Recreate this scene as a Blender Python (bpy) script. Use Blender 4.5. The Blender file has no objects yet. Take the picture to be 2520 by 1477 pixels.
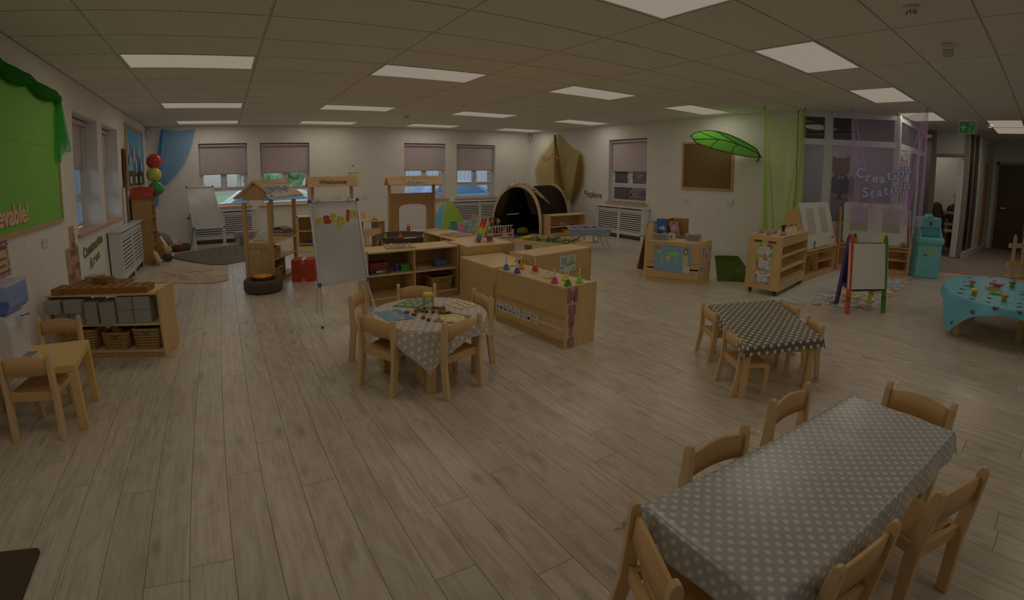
import bpy, math, random
from mathutils import Vector, Matrix, Euler
random.seed(7)
PI = math.pi
S = bpy.context.scene
COL = S.collection
rad = math.radians

# ------------------------------------------------------------------ camera
CH = 1.4487            # eye height
CEIL = 2.5807
cd = bpy.data.cameras.new('camera'); cam = bpy.data.objects.new('camera', cd); COL.objects.link(cam)
cam.location = (0, 0, CH)
yaw, pitch, roll = 0.466945, 0.1390875, 0.0051636
cam.matrix_world = Matrix.Translation((0, 0, CH)) @ Matrix.Rotation(-yaw, 4, 'Z') @ Matrix.Rotation(-pitch, 4, 'X') @ Matrix.Rotation(roll, 4, 'Y') @ Matrix.Rotation(PI / 2, 4, 'X')
cd.type = 'PANO'
cc = cd.cycles if hasattr(cd, 'cycles') and hasattr(cd.cycles, 'panorama_type') else cd
cc.panorama_type = 'FISHEYE_LENS_POLYNOMIAL'
k = [0.06118696368870976, -1.5423136515879853e-05, -2.8397788794764372e-05, 4.7042563398691525e-07]
cc.fisheye_polynomial_k0 = 0
cc.fisheye_polynomial_k1 = -k[0]; cc.fisheye_polynomial_k2 = -k[1]
cc.fisheye_polynomial_k3 = -k[2]; cc.fisheye_polynomial_k4 = -k[3]
cc.fisheye_fov = PI
cd.sensor_width = 36; cd.sensor_fit = 'HORIZONTAL'
cd.shift_x = 0.0608447; cd.shift_y = -0.1043486
cd.clip_start = 0.02; cd.clip_end = 300
S.camera = cam
# ------------------------------------------------------------------ world, exposure
w = bpy.data.worlds.new('sky'); S.world = w; w.use_nodes = True
wn = w.node_tree; wn.nodes.clear()
sky = wn.nodes.new('ShaderNodeTexSky'); sky.sky_type = 'NISHITA'; sky.sun_disc = False
sky.sun_elevation = rad(38); sky.sun_rotation = rad(200); sky.air_density = 1.0; sky.dust_density = 2.0
bg = wn.nodes.new('ShaderNodeBackground'); bg.inputs[1].default_value = 0.22
wo = wn.nodes.new('ShaderNodeOutputWorld')
hz = wn.nodes.new('ShaderNodeHueSaturation'); hz.inputs['Saturation'].default_value = .45; wn.links.new(sky.outputs[0], hz.inputs['Color']); wn.links.new(hz.outputs[0], bg.inputs[0]); wn.links.new(bg.outputs[0], wo.inputs[0])
S.view_settings.view_transform = 'Standard'; S.view_settings.look = 'None'
S.view_settings.exposure = 0.0; S.view_settings.gamma = 1.0; S.view_settings.use_curve_mapping = False
S.cycles.max_bounces = 7; S.cycles.diffuse_bounces = 4; S.cycles.glossy_bounces = 3
S.cycles.transparent_max_bounces = 10; S.cycles.transmission_bounces = 4
S.cycles.caustics_reflective = False; S.cycles.caustics_refractive = False
S.cycles.sample_clamp_indirect = 3.0
LAMP_TINT = (1.0, 0.80, 0.63)
LAMP_W = 3.35            # watts of each ceiling panel
PANEL_LOOK = 1.0

# ------------------------------------------------------------------ colour: value read off the photograph -> surface albedo
def s2l(c): c /= 255.0; return c / 12.92 if c <= 0.04045 else ((c + 0.055) / 1.055) ** 2.4
K = (0.226, 0.176, 0.140)
def D(r, g, b, m=1.0):
    c = [max(0.004, s2l(v) / q * m) for v, q in zip((r, g, b), K)]; t_ = max(c)
    return tuple(v * .88 / t_ for v in c) if t_ > .88 else tuple(c)
MATS = {}
def new_mat(name):
    m = bpy.data.materials.new(name); m.use_nodes = True; nt = m.node_tree
    return m, nt, nt.nodes['Principled BSDF']
def mat(name, rgb, rough=0.6, metal=0.0, spec=0.3, emit=0, alpha=1.0, bump=0, bscale=60):
    if name in MATS: return MATS[name]
    m, nt, b = new_mat(name)
    c = D(*rgb)
    b.inputs['Base Color'].default_value = (*c, 1); b.inputs['Roughness'].default_value = rough
    b.inputs['Metallic'].default_value = metal; b.inputs['Specular IOR Level'].default_value = spec
    b.inputs['Alpha'].default_value = alpha
    tc = nt.nodes.new('ShaderNodeTexCoord')
    n = nt.nodes.new('ShaderNodeTexNoise'); n.inputs['Scale'].default_value = 9; n.inputs['Detail'].default_value = 2
    nt.links.new(tc.outputs['Object'], n.inputs['Vector'])
    mx = nt.nodes.new('ShaderNodeMix'); mx.data_type = 'RGBA'
    mx.inputs[6].default_value = (*[v * .93 for v in c], 1); mx.inputs[7].default_value = (*[min(.95, v * 1.06) for v in c], 1)
    nt.links.new(n.outputs['Fac'], mx.inputs[0]); nt.links.new(mx.outputs[2], b.inputs['Base Color'])
    if bump:
        n2 = nt.nodes.new('ShaderNodeTexNoise'); n2.inputs['Scale'].default_value = bscale; n2.inputs['Detail'].default_value = 3
        nt.links.new(tc.outputs['Object'], n2.inputs['Vector'])
        bp = nt.nodes.new('ShaderNodeBump'); bp.inputs['Strength'].default_value = bump; bp.inputs['Distance'].default_value = .004
        nt.links.new(n2.outputs['Fac'], bp.inputs['Height']); nt.links.new(bp.outputs['Normal'], b.inputs['Normal'])
    MATS[name] = m; return m
def wood(name, c1, c2, axis=0, rough=0.45, grain=26, along=1.6, spec=0.3):
    if name in MATS: return MATS[name]
    m, nt, b = new_mat(name)
    tc = nt.nodes.new('ShaderNodeTexCoord'); mp = nt.nodes.new('ShaderNodeMapping')
    sc = [grain] * 3; sc[axis] = along; mp.inputs['Scale'].default_value = sc
    oi = nt.nodes.new('ShaderNodeObjectInfo')
    ad = nt.nodes.new('ShaderNodeVectorMath'); ad.operation = 'ADD'
    nt.links.new(tc.outputs['Object'], ad.inputs[0]); nt.links.new(oi.outputs['Random'], ad.inputs[1])
    nt.links.new(ad.outputs[0], mp.inputs[0])
    n = nt.nodes.new('ShaderNodeTexNoise'); n.inputs['Scale'].default_value = 1; n.inputs['Detail'].default_value = 4; n.inputs['Distortion'].default_value = .6
    nt.links.new(mp.outputs[0], n.inputs['Vector'])
    n2 = nt.nodes.new('ShaderNodeTexNoise'); n2.inputs['Scale'].default_value = 2.2; nt.links.new(ad.outputs[0], n2.inputs['Vector'])
    a = nt.nodes.new('ShaderNodeMath'); a.operation = 'ADD'; nt.links.new(n.outputs['Fac'], a.inputs[0]); nt.links.new(n2.outputs['Fac'], a.inputs[1])
    mr = nt.nodes.new('ShaderNodeMapRange'); mr.inputs[1].default_value = .5; mr.inputs[2].default_value = 1.55
    nt.links.new(a.outputs[0], mr.inputs[0])
    mx = nt.nodes.new('ShaderNodeMix'); mx.data_type = 'RGBA'
    mx.inputs[6].default_value = (*D(*c1), 1); mx.inputs[7].default_value = (*D(*c2), 1)
    nt.links.new(mr.outputs[0], mx.inputs[0]); nt.links.new(mx.outputs[2], b.inputs['Base Color'])
    b.inputs['Roughness'].default_value = rough; b.inputs['Specular IOR Level'].default_value = spec
    MATS[name] = m; return m
def ramp_mat(name, kind, scale, stops, rough=.6, coord='Object', detail=3, bump=0, stretch=(1, 1, 1), spec=.2):
    if name in MATS: return MATS[name]
    m, nt, b = new_mat(name)
    tc = nt.nodes.new('ShaderNodeTexCoord'); mp = nt.nodes.new('ShaderNodeMapping'); mp.inputs['Scale'].default_value = stretch
    nt.links.new(tc.outputs[coord], mp.inputs[0])
    if kind == 'noise':
        n = nt.nodes.new('ShaderNodeTexNoise'); n.inputs['Detail'].default_value = detail
    else:
        n = nt.nodes.new('ShaderNodeTexVoronoi')
    n.inputs['Scale'].default_value = scale; nt.links.new(mp.outputs[0], n.inputs['Vector'])
    r = nt.nodes.new('ShaderNodeValToRGB')
    el = r.color_ramp.elements
    while len(el) < len(stops): el.new(.5)
    for e, (p, c) in zip(el, stops): e.position = p; e.color = (*D(*c), 1)
    if kind == 'noise': nt.links.new(n.outputs['Fac'], r.inputs[0])
    elif kind == 'cells':
        sp = nt.nodes.new('ShaderNodeSeparateColor'); nt.links.new(n.outputs['Color'], sp.inputs[0]); nt.links.new(sp.outputs[0], r.inputs[0]); r.color_ramp.interpolation = 'CONSTANT'
    else: nt.links.new(n.outputs['Distance'], r.inputs[0])
    nt.links.new(r.outputs[0], b.inputs['Base Color'])
    b.inputs['Roughness'].default_value = rough; b.inputs['Specular IOR Level'].default_value = spec
    if bump:
        bp = nt.nodes.new('ShaderNodeBump'); bp.inputs['Strength'].default_value = bump; bp.inputs['Distance'].default_value = .01
        nt.links.new(n.outputs['Fac' if kind == 'noise' else 'Distance'], bp.inputs['Height']); nt.links.new(bp.outputs[0], b.inputs['Normal'])
    MATS[name] = m; return m
def sheer(name, rgb, opac, rough=.7, trans=.5):
    if name in MATS: return MATS[name]
    m = bpy.data.materials.new(name); m.use_nodes = True; nt = m.node_tree; nt.nodes.clear()
    o = nt.nodes.new('ShaderNodeOutputMaterial'); c = (*D(*rgb), 1)
    d = nt.nodes.new('ShaderNodeBsdfDiffuse'); d.inputs[0].default_value = c
    t = nt.nodes.new('ShaderNodeBsdfTranslucent'); t.inputs[0].default_value = c
    mx = nt.nodes.new('ShaderNodeMixShader'); mx.inputs[0].default_value = trans; nt.links.new(d.outputs[0], mx.inputs[1]); nt.links.new(t.outputs[0], mx.inputs[2])
    tr = nt.nodes.new('ShaderNodeBsdfTransparent'); tr.inputs[0].default_value = (1, 1, 1, 1)
    m2 = nt.nodes.new('ShaderNodeMixShader')
    geo = nt.nodes.new('ShaderNodeLayerWeight'); geo.inputs[0].default_value = .25
    mr = nt.nodes.new('ShaderNodeMapRange'); mr.inputs[3].default_value = opac; mr.inputs[4].default_value = min(1, opac + .35)
    nt.links.new(geo.outputs['Facing'], mr.inputs[0]); nt.links.new(mr.outputs[0], m2.inputs[0])
    nt.links.new(tr.outputs[0], m2.inputs[1]); nt.links.new(mx.outputs[0], m2.inputs[2]); nt.links.new(m2.outputs[0], o.inputs[0])
    MATS[name] = m; return m
def glass(name, tint=(1, 1, 1), opac=.1, rgb=(150, 150, 150), rough=.03):
    if name in MATS: return MATS[name]
    m = bpy.data.materials.new(name); m.use_nodes = True; nt = m.node_tree; nt.nodes.clear()
    o = nt.nodes.new('ShaderNodeOutputMaterial')
    tr = nt.nodes.new('ShaderNodeBsdfTransparent'); tr.inputs[0].default_value = (*tint, 1)
    p = nt.nodes.new('ShaderNodeBsdfPrincipled'); p.inputs['Base Color'].default_value = (*D(*rgb), 1); p.inputs['Roughness'].default_value = rough
    fr = nt.nodes.new('ShaderNodeFresnel'); fr.inputs[0].default_value = 1.45
    mr = nt.nodes.new('ShaderNodeMath'); mr.operation = 'MAXIMUM'; mr.inputs[1].default_value = opac; nt.links.new(fr.outputs[0], mr.inputs[0])
    m2 = nt.nodes.new('ShaderNodeMixShader'); nt.links.new(mr.outputs[0], m2.inputs[0])
    nt.links.new(tr.outputs[0], m2.inputs[1]); nt.links.new(p.outputs[0], m2.inputs[2]); nt.links.new(m2.outputs[0], o.inputs[0])
    MATS[name] = m; return m
def emitter(name, rgb, st=1.0):
    if name in MATS: return MATS[name]
    m = bpy.data.materials.new(name); m.use_nodes = True; nt = m.node_tree; nt.nodes.clear()
    o = nt.nodes.new('ShaderNodeOutputMaterial'); e = nt.nodes.new('ShaderNodeEmission')
    e.inputs[0].default_value = (*[s2l(v) for v in rgb], 1); e.inputs[1].default_value = st
    nt.links.new(e.outputs[0], o.inputs[0]); MATS[name] = m; return m
def polka(name, base, dot, pitch, r, rough=.3):
    if name in MATS: return MATS[name]
    m, nt, b = new_mat(name)
    uv = nt.nodes.new('ShaderNodeTexCoord')
    outs = []
    for off in ((0, 0, 0), (.5, .5, 0)):
        mp = nt.nodes.new('ShaderNodeMapping'); mp.inputs['Scale'].default_value = (1 / pitch[0], 1 / pitch[1], 0); mp.inputs['Location'].default_value = off
        nt.links.new(uv.outputs['UV'], mp.inputs[0])
        f = nt.nodes.new('ShaderNodeVectorMath'); f.operation = 'FRACTION'; nt.links.new(mp.outputs[0], f.inputs[0])
        s = nt.nodes.new('ShaderNodeVectorMath'); s.operation = 'SUBTRACT'; s.inputs[1].default_value = (.5, .5, 0); nt.links.new(f.outputs[0], s.inputs[0])
        q = nt.nodes.new('ShaderNodeVectorMath'); q.operation = 'MULTIPLY'; q.inputs[1].default_value = (pitch[0], pitch[1], 0); nt.links.new(s.outputs[0], q.inputs[0])
        l = nt.nodes.new('ShaderNodeVectorMath'); l.operation = 'LENGTH'; nt.links.new(q.outputs[0], l.inputs[0])
        c = nt.nodes.new('ShaderNodeMath'); c.operation = 'LESS_THAN'; c.inputs[1].default_value = r; nt.links.new(l.outputs['Value'], c.inputs[0])
        outs.append(c)
    a = nt.nodes.new('ShaderNodeMath'); a.operation = 'MAXIMUM'; nt.links.new(outs[0].outputs[0], a.inputs[0]); nt.links.new(outs[1].outputs[0], a.inputs[1])
    mx = nt.nodes.new('ShaderNodeMix'); mx.data_type = 'RGBA'; mx.inputs[6].default_value = (*D(*base), 1); mx.inputs[7].default_value = (*D(*dot), 1)
    nt.links.new(a.outputs[0], mx.inputs[0]); nt.links.new(mx.outputs[2], b.inputs['Base Color'])
    n = nt.nodes.new('ShaderNodeTexNoise'); n.inputs['Scale'].default_value = 5; n.inputs['Detail'].default_value = 3
    nt.links.new(uv.outputs['Object'], n.inputs['Vector'])
    bp = nt.nodes.new('ShaderNodeBump'); bp.inputs['Strength'].default_value = .25; bp.inputs['Distance'].default_value = .02
    nt.links.new(n.outputs['Fac'], bp.inputs['Height']); nt.links.new(bp.outputs[0], b.inputs['Normal'])
    b.inputs['Roughness'].default_value = rough; b.inputs['Specular IOR Level'].default_value = .5
    MATS[name] = m; return m

# ------------------------------------------------------------------ mesh helpers
class MB:
    def __init__(s): s.v = []; s.f = []; s.uv = None; s.sm = []
    def add(s, vs, fs, smooth=False):
        o = len(s.v); s.v += [tuple(v) for v in vs]
        for f in fs: s.f.append([i + o for i in f]); s.sm.append(smooth)
        return s
    def box(s, x0, x1, y0, y1, z0, z1):
        return s.add([(x0, y0, z0), (x1, y0, z0), (x1, y1, z0), (x0, y1, z0), (x0, y0, z1), (x1, y0, z1), (x1, y1, z1), (x0, y1, z1)],
                     [(0, 3, 2, 1), (4, 5, 6, 7), (0, 1, 5, 4), (1, 2, 6, 5), (2, 3, 7, 6), (3, 0, 4, 7)])
    def hexa(s, a, b):     # two quads (bottom loop, top loop)
        return s.add(list(a) + list(b), [(3, 2, 1, 0), (4, 5, 6, 7), (0, 1, 5, 4), (1, 2, 6, 5), (2, 3, 7, 6), (3, 0, 4, 7)])
    def bar(s, p, q, w, t, up=(0, 0, 1)):
        p, q = Vector(p), Vector(q); d = (q - p).normalized(); u = Vector(up)
        if abs(d.dot(u)) > .98: u = Vector((0, 1, 0))
        a = d.cross(u).normalized() * w / 2; b = a.cross(d).normalized() * t / 2
        return s.hexa([p - a - b, p + a - b, p + a + b, p - a + b], [q - a - b, q + a - b, q + a + b, q - a + b])
    def prism(s, poly, axis, a, b):     # poly 2D in the two other axes, extruded along axis from a to b
        n = len(poly)
        def mk(p, t): return (t, p[0], p[1]) if axis == 0 else ((p[0], t, p[1]) if axis == 1 else (p[0], p[1], t))
        vs = [mk(p, a) for p in poly] + [mk(p, b) for p in poly]
        return s.add(vs, [tuple(range(n))[::-1], tuple(range(n, 2 * n))] + [(i, (i + 1) % n, n + (i + 1) % n, n + i) for i in range(n)])
    def lathe(s, prof, c=(0, 0, 0), n=16, sx=1, sy=1, cap=True, smooth=True):
        vs = []; m = len(prof)
        for i in range(n):
            a = 2 * PI * i / n
            for r, z in prof: vs.append((c[0] + r * math.cos(a) * sx, c[1] + r * math.sin(a) * sy, c[2] + z))
        fs = [(i * m + j, ((i + 1) % n) * m + j, ((i + 1) % n) * m + j + 1, i * m + j + 1) for i in range(n) for j in range(m - 1)]
        s.add(vs, fs, smooth); o = len(s.v) - len(vs)
        if cap:
            if prof[0][0] > 1e-6: s.f.append([o + i * m for i in range(n)][::-1]); s.sm.append(False)
            if prof[-1][0] > 1e-6: s.f.append([o + i * m + m - 1 for i in range(n)]); s.sm.append(False)
        return s
    def ball(s, c, r, n=12, m=8):
        if not hasattr(r, '__len__'): r = (r, r, r)
        prof = [(math.sin(PI * j / m), -math.cos(PI * j / m)) for j in range(m + 1)]
        vs = []; k = len(prof)
        for i in range(n):
            a = 2 * PI * i / n
            for q, z in prof: vs.append((c[0] + q * math.cos(a) * r[0], c[1] + q * math.sin(a) * r[1], c[2] + z * r[2]))
        return s.add(vs, [(i * k + j, ((i + 1) % n) * k + j, ((i + 1) % n) * k + j + 1, i * k + j + 1) for i in range(n) for j in range(m)], True)
    def tube(s, pts, r, n=8, closed=False):
        pts = [Vector(p) for p in pts]; m = len(pts); rr = r if hasattr(r, '__len__') else [r] * m
        vs = []; ref = Vector((0, 0, 1))
        for i, p in enumerate(pts):
            if closed: d = pts[(i + 1) % m] - pts[i - 1]
            else: d = pts[min(i + 1, m - 1)] - pts[max(i - 1, 0)]
            d.normalize(); u = ref if abs(d.dot(ref)) < .95 else Vector((1, 0, 0))
            a = d.cross(u).normalized(); b = a.cross(d)
            for j in range(n):
                t = 2 * PI * j / n; vs.append(p + (a * math.cos(t) + b * math.sin(t)) * rr[i])
        fs = [(i * n + j, i * n + (j + 1) % n, ((i + 1) % m) * n + (j + 1) % n, ((i + 1) % m) * n + j) for i in range(m if closed else m - 1) for j in range(n)]
        s.add(vs, fs, True); o = len(s.v) - len(vs)
        if not closed:
            s.f.append([o + j for j in range(n)]); s.sm.append(False); s.f.append([o + (m - 1) * n + j for j in range(n)][::-1]); s.sm.append(False)
        return s
    def sheet(s, fn, nu, nv, uvf=None, smooth=True):
        vs = [fn(i / nu, j / nv) for i in range(nu + 1) for j in range(nv + 1)]
        if uvf: s.uv = [uvf(i / nu, j / nv) for i in range(nu + 1) for j in range(nv + 1)]
        return s.add(vs, [(i * (nv + 1) + j, (i + 1) * (nv + 1) + j, (i + 1) * (nv + 1) + j + 1, i * (nv + 1) + j + 1) for i in range(nu) for j in range(nv)], smooth)
    def xf(s, M):
        s.v = [tuple(M @ Vector(v)) for v in s.v]; return s
    def mesh(s, name, m):
        me = bpy.data.meshes.new(name); me.from_pydata(s.v, [], s.f); me.validate()
        if len(me.polygons) == len(s.sm): me.polygons.foreach_set('use_smooth', s.sm)
        if s.uv:
            l = me.uv_layers.new(name='UVMap')
            for lp in me.loops: l.data[lp.index].uv = s.uv[lp.vertex_index]
        for q in (m if isinstance(m, (list, tuple)) else [m]): me.materials.append(q)
        return me
def link(name, me, parent=None, loc=(0, 0, 0), rot=(0, 0, 0), label=None):
    o = bpy.data.objects.new(name, me); COL.objects.link(o); o.location = loc; o.rotation_euler = rot
    if parent: o.parent = parent
    if label: o['label'] = label
    return o
def obj(name, mb, m, parent=None, loc=(0, 0, 0), rot=(0, 0, 0), label=None, bev=0, solid=0, sub=0):
    o = link(name, mb.mesh(name, m), parent, loc, rot, label)
    if solid:
        md = o.modifiers.new('solid', 'SOLIDIFY'); md.thickness = solid; md.offset = 0
    if sub:
        md = o.modifiers.new('sub', 'SUBSURF'); md.levels = sub; md.render_levels = sub
    if bev:
        md = o.modifiers.new('bevel', 'BEVEL'); md.width = bev; md.segments = 2; md.limit_method = 'ANGLE'
    return o
def tag(o, label, cat, group=None, kind=None):
    if label: o['label'] = label
    if cat: o['category'] = cat
    if group: o['group'] = group
    if kind: o['kind'] = kind
    return o
def struct(o): o['kind'] = 'structure'; return o
def thing(name, label, cat, loc=(0, 0, 0), rz=0, group=None):
    o = bpy.data.objects.new(name, None); COL.objects.link(o); o.empty_display_size = .05
    o.location = loc; o.rotation_euler = rz if hasattr(rz, '__len__') else (0, 0, rz)
    return tag(o, label, cat, group)
def kids(o): return [c for c in bpy.data.objects if c.parent == o]
KC = {}
def dup(root, loc, rz, label, group=None):
    if root.name not in KC: KC[root.name] = [(c, kids(c)) for c in kids(root)]
    r = root.copy(); COL.objects.link(r); r.location = loc; r.rotation_euler = rz if hasattr(rz, '__len__') else (0, 0, rz)
    r['label'] = label
    if group: r['group'] = group
    for c, gs in KC[root.name]:
        d = c.copy(); COL.objects.link(d); d.parent = r
        for g in gs:
            e = g.copy(); COL.objects.link(e); e.parent = d
    return r
def text_mesh(s, size, ext, m, align='CENTER', bold=0.0, sp=1.0, shear=0):
    cu = bpy.data.curves.new('t', 'FONT'); cu.body = s; cu.size = size; cu.extrude = ext; cu.align_x = align; cu.align_y = 'CENTER'
    cu.offset = bold; cu.space_character = sp; cu.resolution_u = 3; cu.shear = shear
    o = bpy.data.objects.new('t', cu); COL.objects.link(o)
    dg = bpy.context.evaluated_depsgraph_get(); me = bpy.data.meshes.new_from_object(o.evaluated_get(dg))
    bpy.data.objects.remove(o); bpy.data.curves.remove(cu)
    me.materials.clear(); me.materials.append(m); return me
def letter(name, s, size, ext, m, parent, loc, rot, label=None, bold=0.0):
    return link(name, text_mesh(s, size, ext, m, bold=bold), parent, loc, rot, label)
def letters(word, size, m, parent, p0, p1, rot, ext=.003, bold=.004):
    me = [text_mesh(ch, size, ext, m, bold=bold) for ch in word]; ws = [max(v.co.x for v in q.vertices) - min(v.co.x for v in q.vertices) for q in me]
    p0, p1 = Vector(p0), Vector(p1); L = (p1 - p0).length; gap = (L - sum(ws)) / max(1, len(word) - 1); x = 0; out = []
    for q, w_ in zip(me, ws): out.append(link('letter', q, parent, p0.lerp(p1, (x + w_ / 2) / L), rot)); x += w_ + gap
    return out
BACK = (PI / 2, 0, 0); LEFT = (PI / 2, 0, PI / 2); RIGHT = (PI / 2, 0, -PI / 2)
def rr(w, h, r, n=4):     # rounded rectangle polygon centred
    p = []
    for cx, cy, a0 in ((w / 2 - r, h / 2 - r, 0), (-w / 2 + r, h / 2 - r, 90), (-w / 2 + r, -h / 2 + r, 180), (w / 2 - r, -h / 2 + r, 270)):
        for i in range(n + 1): a = rad(a0 + 90 * i / n); p.append((cx + r * math.cos(a), cy + r * math.sin(a)))
    return p

# ------------------------------------------------------------------ common materials
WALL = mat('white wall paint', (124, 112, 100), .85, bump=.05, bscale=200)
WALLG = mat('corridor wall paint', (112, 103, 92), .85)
TRIM = mat('white gloss trim', (126, 115, 104), .4)
UPVC = mat('white plastic frame', (128, 119, 110), .3)
TILE = ramp_mat('mineral fibre ceiling tile', 'noise', 45, [(.3, (116, 102, 86)), (.5, (130, 115, 99)), (.72, (134, 119, 103))], rough=.95, detail=4, bump=.08)
TBAR = mat('ceiling grid bar', (112, 97, 82), .6)
DARKGAP = mat('ceiling gap shadow', (52, 40, 28), .9)  # dark slab colour stands for the shadow line beside the grid bars
BIRCH = wood('birch plywood', (131, 106, 74), (119, 93, 61), 0, .42, grain=14)
BIRCHV = wood('birch plywood upright', (121, 94, 61), (108, 82, 49), 2, .42, grain=9, along=2.2)
EDGE = wood('plywood edge', (110, 84, 54), (92, 68, 40), 0, .5)
INNER = wood('plywood inner', (116, 90, 56), (100, 76, 45), 0, .5)
BEECH = wood('beech chair wood', (134, 105, 72), (119, 92, 61), 2, .38)
BEECHX = wood('beech seat wood', (126, 94, 60), (110, 80, 49), 0, .38)
BEECHD = wood('brown beech', (120, 84, 54), (100, 68, 42), 2, .42)
PINE = wood('pine', (132, 106, 70), (114, 86, 54), 2, .5)
OAK = wood('oak sill', (116, 82, 56), (98, 66, 42), 0, .4)
BLACK = mat('black', (44, 33, 24), .6)
BLACKP = mat('black plastic', (46, 36, 28), .35)
WHITE = mat('white plastic', (128, 118, 108), .35)
GREYM = mat('grey metal', (110, 100, 92), .35, metal=.6)
CHROME = mat('chrome', (140, 130, 120), .15, metal=1)
RED = mat('red plastic', (108, 34, 20), .35); YEL = mat('yellow plastic', (138, 116, 34), .35)
BLUE = mat('blue plastic', (36, 48, 92), .35); GRN = mat('green plastic', (48, 84, 32), .35)
ORG = mat('orange plastic', (140, 80, 22), .35); LIME = mat('lime plastic', (84, 112, 34), .3)
PURP = mat('purple', (82, 46, 72), .5); PINK = mat('pink', (132, 78, 88), .5); LBLUE = mat('light blue', (62, 100, 120), .5)
PAPER = mat('white paper', (132, 122, 112), .7); CREAM = mat('cream paper', (126, 112, 88), .7)
INK = mat('black ink', (50, 40, 32), .7)

# ------------------------------------------------------------------ walls with openings
def holes_wall(mb, axis, v0, v1, a0, a1, z0, z1, holes):
    """box wall between planes v0,v1 of axis; openings given as (a,b,zlo,zhi)"""
    cuts = sorted({a0, a1, *[h[0] for h in holes], *[h[1] for h in holes]})
    for a, b in zip(cuts, cuts[1:]):
        col = [h for h in holes if h[0] <= a + 1e-6 and h[1] >= b - 1e-6]
        zs = [z0] + [t for h in sorted(col, key=lambda h: h[2]) for t in (h[2], h[3])] + [z1]
        for q in range(0, len(zs), 2):
            if zs[q + 1] - zs[q] > 1e-4:
                if axis == 1: mb.box(a, b, v0, v1, zs[q], zs[q + 1])
                else: mb.box(v0, v1, a, b, zs[q], zs[q + 1])
    return mb
XL, XR, YB, YF = -1.66, 8.2, 11.03, -3.6
HB = [(-.56, .50, .78, 2.19), (.79, 1.92, .76, 2.19), (4.29, 5.47, .75, 2.20), (5.78, 6.99, .75, 2.20)]
HL = [(5.72, 6.81, .88, 2.24), (7.07, 8.07, .88, 2.24)]
HR = [(6.78, 7.92, .78, 2.23)]
DEP = .30
struct(obj('wall_back', holes_wall(MB(), 1, YB, YB + DEP, XL - .3, XR + .3, 0, CEIL, HB), WALL))
struct(obj('wall_left', holes_wall(MB(), 0, XL - DEP, XL, YF, YB, 0, CEIL, HL), WALL))
struct(obj('wall_right', holes_wall(MB(), 0, XR, XR + DEP, 3.5, YB, 0, CEIL, HR), WALL))
struct(obj('wall_front', MB().box(XL - .3, 16, YF - .2, YF, 0, CEIL), WALLG))
# floor
WP, FX0, PLK = .1713, -.3182, 1.285
m, nt, b = new_mat('grey oak laminate plank'); MATS['plank'] = m
geo = nt.nodes.new('ShaderNodeNewGeometry'); at = nt.nodes.new('ShaderNodeAttribute'); at.attribute_name = 'seed'
sc10 = nt.nodes.new('ShaderNodeVectorMath'); sc10.operation = 'MULTIPLY'; sc10.inputs[1].default_value = (7, 31, 3); nt.links.new(at.outputs['Vector'], sc10.inputs[0])
ps = nt.nodes.new('ShaderNodeVectorMath'); ps.operation = 'ADD'; nt.links.new(geo.outputs['Position'], ps.inputs[0]); nt.links.new(sc10.outputs[0], ps.inputs[1])
mp = nt.nodes.new('ShaderNodeMapping'); mp.inputs['Scale'].default_value = (46, 1.8, 1); nt.links.new(ps.outputs[0], mp.inputs[0])
n1 = nt.nodes.new('ShaderNodeTexNoise'); n1.inputs['Scale'].default_value = 1; n1.inputs['Detail'].default_value = 5; n1.inputs['Distortion'].default_value = 1.2; nt.links.new(mp.outputs[0], n1.inputs['Vector'])
mp2 = nt.nodes.new('ShaderNodeMapping'); mp2.inputs['Scale'].default_value = (9, 2.6, 1); nt.links.new(ps.outputs[0], mp2.inputs[0])
n2 = nt.nodes.new('ShaderNodeTexNoise'); n2.inputs['Scale'].default_value = 1; n2.inputs['Detail'].default_value = 3; n2.inputs['Distortion'].default_value = 2.0; nt.links.new(mp2.outputs[0], n2.inputs['Vector'])
vo = nt.nodes.new('ShaderNodeTexVoronoi'); vo.inputs['Scale'].default_value = 1; vo.inputs['Randomness'].default_value = 1
mp3 = nt.nodes.new('ShaderNodeMapping'); mp3.inputs['Scale'].default_value = (6.2, 2.3, 1); nt.links.new(ps.outputs[0], mp3.inputs[0])
dst = nt.nodes.new('ShaderNodeMix'); dst.data_type = 'RGBA'; dst.blend_type = 'LINEAR_LIGHT'; dst.inputs[0].default_value = .08
nt.links.new(mp3.outputs[0], dst.inputs[6]); nt.links.new(n1.outputs['Color'], dst.inputs[7]); nt.links.new(dst.outputs[2], vo.inputs['Vector'])
kn = nt.nodes.new('ShaderNodeMapRange'); kn.inputs[1].default_value = .03; kn.inputs[2].default_value = .2; kn.inputs[3].default_value = 1; kn.inputs[4].default_value = 0; nt.links.new(vo.outputs['Distance'], kn.inputs[0])
ad = nt.nodes.new('ShaderNodeMath'); ad.operation = 'ADD'; nt.links.new(n1.outputs['Fac'], ad.inputs[0]); nt.links.new(n2.outputs['Fac'], ad.inputs[1])
r = nt.nodes.new('ShaderNodeValToRGB'); el = r.color_ramp.elements; el.new(.5)
for e, (p, c) in zip(el, [(.3, (98, 82, 66)), (.5, (113, 97, 80)), (.68, (121, 106, 90))]): e.position = p; e.color = (*D(*c, .92), 1)
hf_ = nt.nodes.new('ShaderNodeMath'); hf_.operation = 'MULTIPLY'; hf_.inputs[1].default_value = .5; nt.links.new(ad.outputs[0], hf_.inputs[0]); nt.links.new(hf_.outputs[0], r.inputs[0])
rg = nt.nodes.new('ShaderNodeMath'); rg.operation = 'MULTIPLY'; rg.inputs[1].default_value = 95; nt.links.new(vo.outputs['Distance'], rg.inputs[0])
rs_ = nt.nodes.new('ShaderNodeMath'); rs_.operation = 'SINE'; nt.links.new(rg.outputs[0], rs_.inputs[0])
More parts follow.
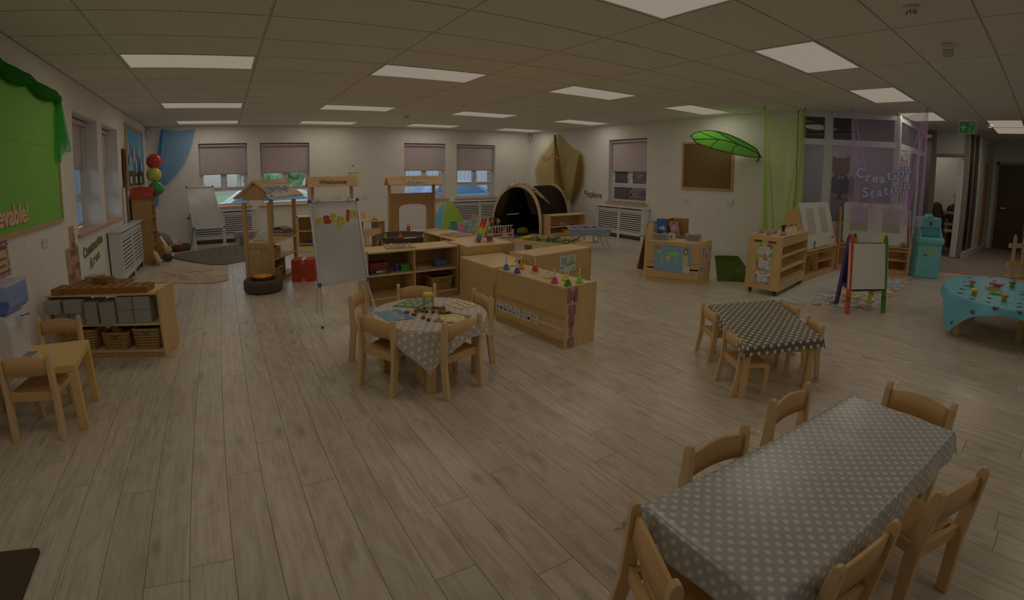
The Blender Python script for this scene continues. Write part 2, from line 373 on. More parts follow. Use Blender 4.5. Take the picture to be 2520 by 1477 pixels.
rm_ = nt.nodes.new('ShaderNodeMapRange'); rm_.inputs[1].default_value = .12; rm_.inputs[2].default_value = .42; rm_.inputs[3].default_value = .045; rm_.inputs[4].default_value = 0; nt.links.new(vo.outputs['Distance'], rm_.inputs[0])
rx_ = nt.nodes.new('ShaderNodeMath'); rx_.operation = 'MULTIPLY_ADD'; nt.links.new(rs_.outputs[0], rx_.inputs[0]); nt.links.new(rm_.outputs[0], rx_.inputs[1]); nt.links.new(hf_.outputs[0], rx_.inputs[2]); nt.links.new(rx_.outputs[0], r.inputs[0])
mk = nt.nodes.new('ShaderNodeMix'); mk.data_type = 'RGBA'; mk.inputs[7].default_value = (*D(62, 48, 36, .8), 1); nt.links.new(r.outputs[0], mk.inputs[6])
kf = nt.nodes.new('ShaderNodeMath'); kf.operation = 'MULTIPLY'; kf.inputs[1].default_value = .45; nt.links.new(kn.outputs[0], kf.inputs[0]); nt.links.new(kf.outputs[0], mk.inputs[0])
hs = nt.nodes.new('ShaderNodeHueSaturation'); nt.links.new(mk.outputs[2], hs.inputs['Color'])
sx = nt.nodes.new('ShaderNodeSeparateXYZ'); nt.links.new(at.outputs['Vector'], sx.inputs[0])
vv = nt.nodes.new('ShaderNodeMapRange'); vv.inputs[3].default_value = .93; vv.inputs[4].default_value = 1.06; nt.links.new(sx.outputs[0], vv.inputs[0]); nt.links.new(vv.outputs[0], hs.inputs['Value'])
hs.inputs['Saturation'].default_value = .92
nt.links.new(hs.outputs[0], b.inputs['Base Color']); b.inputs['Roughness'].default_value = .30; b.inputs['Specular IOR Level'].default_value = .45
bp = nt.nodes.new('ShaderNodeBump'); bp.inputs['Strength'].default_value = .12; bp.inputs['Distance'].default_value = .002; nt.links.new(n1.outputs['Fac'], bp.inputs['Height']); nt.links.new(bp.outputs[0], b.inputs['Normal'])
PLANK = m
floor = struct(obj('floor', MB().box(XL - .3, 16, YF - .2, YB + .3, -.14, -.006), mat('floor joint shadow', (70, 54, 40), .8)))
prs = random.Random(11)
planks = []
ncol0 = math.floor((XL - FX0) / WP); ncol1 = math.ceil((10.7 - FX0) / WP)
for i in range(ncol0, ncol1):
    y = -1.2 - prs.random() * PLK
    while y < YB:
        x0 = max(XL, FX0 + i * WP); x1 = FX0 + (i + 1) * WP; y0, y1 = max(y, -1.2), min(YB, y + PLK)
        # laminate stops at the carpet edge
        if x0 > 10.0: y1 = min(y1, 99)
        if y1 - y0 > .02 and not (x0 > XR + .1 and y0 > 3.5): planks.append((x0, x1, y0, y1, prs.random(), prs.random(), prs.random()))
        y += PLK
def plank_mesh(lst):
    mb = MB(); g = .0011
    for x0, x1, y0, y1, *_ in lst: mb.box(x0 + g, x1 - g, y0 + g, y1 - g, -.006, 0)
    me = mb.mesh('plank', PLANK); at_ = me.attributes.new('seed', 'FLOAT_VECTOR', 'FACE')
    vals = [c for p in lst for _ in range(6) for c in p[4:7]]; at_.data.foreach_set('vector', vals); return me
def pdist(p):
    cx, cy = (p[0] + p[1]) / 2, (p[2] + p[3]) / 2; az = math.atan2(cx, cy); d = math.hypot(cx, cy)
    vis = -.42 < az < 1.62 and d > 1.3
    return d if vis else d + 50
planks.sort(key=pdist)
for p in planks[:300]: link('plank', plank_mesh([p]), floor)
o = link('plank', plank_mesh(planks[300:]), floor); o['kind'] = 'stuff'
CARPET = ramp_mat('grey brown carpet', 'noise', 260, [(.3, (66, 54, 44)), (.7, (92, 78, 66))], rough=.95, bump=.4)
E1, E2 = (10.0, 1.62), (10.95, -.2)
tag(obj('carpet', MB().prism([(9.6, 2.24), (10.0, 1.55), (10.72, .38), (10.9, -3.6), (15.9, -3.6), (15.9, 2.3)], 2, 0, .006), CARPET), 'grey brown carpet of the corridor by the offices', 'carpet', kind='structure')
struct(obj('trim_1', MB().bar((9.98, 1.60, .009), (10.72, .40, .009), .05, .008).bar((10.72, .40, .009), (10.92, -1.2, .009), .05, .008), BEECHD))
# ceiling
AX, CW, AY, CDp = -.9518, 1.2699, 3.4151, .6
ceil = struct(obj('ceiling', MB().box(XL - .3, 16, YF - .2, YB + .3, CEIL + .012, CEIL + .05), DARKGAP))
PAN = [(i, j) for i in (0, 2, 4, 6) for j in (2, 7, 11)] + [(i, -3) for i in (0, 2, 4, 6)] + [(8, -3), (9, -5), (10, -5), (9, 1), (11, -2), (2, -8), (4, -8), (6, -8)]  # panels in the glazed room and far office are added to brighten them
i0, i1 = math.floor((XL - AX) / CW), 13; j0, j1 = -12, math.ceil((YB - AY) / CDp)
far = MB(); tcount = 0; tm = {}
for i in range(i0, i1 + 1):
    for j in range(j0, j1 + 1):
        if (i, j) in PAN: continue
        x0, x1 = max(XL, AX + CW * i), min(15.9, AX + CW * (i + 1)); y0, y1 = AY + CDp * j, min(YB, AY + CDp * (j + 1))
        if x1 - x0 < .03 or y1 - y0 < .03: continue
        g = .009
        vis = y1 > 0 and not (x0 > 8.6 and y0 > 3.4)
        if vis:
            key = (round(x1 - x0, 3), round(y1 - y0, 3))
            if key not in tm: tm[key] = MB().box(g, key[0] - g, g, key[1] - g, 0, .012).mesh('ceiling_tile', TILE)
            link('ceiling_tile', tm[key], ceil, (x0, y0, CEIL - .001)); tcount += 1
        else: far.box(x0 + g, x1 - g, y0 + g, y1 - g, CEIL, CEIL + .012)
o = obj('ceiling_tile', far, TILE, ceil); o['kind'] = 'stuff'
gb = MB()
for i in range(i0, i1 + 1): gb.box(AX + CW * i - .006, AX + CW * i + .006, YF, YB, CEIL + .003, CEIL + .011)
for j in range(j0, j1 + 1): gb.box(XL, 15.9, AY + CDp * j - .006, AY + CDp * j + .006, CEIL + .004, CEIL + .011)
o = obj('ceiling_grid', gb, TBAR, ceil)
PANEL = emitter('led panel diffuser', (141, 129, 116), PANEL_LOOK)
pf = MB().box(0, CW - .02, 0, .02, 0, .012).box(0, CW - .02, CDp - .04, CDp - .02, 0, .012).box(0, .02, .02, CDp - .04, 0, .012).box(CW - .04, CW - .02, .02, CDp - .04, 0, .012).mesh('frame', TRIM)
pd = MB().box(.02, CW - .04, .02, CDp - .04, .002, .012).mesh('diffuser', PANEL)
rows = {2: 'second row from the back wall windows', 7: 'middle of the room', 11: 'row nearest the back wall', -3: 'row over the tables', -5: 'corridor ceiling', -8: 'row behind the viewer'}
nm = {0: 'leftmost', 2: 'second from left', 4: 'third from left', 6: 'fourth from left', 8: 'last before the corridor', 7: 'spare', 11: 'in the far office', 9: 'nearer one', 10: 'farther one'}
rw = {2: 'nearer row of four', 7: 'middle row of four', 11: 'farthest row of four', -3: 'row over the right tables', -5: 'corridor', -8: 'row behind', 1: 'added to light the room behind the glazed partition', -2: 'added to light the room past the doorway'}
for i, j in PAN:
    x, y = AX + CW * i + .01, AY + CDp * j + .01
    t = thing('ceiling_light', 'white LED ceiling panel, %s, %s' % (nm[i], rw[j]), 'ceiling light', (x, y, CEIL - .003), 0, 'ceiling light panels')
    link('frame', pf, t); link('diffuser', pd, t)
    l = bpy.data.lights.new('panel_lamp', 'AREA'); l.shape = 'RECTANGLE'; l.size = CW - .08; l.size_y = CDp - .08
    l.energy = LAMP_W; l.color = LAMP_TINT
    lo = bpy.data.objects.new('panel_lamp', l); COL.objects.link(lo); lo.parent = t; lo.location = (CW / 2, CDp / 2 - .01, -.004)
# baseboards
sk = MB().box(XL, XR, YB - .018, YB, 0, .1)
struct(obj('baseboard_back', sk, TRIM))
struct(obj('baseboard_left', MB().box(XL, XL + .018, YF, YB, 0, .1), TRIM)); struct(obj('baseboard_right', MB().box(XR - .018, XR, 3.5, YB, 0, .1), TRIM))

# ------------------------------------------------------------------ windows, sills, blinds
GLASS = glass('window glass', (.96, .98, .98), .04)
BLIND = mat('taupe roller blind fabric', (104, 88, 84), .8); BLINDB = mat('blind bottom bar', (92, 76, 62), .6)
def window(n, wd, z0, z1, loc, rz, y0=.14):
    """local: x 0..wd along wall, y inward depth 0 at room face, +y outwards"""
    t = struct(bpy.data.objects.new('window_%d' % n, None)); COL.objects.link(t); t.location = loc; t.rotation_euler = (0, 0, rz)
    y1 = y0 + .06; h0 = z0 + .02; tr = z0 + .35; fr = MB()
    f = .05
    fr.box(0, wd, y0, y1, h0, h0 + f).box(0, wd, y0, y1, z1 - f, z1).box(0, f, y0, y1, h0 + f, z1 - f).box(wd - f, wd, y0, y1, h0 + f, z1 - f)
    fr.box(f, wd - f, y0, y1, tr, tr + .06).box(wd / 2 - .035, wd / 2 + .035, y0, y1, tr + .06, z1 - f)
    obj('window_frame', fr, UPVC, t, bev=.004)
    for s in (0, 1):
        a, b_ = (f, wd / 2 - .035) if s == 0 else (wd / 2 + .035, wd - f)
        g = .035; sa = MB().box(a, b_, y0 - .015, y0 + .03, tr + .06, tr + .06 + g).box(a, b_, y0 - .015, y0 + .03, z1 - f - g, z1 - f)
        sa.box(a, a + g, y0 - .015, y0 + .03, tr + .06 + g, z1 - f - g).box(b_ - g, b_, y0 - .015, y0 + .03, tr + .06 + g, z1 - f - g)
        so = obj('casement', sa, UPVC, t)
        obj('pane', MB().box(a + g, b_ - g, y0 + .005, y0 + .012, tr + .06 + g, z1 - f - g), GLASS, so)
        hx = wd / 2 + (-.06 if s == 0 else .06)
        obj('handle', MB().box(hx - .008, hx + .008, y0 - .04, y0 - .015, tr + .2, tr + .3), WHITE, so)
    obj('pane', MB().box(f, wd - f, y0 + .02, y0 + .028, h0 + f, tr), GLASS, t)
    return t
def sill(wd, z, loc, rz, n):
    t = struct(obj('trim_%d' % n, MB().box(-.07, wd + .07, -.045, 0, z - .03, z).box(0, wd, 0, .14, z - .03, z), OAK, bev=.006)); t.location = loc; t.rotation_euler = (0, 0, rz)
def blind(wd, zt, zb, loc, rz, label, y=.075):
    t = thing('roller_blind', label, 'blind', loc, rz, 'taupe roller blinds')
    obj('tube', MB().tube([(.02, y, zt - .045), (wd - .02, y, zt - .045)], .032, 12), BLIND, t)
    obj('fabric', MB().box(.03, wd - .03, y + .028, y + .031, zb + .02, zt - .045), BLIND, t)
    obj('bottom_bar', MB().box(.03, wd - .03, y + .02, y + .038, zb, zb + .025), BLINDB, t, bev=.004)
    obj('pull_cord', MB().tube([(wd - .015, y - .02, zt - .05), (wd - .015, y - .02, zb - .55)], .0022, 5), WHITE, t)
BL = ['behind the market stall, left of its pair', 'above the welcome stall, right of its pair', 'behind the home stall roof', 'left of the brown den netting']
for n, (h, lab) in enumerate(zip(HB, BL)):
    window(n + 1, h[1] - h[0], h[2], h[3], (h[0], YB, 0), 0); sill(h[1] - h[0], h[2] + .015, (h[0], YB, 0), 0, n + 2)
    blind(h[1] - h[0], h[3], 1.5, (h[0], YB, 0), 0, 'taupe roller blind on the back wall window ' + lab)
for n, (h, lab) in enumerate(zip(HL, ['nearer the green display board', 'nearer the blue picture board'])):
    window(5 + n, h[1] - h[0], h[2], h[3], (XL, h[0], 0), PI / 2, .235)
    blind(h[1] - h[0], h[3], 1.62, (XL, h[0], 0), PI / 2, 'taupe roller blind in the left wall window ' + lab, .16)
struct(obj('trim_6', MB().box(XL - .235, XL + .04, 5.66, 6.93, .865, .895), OAK, bev=.006)); struct(obj('trim_7', MB().box(XL - .235, XL + .04, 6.94, 8.15, .865, .895), OAK, bev=.006))
h = HR[0]; window(7, h[1] - h[0], h[2], h[3], (XR, h[1], 0), -PI / 2); sill(h[1] - h[0], h[2] + .015, (XR, h[1], 0), -PI / 2, 8)
blind(h[1] - h[0], h[3], 1.49, (XR, h[1], 0), -PI / 2, 'taupe roller blind half lowered on the right wall window')

# ------------------------------------------------------------------ glazed partition, corridor and offices
A, B_, C_ = (8.62, 3.14), (9.45, 2.235), (12.3, 2.34)
ALU = mat('brown grey aluminium', (78, 66, 54), .4); TINT = glass('partition glass', (.55, .52, .52), .12, (70, 62, 58))
FROST = sheer('frosted window film', (100, 92, 94), .24, .5, .4)
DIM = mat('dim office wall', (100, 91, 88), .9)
def seg_box(mb, p, q, o0, o1, z0, z1, th=.06):   # box along p->q between fractional distances in metres
    p, q = Vector((*p, 0)), Vector((*q, 0)); d = (q - p).normalized(); L = (q - p).length
    if o1 is None: o1 = L
    n = Vector((-d.y, d.x, 0)) * th / 2; a, b_ = p + d * o0, p + d * o1
    lo = [a - n, b_ - n, b_ + n, a + n]
    return mb.hexa([(v.x, v.y, z0) for v in lo], [(v.x, v.y, z1) for v in lo])
part = struct(bpy.data.objects.new('wall_glazed', None)); COL.objects.link(part)
S0 = (8.24, 3.5)
fr = MB()
for p, q in ((S0, A), (A, B_), (B_, C_)):
    seg_box(fr, p, q, 0, None, CEIL - .1, CEIL - .002); seg_box(fr, p, q, 0, None, 2.02, 2.12); 
for p, q in ((S0, A), (A, B_)): seg_box(fr, p, q, 0, None, 0, .12); seg_box(fr, p, q, 0, None, .66, .76)
fr.box(A[0] - .06, A[0] + .06, A[1] - .06, A[1] + .07, 0, CEIL - .002).box(B_[0] - .05, B_[0] + .06, B_[1] - .05, B_[1] + .05, 0, CEIL - .002).box(8.2, 8.3, 3.44, 3.52, 0, CEIL - .002)
seg_box(fr, B_, C_, .98, 1.06, 0, 2.02); seg_box(fr, B_, C_, 2.0, 2.08, 0, CEIL - .1)
obj('partition_frame', fr, UPVC, part, bev=.004)
for p, q in ((S0, A), (A, B_)):
    obj('pane', seg_box(MB(), p, q, .07, None, 2.12, CEIL - .1, .01), TINT, part)
    obj('frosted_pane', seg_box(MB(), p, q, .07, None, .76, 2.02, .01), FROST, part)
    obj('lower_panel', seg_box(MB(), p, q, .05, None, .12, .66, .03), UPVC, part)
obj('pane', seg_box(MB(), B_, C_, .07, None, 2.12, CEIL - .1, .01), TINT, part)
obj('pane', seg_box(MB(), B_, C_, 1.08, 1.98, 0.1, 2.02, .01), TINT, part)
obj('pane', seg_box(MB(), B_, C_, 2.1, None, 0.1, 2.02, .01), TINT, part)
dr = struct(bpy.data.objects.new('door_1', None)); COL.objects.link(dr)
dm = MB()
for a, b_ in ((.08, .2), (.38, .46), (.62, .7), (.86, .98)): seg_box(dm, B_, C_, a, b_, .02, 1.98, .05)
seg_box(dm, B_, C_, .08, .98, 1.86, 2.0, .05); seg_box(dm, B_, C_, .08, .98, .02, .3, .05); seg_box(dm, B_, C_, .08, .98, 1.0, 1.1, .05)
obj('door_leaf', dm, UPVC, dr)
obj('pane', seg_box(MB(), B_, C_, .15, .9, .3, 1.86, .01), TINT, dr)
obj('door_closer', MB().box(9.65, 9.9, 2.11, 2.18, 1.93, 1.99), WHITE, dr); obj('lock_box', MB().box(9.52, 9.6, 2.13, 2.19, 1.72, 1.82), GREYM, dr)
# room behind the glass
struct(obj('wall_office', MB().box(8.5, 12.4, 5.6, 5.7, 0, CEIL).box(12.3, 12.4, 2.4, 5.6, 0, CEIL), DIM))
# office front at X=12.3: opening between Y 1.53..2.12
of = struct(bpy.data.objects.new('wall_corridor', None)); COL.objects.link(of)
obj('frame', MB().box(12.27, 12.35, 2.1, 2.2, 0, CEIL).box(12.27, 12.35, 1.45, 1.53, 0, CEIL).box(12.27, 12.35, 1.53, 2.1, 2.03, 2.1).box(12.27, 12.35, 2.2, 2.34, 2.5, CEIL), ALU, of)
obj('panel', MB().box(12.29, 12.33, 1.53, 2.1, 2.1, CEIL), WALLG, of)
obj('side_pane', MB().box(12.3, 12.31, 2.2, 2.34, 0, 2.5), TINT, of)
WSD = ((12.35, 1.48), (15.4, 1.30))
sd = MB(); seg_box(sd, *WSD, 1.15, None, 0, CEIL, .1)
obj('side_wall', sd, WALL, of)
obj('glass_panel', seg_box(MB(), *WSD, .05, .58, .12, CEIL - .05, .012), glass('dark glass', (.3, .28, .26), .12, (50, 44, 38)), of); obj('glass_panel', seg_box(MB(), *WSD, .62, 1.13, .12, CEIL - .05, .012), MATS['dark glass'], of)
fm = MB(); [seg_box(fm, *WSD, a, a + .04, 0, CEIL, .06) for a in (0, .58, 1.13)]
obj('frame', fm, ALU, of); obj('skirting', seg_box(MB(), *WSD, 0, None, 0, .12, .13), TRIM, of)
struct(obj('door_2', seg_box(MB(), *WSD, 1.75, 2.35, 0, 2.03, .12), BEECHD))
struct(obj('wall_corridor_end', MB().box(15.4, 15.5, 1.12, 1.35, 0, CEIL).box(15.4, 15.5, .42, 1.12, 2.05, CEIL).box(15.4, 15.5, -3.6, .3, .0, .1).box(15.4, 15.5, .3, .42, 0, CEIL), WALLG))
obj('pane', MB().box(15.43, 15.44, -3.6, .3, .1, 2.5), MATS['dark glass'], of)
door = struct(obj('door_3', MB().box(15.42, 15.46, .44, 1.1, .01, 2.04), wood('dark wood door', (46, 32, 20), (38, 26, 16), 2, .4)))
obj('handle', MB().bar((15.4, 1.0, 1.0), (15.4, .9, 1.0), .02, .02), CHROME, door)
struct(obj('door_frame', MB().box(15.37, 15.42, 1.1, 1.16, 0, 2.1).box(15.37, 15.42, .38, .44, 0, 2.1).box(15.37, 15.42, .38, 1.16, 2.04, 2.1), ALU)).name = 'door_frame'
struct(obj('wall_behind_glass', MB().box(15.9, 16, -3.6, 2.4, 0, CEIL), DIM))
# office interior seen through the opening
struct(obj('wall_office_back', MB().box(14.6, 14.7, 1.5, 5, 0, CEIL).box(12.4, 14.6, 4.9, 5, 0, CEIL), WALL))
od = struct(obj('door_4', MB().bar((12.4, 1.56, 1.01), (12.95, 1.72, 1.01), .04, 2.0), BEECHD)); 
obj('door_edge_panel', MB().box(12.24, 12.3, 1.54, 1.66, .02, 1.98), TRIM, od)

# ------------------------------------------------------------------ outside
LAWN = ramp_mat('lawn grass', 'noise', 3, [(.35, (46, 62, 36)), (.6, (66, 80, 52))], rough=.95, detail=6)
tag(obj('lawn', MB().box(-14, 30, YB + .3, 45, -.35, -.25), LAWN), 'grass outside the back windows', 'lawn', kind='structure')
tag(obj('path', MB().prism([(-6, 22), (-1.5, 27), (3, 36), (4.5, 36), (0, 27), (-4.5, 21)], 2, -.25, -.235), mat('pale path', (104, 98, 84), .9)), 'pale footpath curving over the grass', 'path', kind='structure')
def car(name, label, loc, rz, paint, s=1.0):
    t = thing(name, label, 'car', loc, rz)
    body = [(-2.0, .3), (-2.05, .62), (-1.9, .8), (-1.0, .93), (-.35, 1.36), (.9, 1.42), (1.55, 1.1), (1.95, 1.0), (2.05, .6), (2.0, .3)]
    obj('body', MB().prism([(p[0] * s, p[1] * s) for p in body], 1, -.8, .8), paint, t, bev=.05)
    obj('windscreen', MB().hexa([(-.99, -.7, .95), (-.99, .7, .95), (-.9, .7, .93), (-.9, -.7, .93)], [(-.42, -.62, 1.34), (-.42, .62, 1.34), (-.33, .62, 1.33), (-.33, -.62, 1.33)]), mat('car glass', (52, 62, 74), .1, spec=.8), t)
    for y in (-.81, .80): obj('side_window', MB().prism([(-.8, .97), (-.3, 1.3), (.85, 1.35), (1.35, 1.03)], 1, y, y + .012), MATS['car glass'], t)
    for x in (-1.3, 1.25):
        for y in (-.8, .72): obj('wheel', MB().tube([(x, y - .02, .32), (x, y + .1, .32)], .32, 16), BLACK, t)
    return t
car('car', 'cream car parked on the grass seen through the left back windows', (.9, 14.2, -.25), 0, mat('cream car paint', (126, 112, 92), .3))
car('car', 'pale blue car parked outside seen through the right back windows', (6.9, 14.4, -.25), 0, mat('pale blue car paint', (72, 84, 92), .3))
fe = thing('fence', 'grey boarded garden fence outside the right back windows', 'fence', (3.6, 16.5, -.25))
FEN = mat('grey fence board', (78, 74, 72), .8)
bd = MB().box(0, .19, 0, .03, 0, 2.1).mesh('board', FEN)
for q in range(44): link('board', bd, fe, (q * .2, 0, 0))
obj('rail', MB().box(0, 8.8, .03, .07, .4, .5).box(0, 8.8, .03, .07, 1.6, 1.7), FEN, fe)
for (tx, ty, h_) in ((-2.5, 26, 3.2), (.8, 30, 4.2), (2.6, 24, 3.0)):
    tr = thing('tree', {-2.5: 'small bush far across the grass, left', .8: 'bare tree far across the grass, middle', 2.6: 'darker tree nearer the car, right'}[tx], 'tree', (tx, ty, -.3))
    obj('trunk', MB().tube([(0, 0, 0), (.05, 0, h_ * .55)], .13, 7), mat('bark', (70, 60, 50), .9), tr)
    cr = MB(); rr_ = random.Random(int(tx * 10))
    for q in range(26):
        c = Vector((rr_.gauss(0, .55), rr_.gauss(0, .5), h_ * .72 + rr_.gauss(0, h_ * .14))); cr.ball(c, rr_.uniform(.25, .5), 7, 5)
    obj('crown', cr, ramp_mat('tree leaves', 'noise', 8, [(.4, (38, 48, 30)), (.6, (52, 62, 38))], rough=.9), tr)
# brick building opposite the right window, and brick reveals
BR = [mat('brick %d' % q, c, .9, bump=.2) for q, c in enumerate([(108, 62, 54), (96, 52, 44), (116, 74, 64), (86, 56, 50)])]
MORT = mat('mortar', (120, 106, 96), .95)
bw = struct(obj('wall_outside', MB().box(11.62, 11.9, 5.2, 13.2, -.4, 2.6), MORT))
bms = [MB().box(-.01, .06, 0, .215, 0, .065).mesh('brick', q) for q in BR]
rb = random.Random(3); fb = [MB() for _ in BR]
for rrw in range(40):
    for cc_ in range(36):
        y, z = 5.25 + cc_ * .225 + (rrw % 2) * .1125, -.35 + rrw * .075
        if z > 2.5: continue
        q = rb.randrange(4)
        if 8.9 < y < 11.2 and .35 < z < 1.7: link('brick', bms[q], bw, (11.57, y, z))
        else: fb[q].box(11.57, 11.62, y, y + .215, z, z + .065)
for q in range(4): o = obj('brick', fb[q], BR[q], bw); o['kind'] = 'stuff'
def brick_reveal(parent_name, loc, rz):
    t = struct(obj('wall_brick_reveal', MB().box(0, .02, .2, .34, .7, 2.3), MORT)); t.location = loc; t.rotation_euler = (0, 0, rz)
    for q in range(20):
        o = link('brick', REV[q % 4], t, (0, .21 if q % 2 else .2, .7 + q * .075))
REV = [MB().box(-.012, .03, 0, .135, 0, .065).mesh('brick', q) for q in BR]
for h in HB[2:]: brick_reveal('r', (h[1] - .045, YB, 0), 0)
struct(obj('wall_brick_pier', MB().box(9.3, 9.6, 9.0, 9.9, -.3, 2.6), MORT))
pier = MB(); pr2 = [MB() for _ in BR]
pw = struct(obj('wall_brick_near', MB().box(8.52, 8.56, 7.6, 7.95, .6, 2.3), MORT))
for q in range(22):
    for s_ in range(2):
        link('brick', bms[(q + s_) % 4], pw, (8.5, 7.5 + s_ * .225 + (q % 2) * .1, .62 + q * .075))

# ------------------------------------------------------------------ radiator covers
def radiator(L, h, d, loc, rz, label, short=False):
    t = thing('radiator_cover', label, 'radiator cover', loc, rz, 'white slatted radiator covers')   # local: x along wall, y 0 at wall, -d front
    obj('top', MB().box(-.03, L + .03, -d - .03, 0, h - .025, h), UPVC, t, bev=.006)
    f = MB(); st = .07; n = 2; bw_ = (L - st * (n + 1)) / n; T = .018
    for q in range(n + 1): f.box(q * (bw_ + st), q * (bw_ + st) + st, -d, -d + T, 0, h - .025)
    for q in range(n):
        x = st + q * (bw_ + st)
        f.box(x, x + bw_, -d, -d + T, h - .12, h - .05).box(x, x + bw_, -d, -d + T, .09, .17)
    f.box(0, T, -d + T, -.001, 0, h - .025).box(L - T, L, -d + T, -.001, 0, h - .025)
    obj('frame', f, UPVC, t, bev=.003)
    ns = 9; z0, z1 = .17, h - .12; p = (z1 - z0) / ns
    sm = MB().box(0, bw_, -d + .004, -d + .014, .011, p - .009).mesh('slat', UPVC)
    for q in range(n):
        for j in range(ns): link('slat', sm, t, (st + q * (bw_ + st), 0, z0 + j * p))
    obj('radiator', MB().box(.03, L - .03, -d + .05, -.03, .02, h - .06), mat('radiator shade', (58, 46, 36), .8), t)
    return t
radiator(1.38, .72, .17, (-.78, YB - .019, 0), 0, 'white slatted radiator cover on the back wall behind the small whiteboard easel')
radiator(1.78, .70, .17, (5.5, YB - .019, 0), 0, 'white slatted radiator cover on the back wall beside the black den tunnel')
radiator(1.45, .71, .18, (XR - .019, 8.1, 0), -PI / 2, 'white slatted radiator cover on the right wall under the window')
radiator(1.72, .78, .17, (XL + .019, 6.98, 0), PI / 2, 'white slatted radiator cover on the left wall beside the red roofed shelf')

# ------------------------------------------------------------------ chairs
def chair_parts(s=1.0, W=.33):
    """local: faces +y, rear feet at y=-.16; total height .53*s"""
    t = thing('chair', 'x', 'chair', (0, 0, 0), 0, 'small beech classroom chairs')
    w = W / 2 * s; q = .027 * s
    rear = [(-.178, 0), (-.132, 0), (-.098, .25), (-.116, .5), (-.126, .526), (-.138, .532), (-.15, .52), (-.153, .5), (-.15, .25)]
    front = [(.13, 0), (.17, 0), (.17, .262), (.155, .283), (.135, .29), (-.11, .29), (-.11, .25), (.115, .25), (.13, .235)]
    for sg in (-1, 1):
        x0, x1 = (-w, -w + q) if sg < 0 else (w - q, w)
        obj('leg', MB().prism([(a * s, b_ * s) for a, b_ in rear], 0, x0, x1), BEECH, t, bev=.004)
        x2, x3 = (-w + q, -w + 2 * q) if sg < 0 else (w - 2 * q, w - q)
        obj('leg', MB().prism([(a * s, b_ * s) for a, b_ in front], 0, x2, x3), BEECH, t, bev=.003)
    wi = w - q
    obj('seat', MB().box(-wi + q, wi - q, -.1 * s, .155 * s, .28 * s, .292 * s), BEECHX, t, bev=.003)
    obj('seat_rail', MB().box(-wi, wi, -.128 * s, -.108 * s, .235 * s, .29 * s), BEECHX, t, bev=.003)
    obj('seat_rail', MB().box(-wi + q, wi - q, .125 * s, .142 * s, .235 * s, .279 * s), BEECHX, t)
    def bk(u, v):
        x = -wi + 2 * wi * u; c = math.cos((u - .5) * PI)
        return (x, (-.130 - .010 * c) * s, (.398 + .006 * c + v * (.092 + .015 * c)) * s)
    b = MB().sheet(bk, 12, 2)
    obj('backrest', b, BEECHX, t, solid=.014 * s)
    return t
CH0 = chair_parts(1.0); CH0_used = [0]
CHS = chair_parts(.78, .36); CHS_used = [0]
def chair(kind, rear_l, rear_r, label):
    """rear_l/rear_r: world xy of the two rear feet (left and right seen from behind)"""
    src, used, s = (CH0, CH0_used, 1.0) if kind == 0 else (CHS, CHS_used, .78)
    a, b_ = Vector(rear_l), Vector(rear_r); d = (b_ - a).normalized(); ang = math.atan2(d.y, d.x); m = (a + b_) / 2; f = Vector((-d.y, d.x))
    c = m + f * .155 * s; loc = (c.x, c.y, 0)
    if not used[0]:
        used[0] = 1; src.location = loc; src.rotation_euler = (0, 0, ang); src['label'] = label; return src
    return dup(src, loc, (0, 0, ang), label)
chair(0, (.775, 2.95), (.93, 2.645), 'beech chair at the front left of the round table, back to the viewer')
chair(0, (1.21, 2.47), (1.53, 2.55), 'beech chair at the front right of the round table, back to the viewer')
chair(0, (1.02, 3.66), (.83, 3.38), 'beech chair left of the round table beside the letter easel')
chair(0, (1.62, 3.46), (1.30, 3.585), 'beech chair behind the round table against the long shelf unit')
chair(0, (1.80, 2.84), (1.83, 3.16), 'beech chair right of the round table beside the music unit')
chair(0, (-1.43, 2.84), (-1.06, 2.79), 'beech chair in front of the water dispenser table')
chair(0, (-1.1, 3.62), (-1.45, 3.66), 'beech chair tucked behind the water dispenser table')
chair(1, (3.005, 1.71), (2.845, 1.47), 'small beech chair on the near left of the dark spotted table')
chair(1, (3.40, 2.16), (3.24, 1.92), 'small beech chair on the far left of the dark spotted table')
chair(1, (3.99, 1.56), (4.14, 1.80), 'small beech chair on the far right of the dark spotted table')
chair(1, (3.64, 1.22), (3.84, 1.42), 'small beech chair on the near right of the dark spotted table')
chair(0, (1.67, .79), (1.32, .84), 'beech chair on the far side of the big grey spotted table, left one of two')
chair(0, (2.27, .80), (1.90, .83), 'beech chair on the far side of the big grey spotted table, right one of two')
chair(0, (2.56, .19), (2.60, .51), 'beech chair at the far right end of the big grey spotted table')
chair(0, (.945, .735), (.80, .465), 'beech chair at the near left end of the big grey spotted table')
chair(0, (1.15, .20), (1.50, .145), 'beech chair on the near side of the big grey spotted table, left one of two')
chair(0, (1.68, .10), (2.07, -.03), 'beech chair on the near side of the big grey spotted table, right one of two')

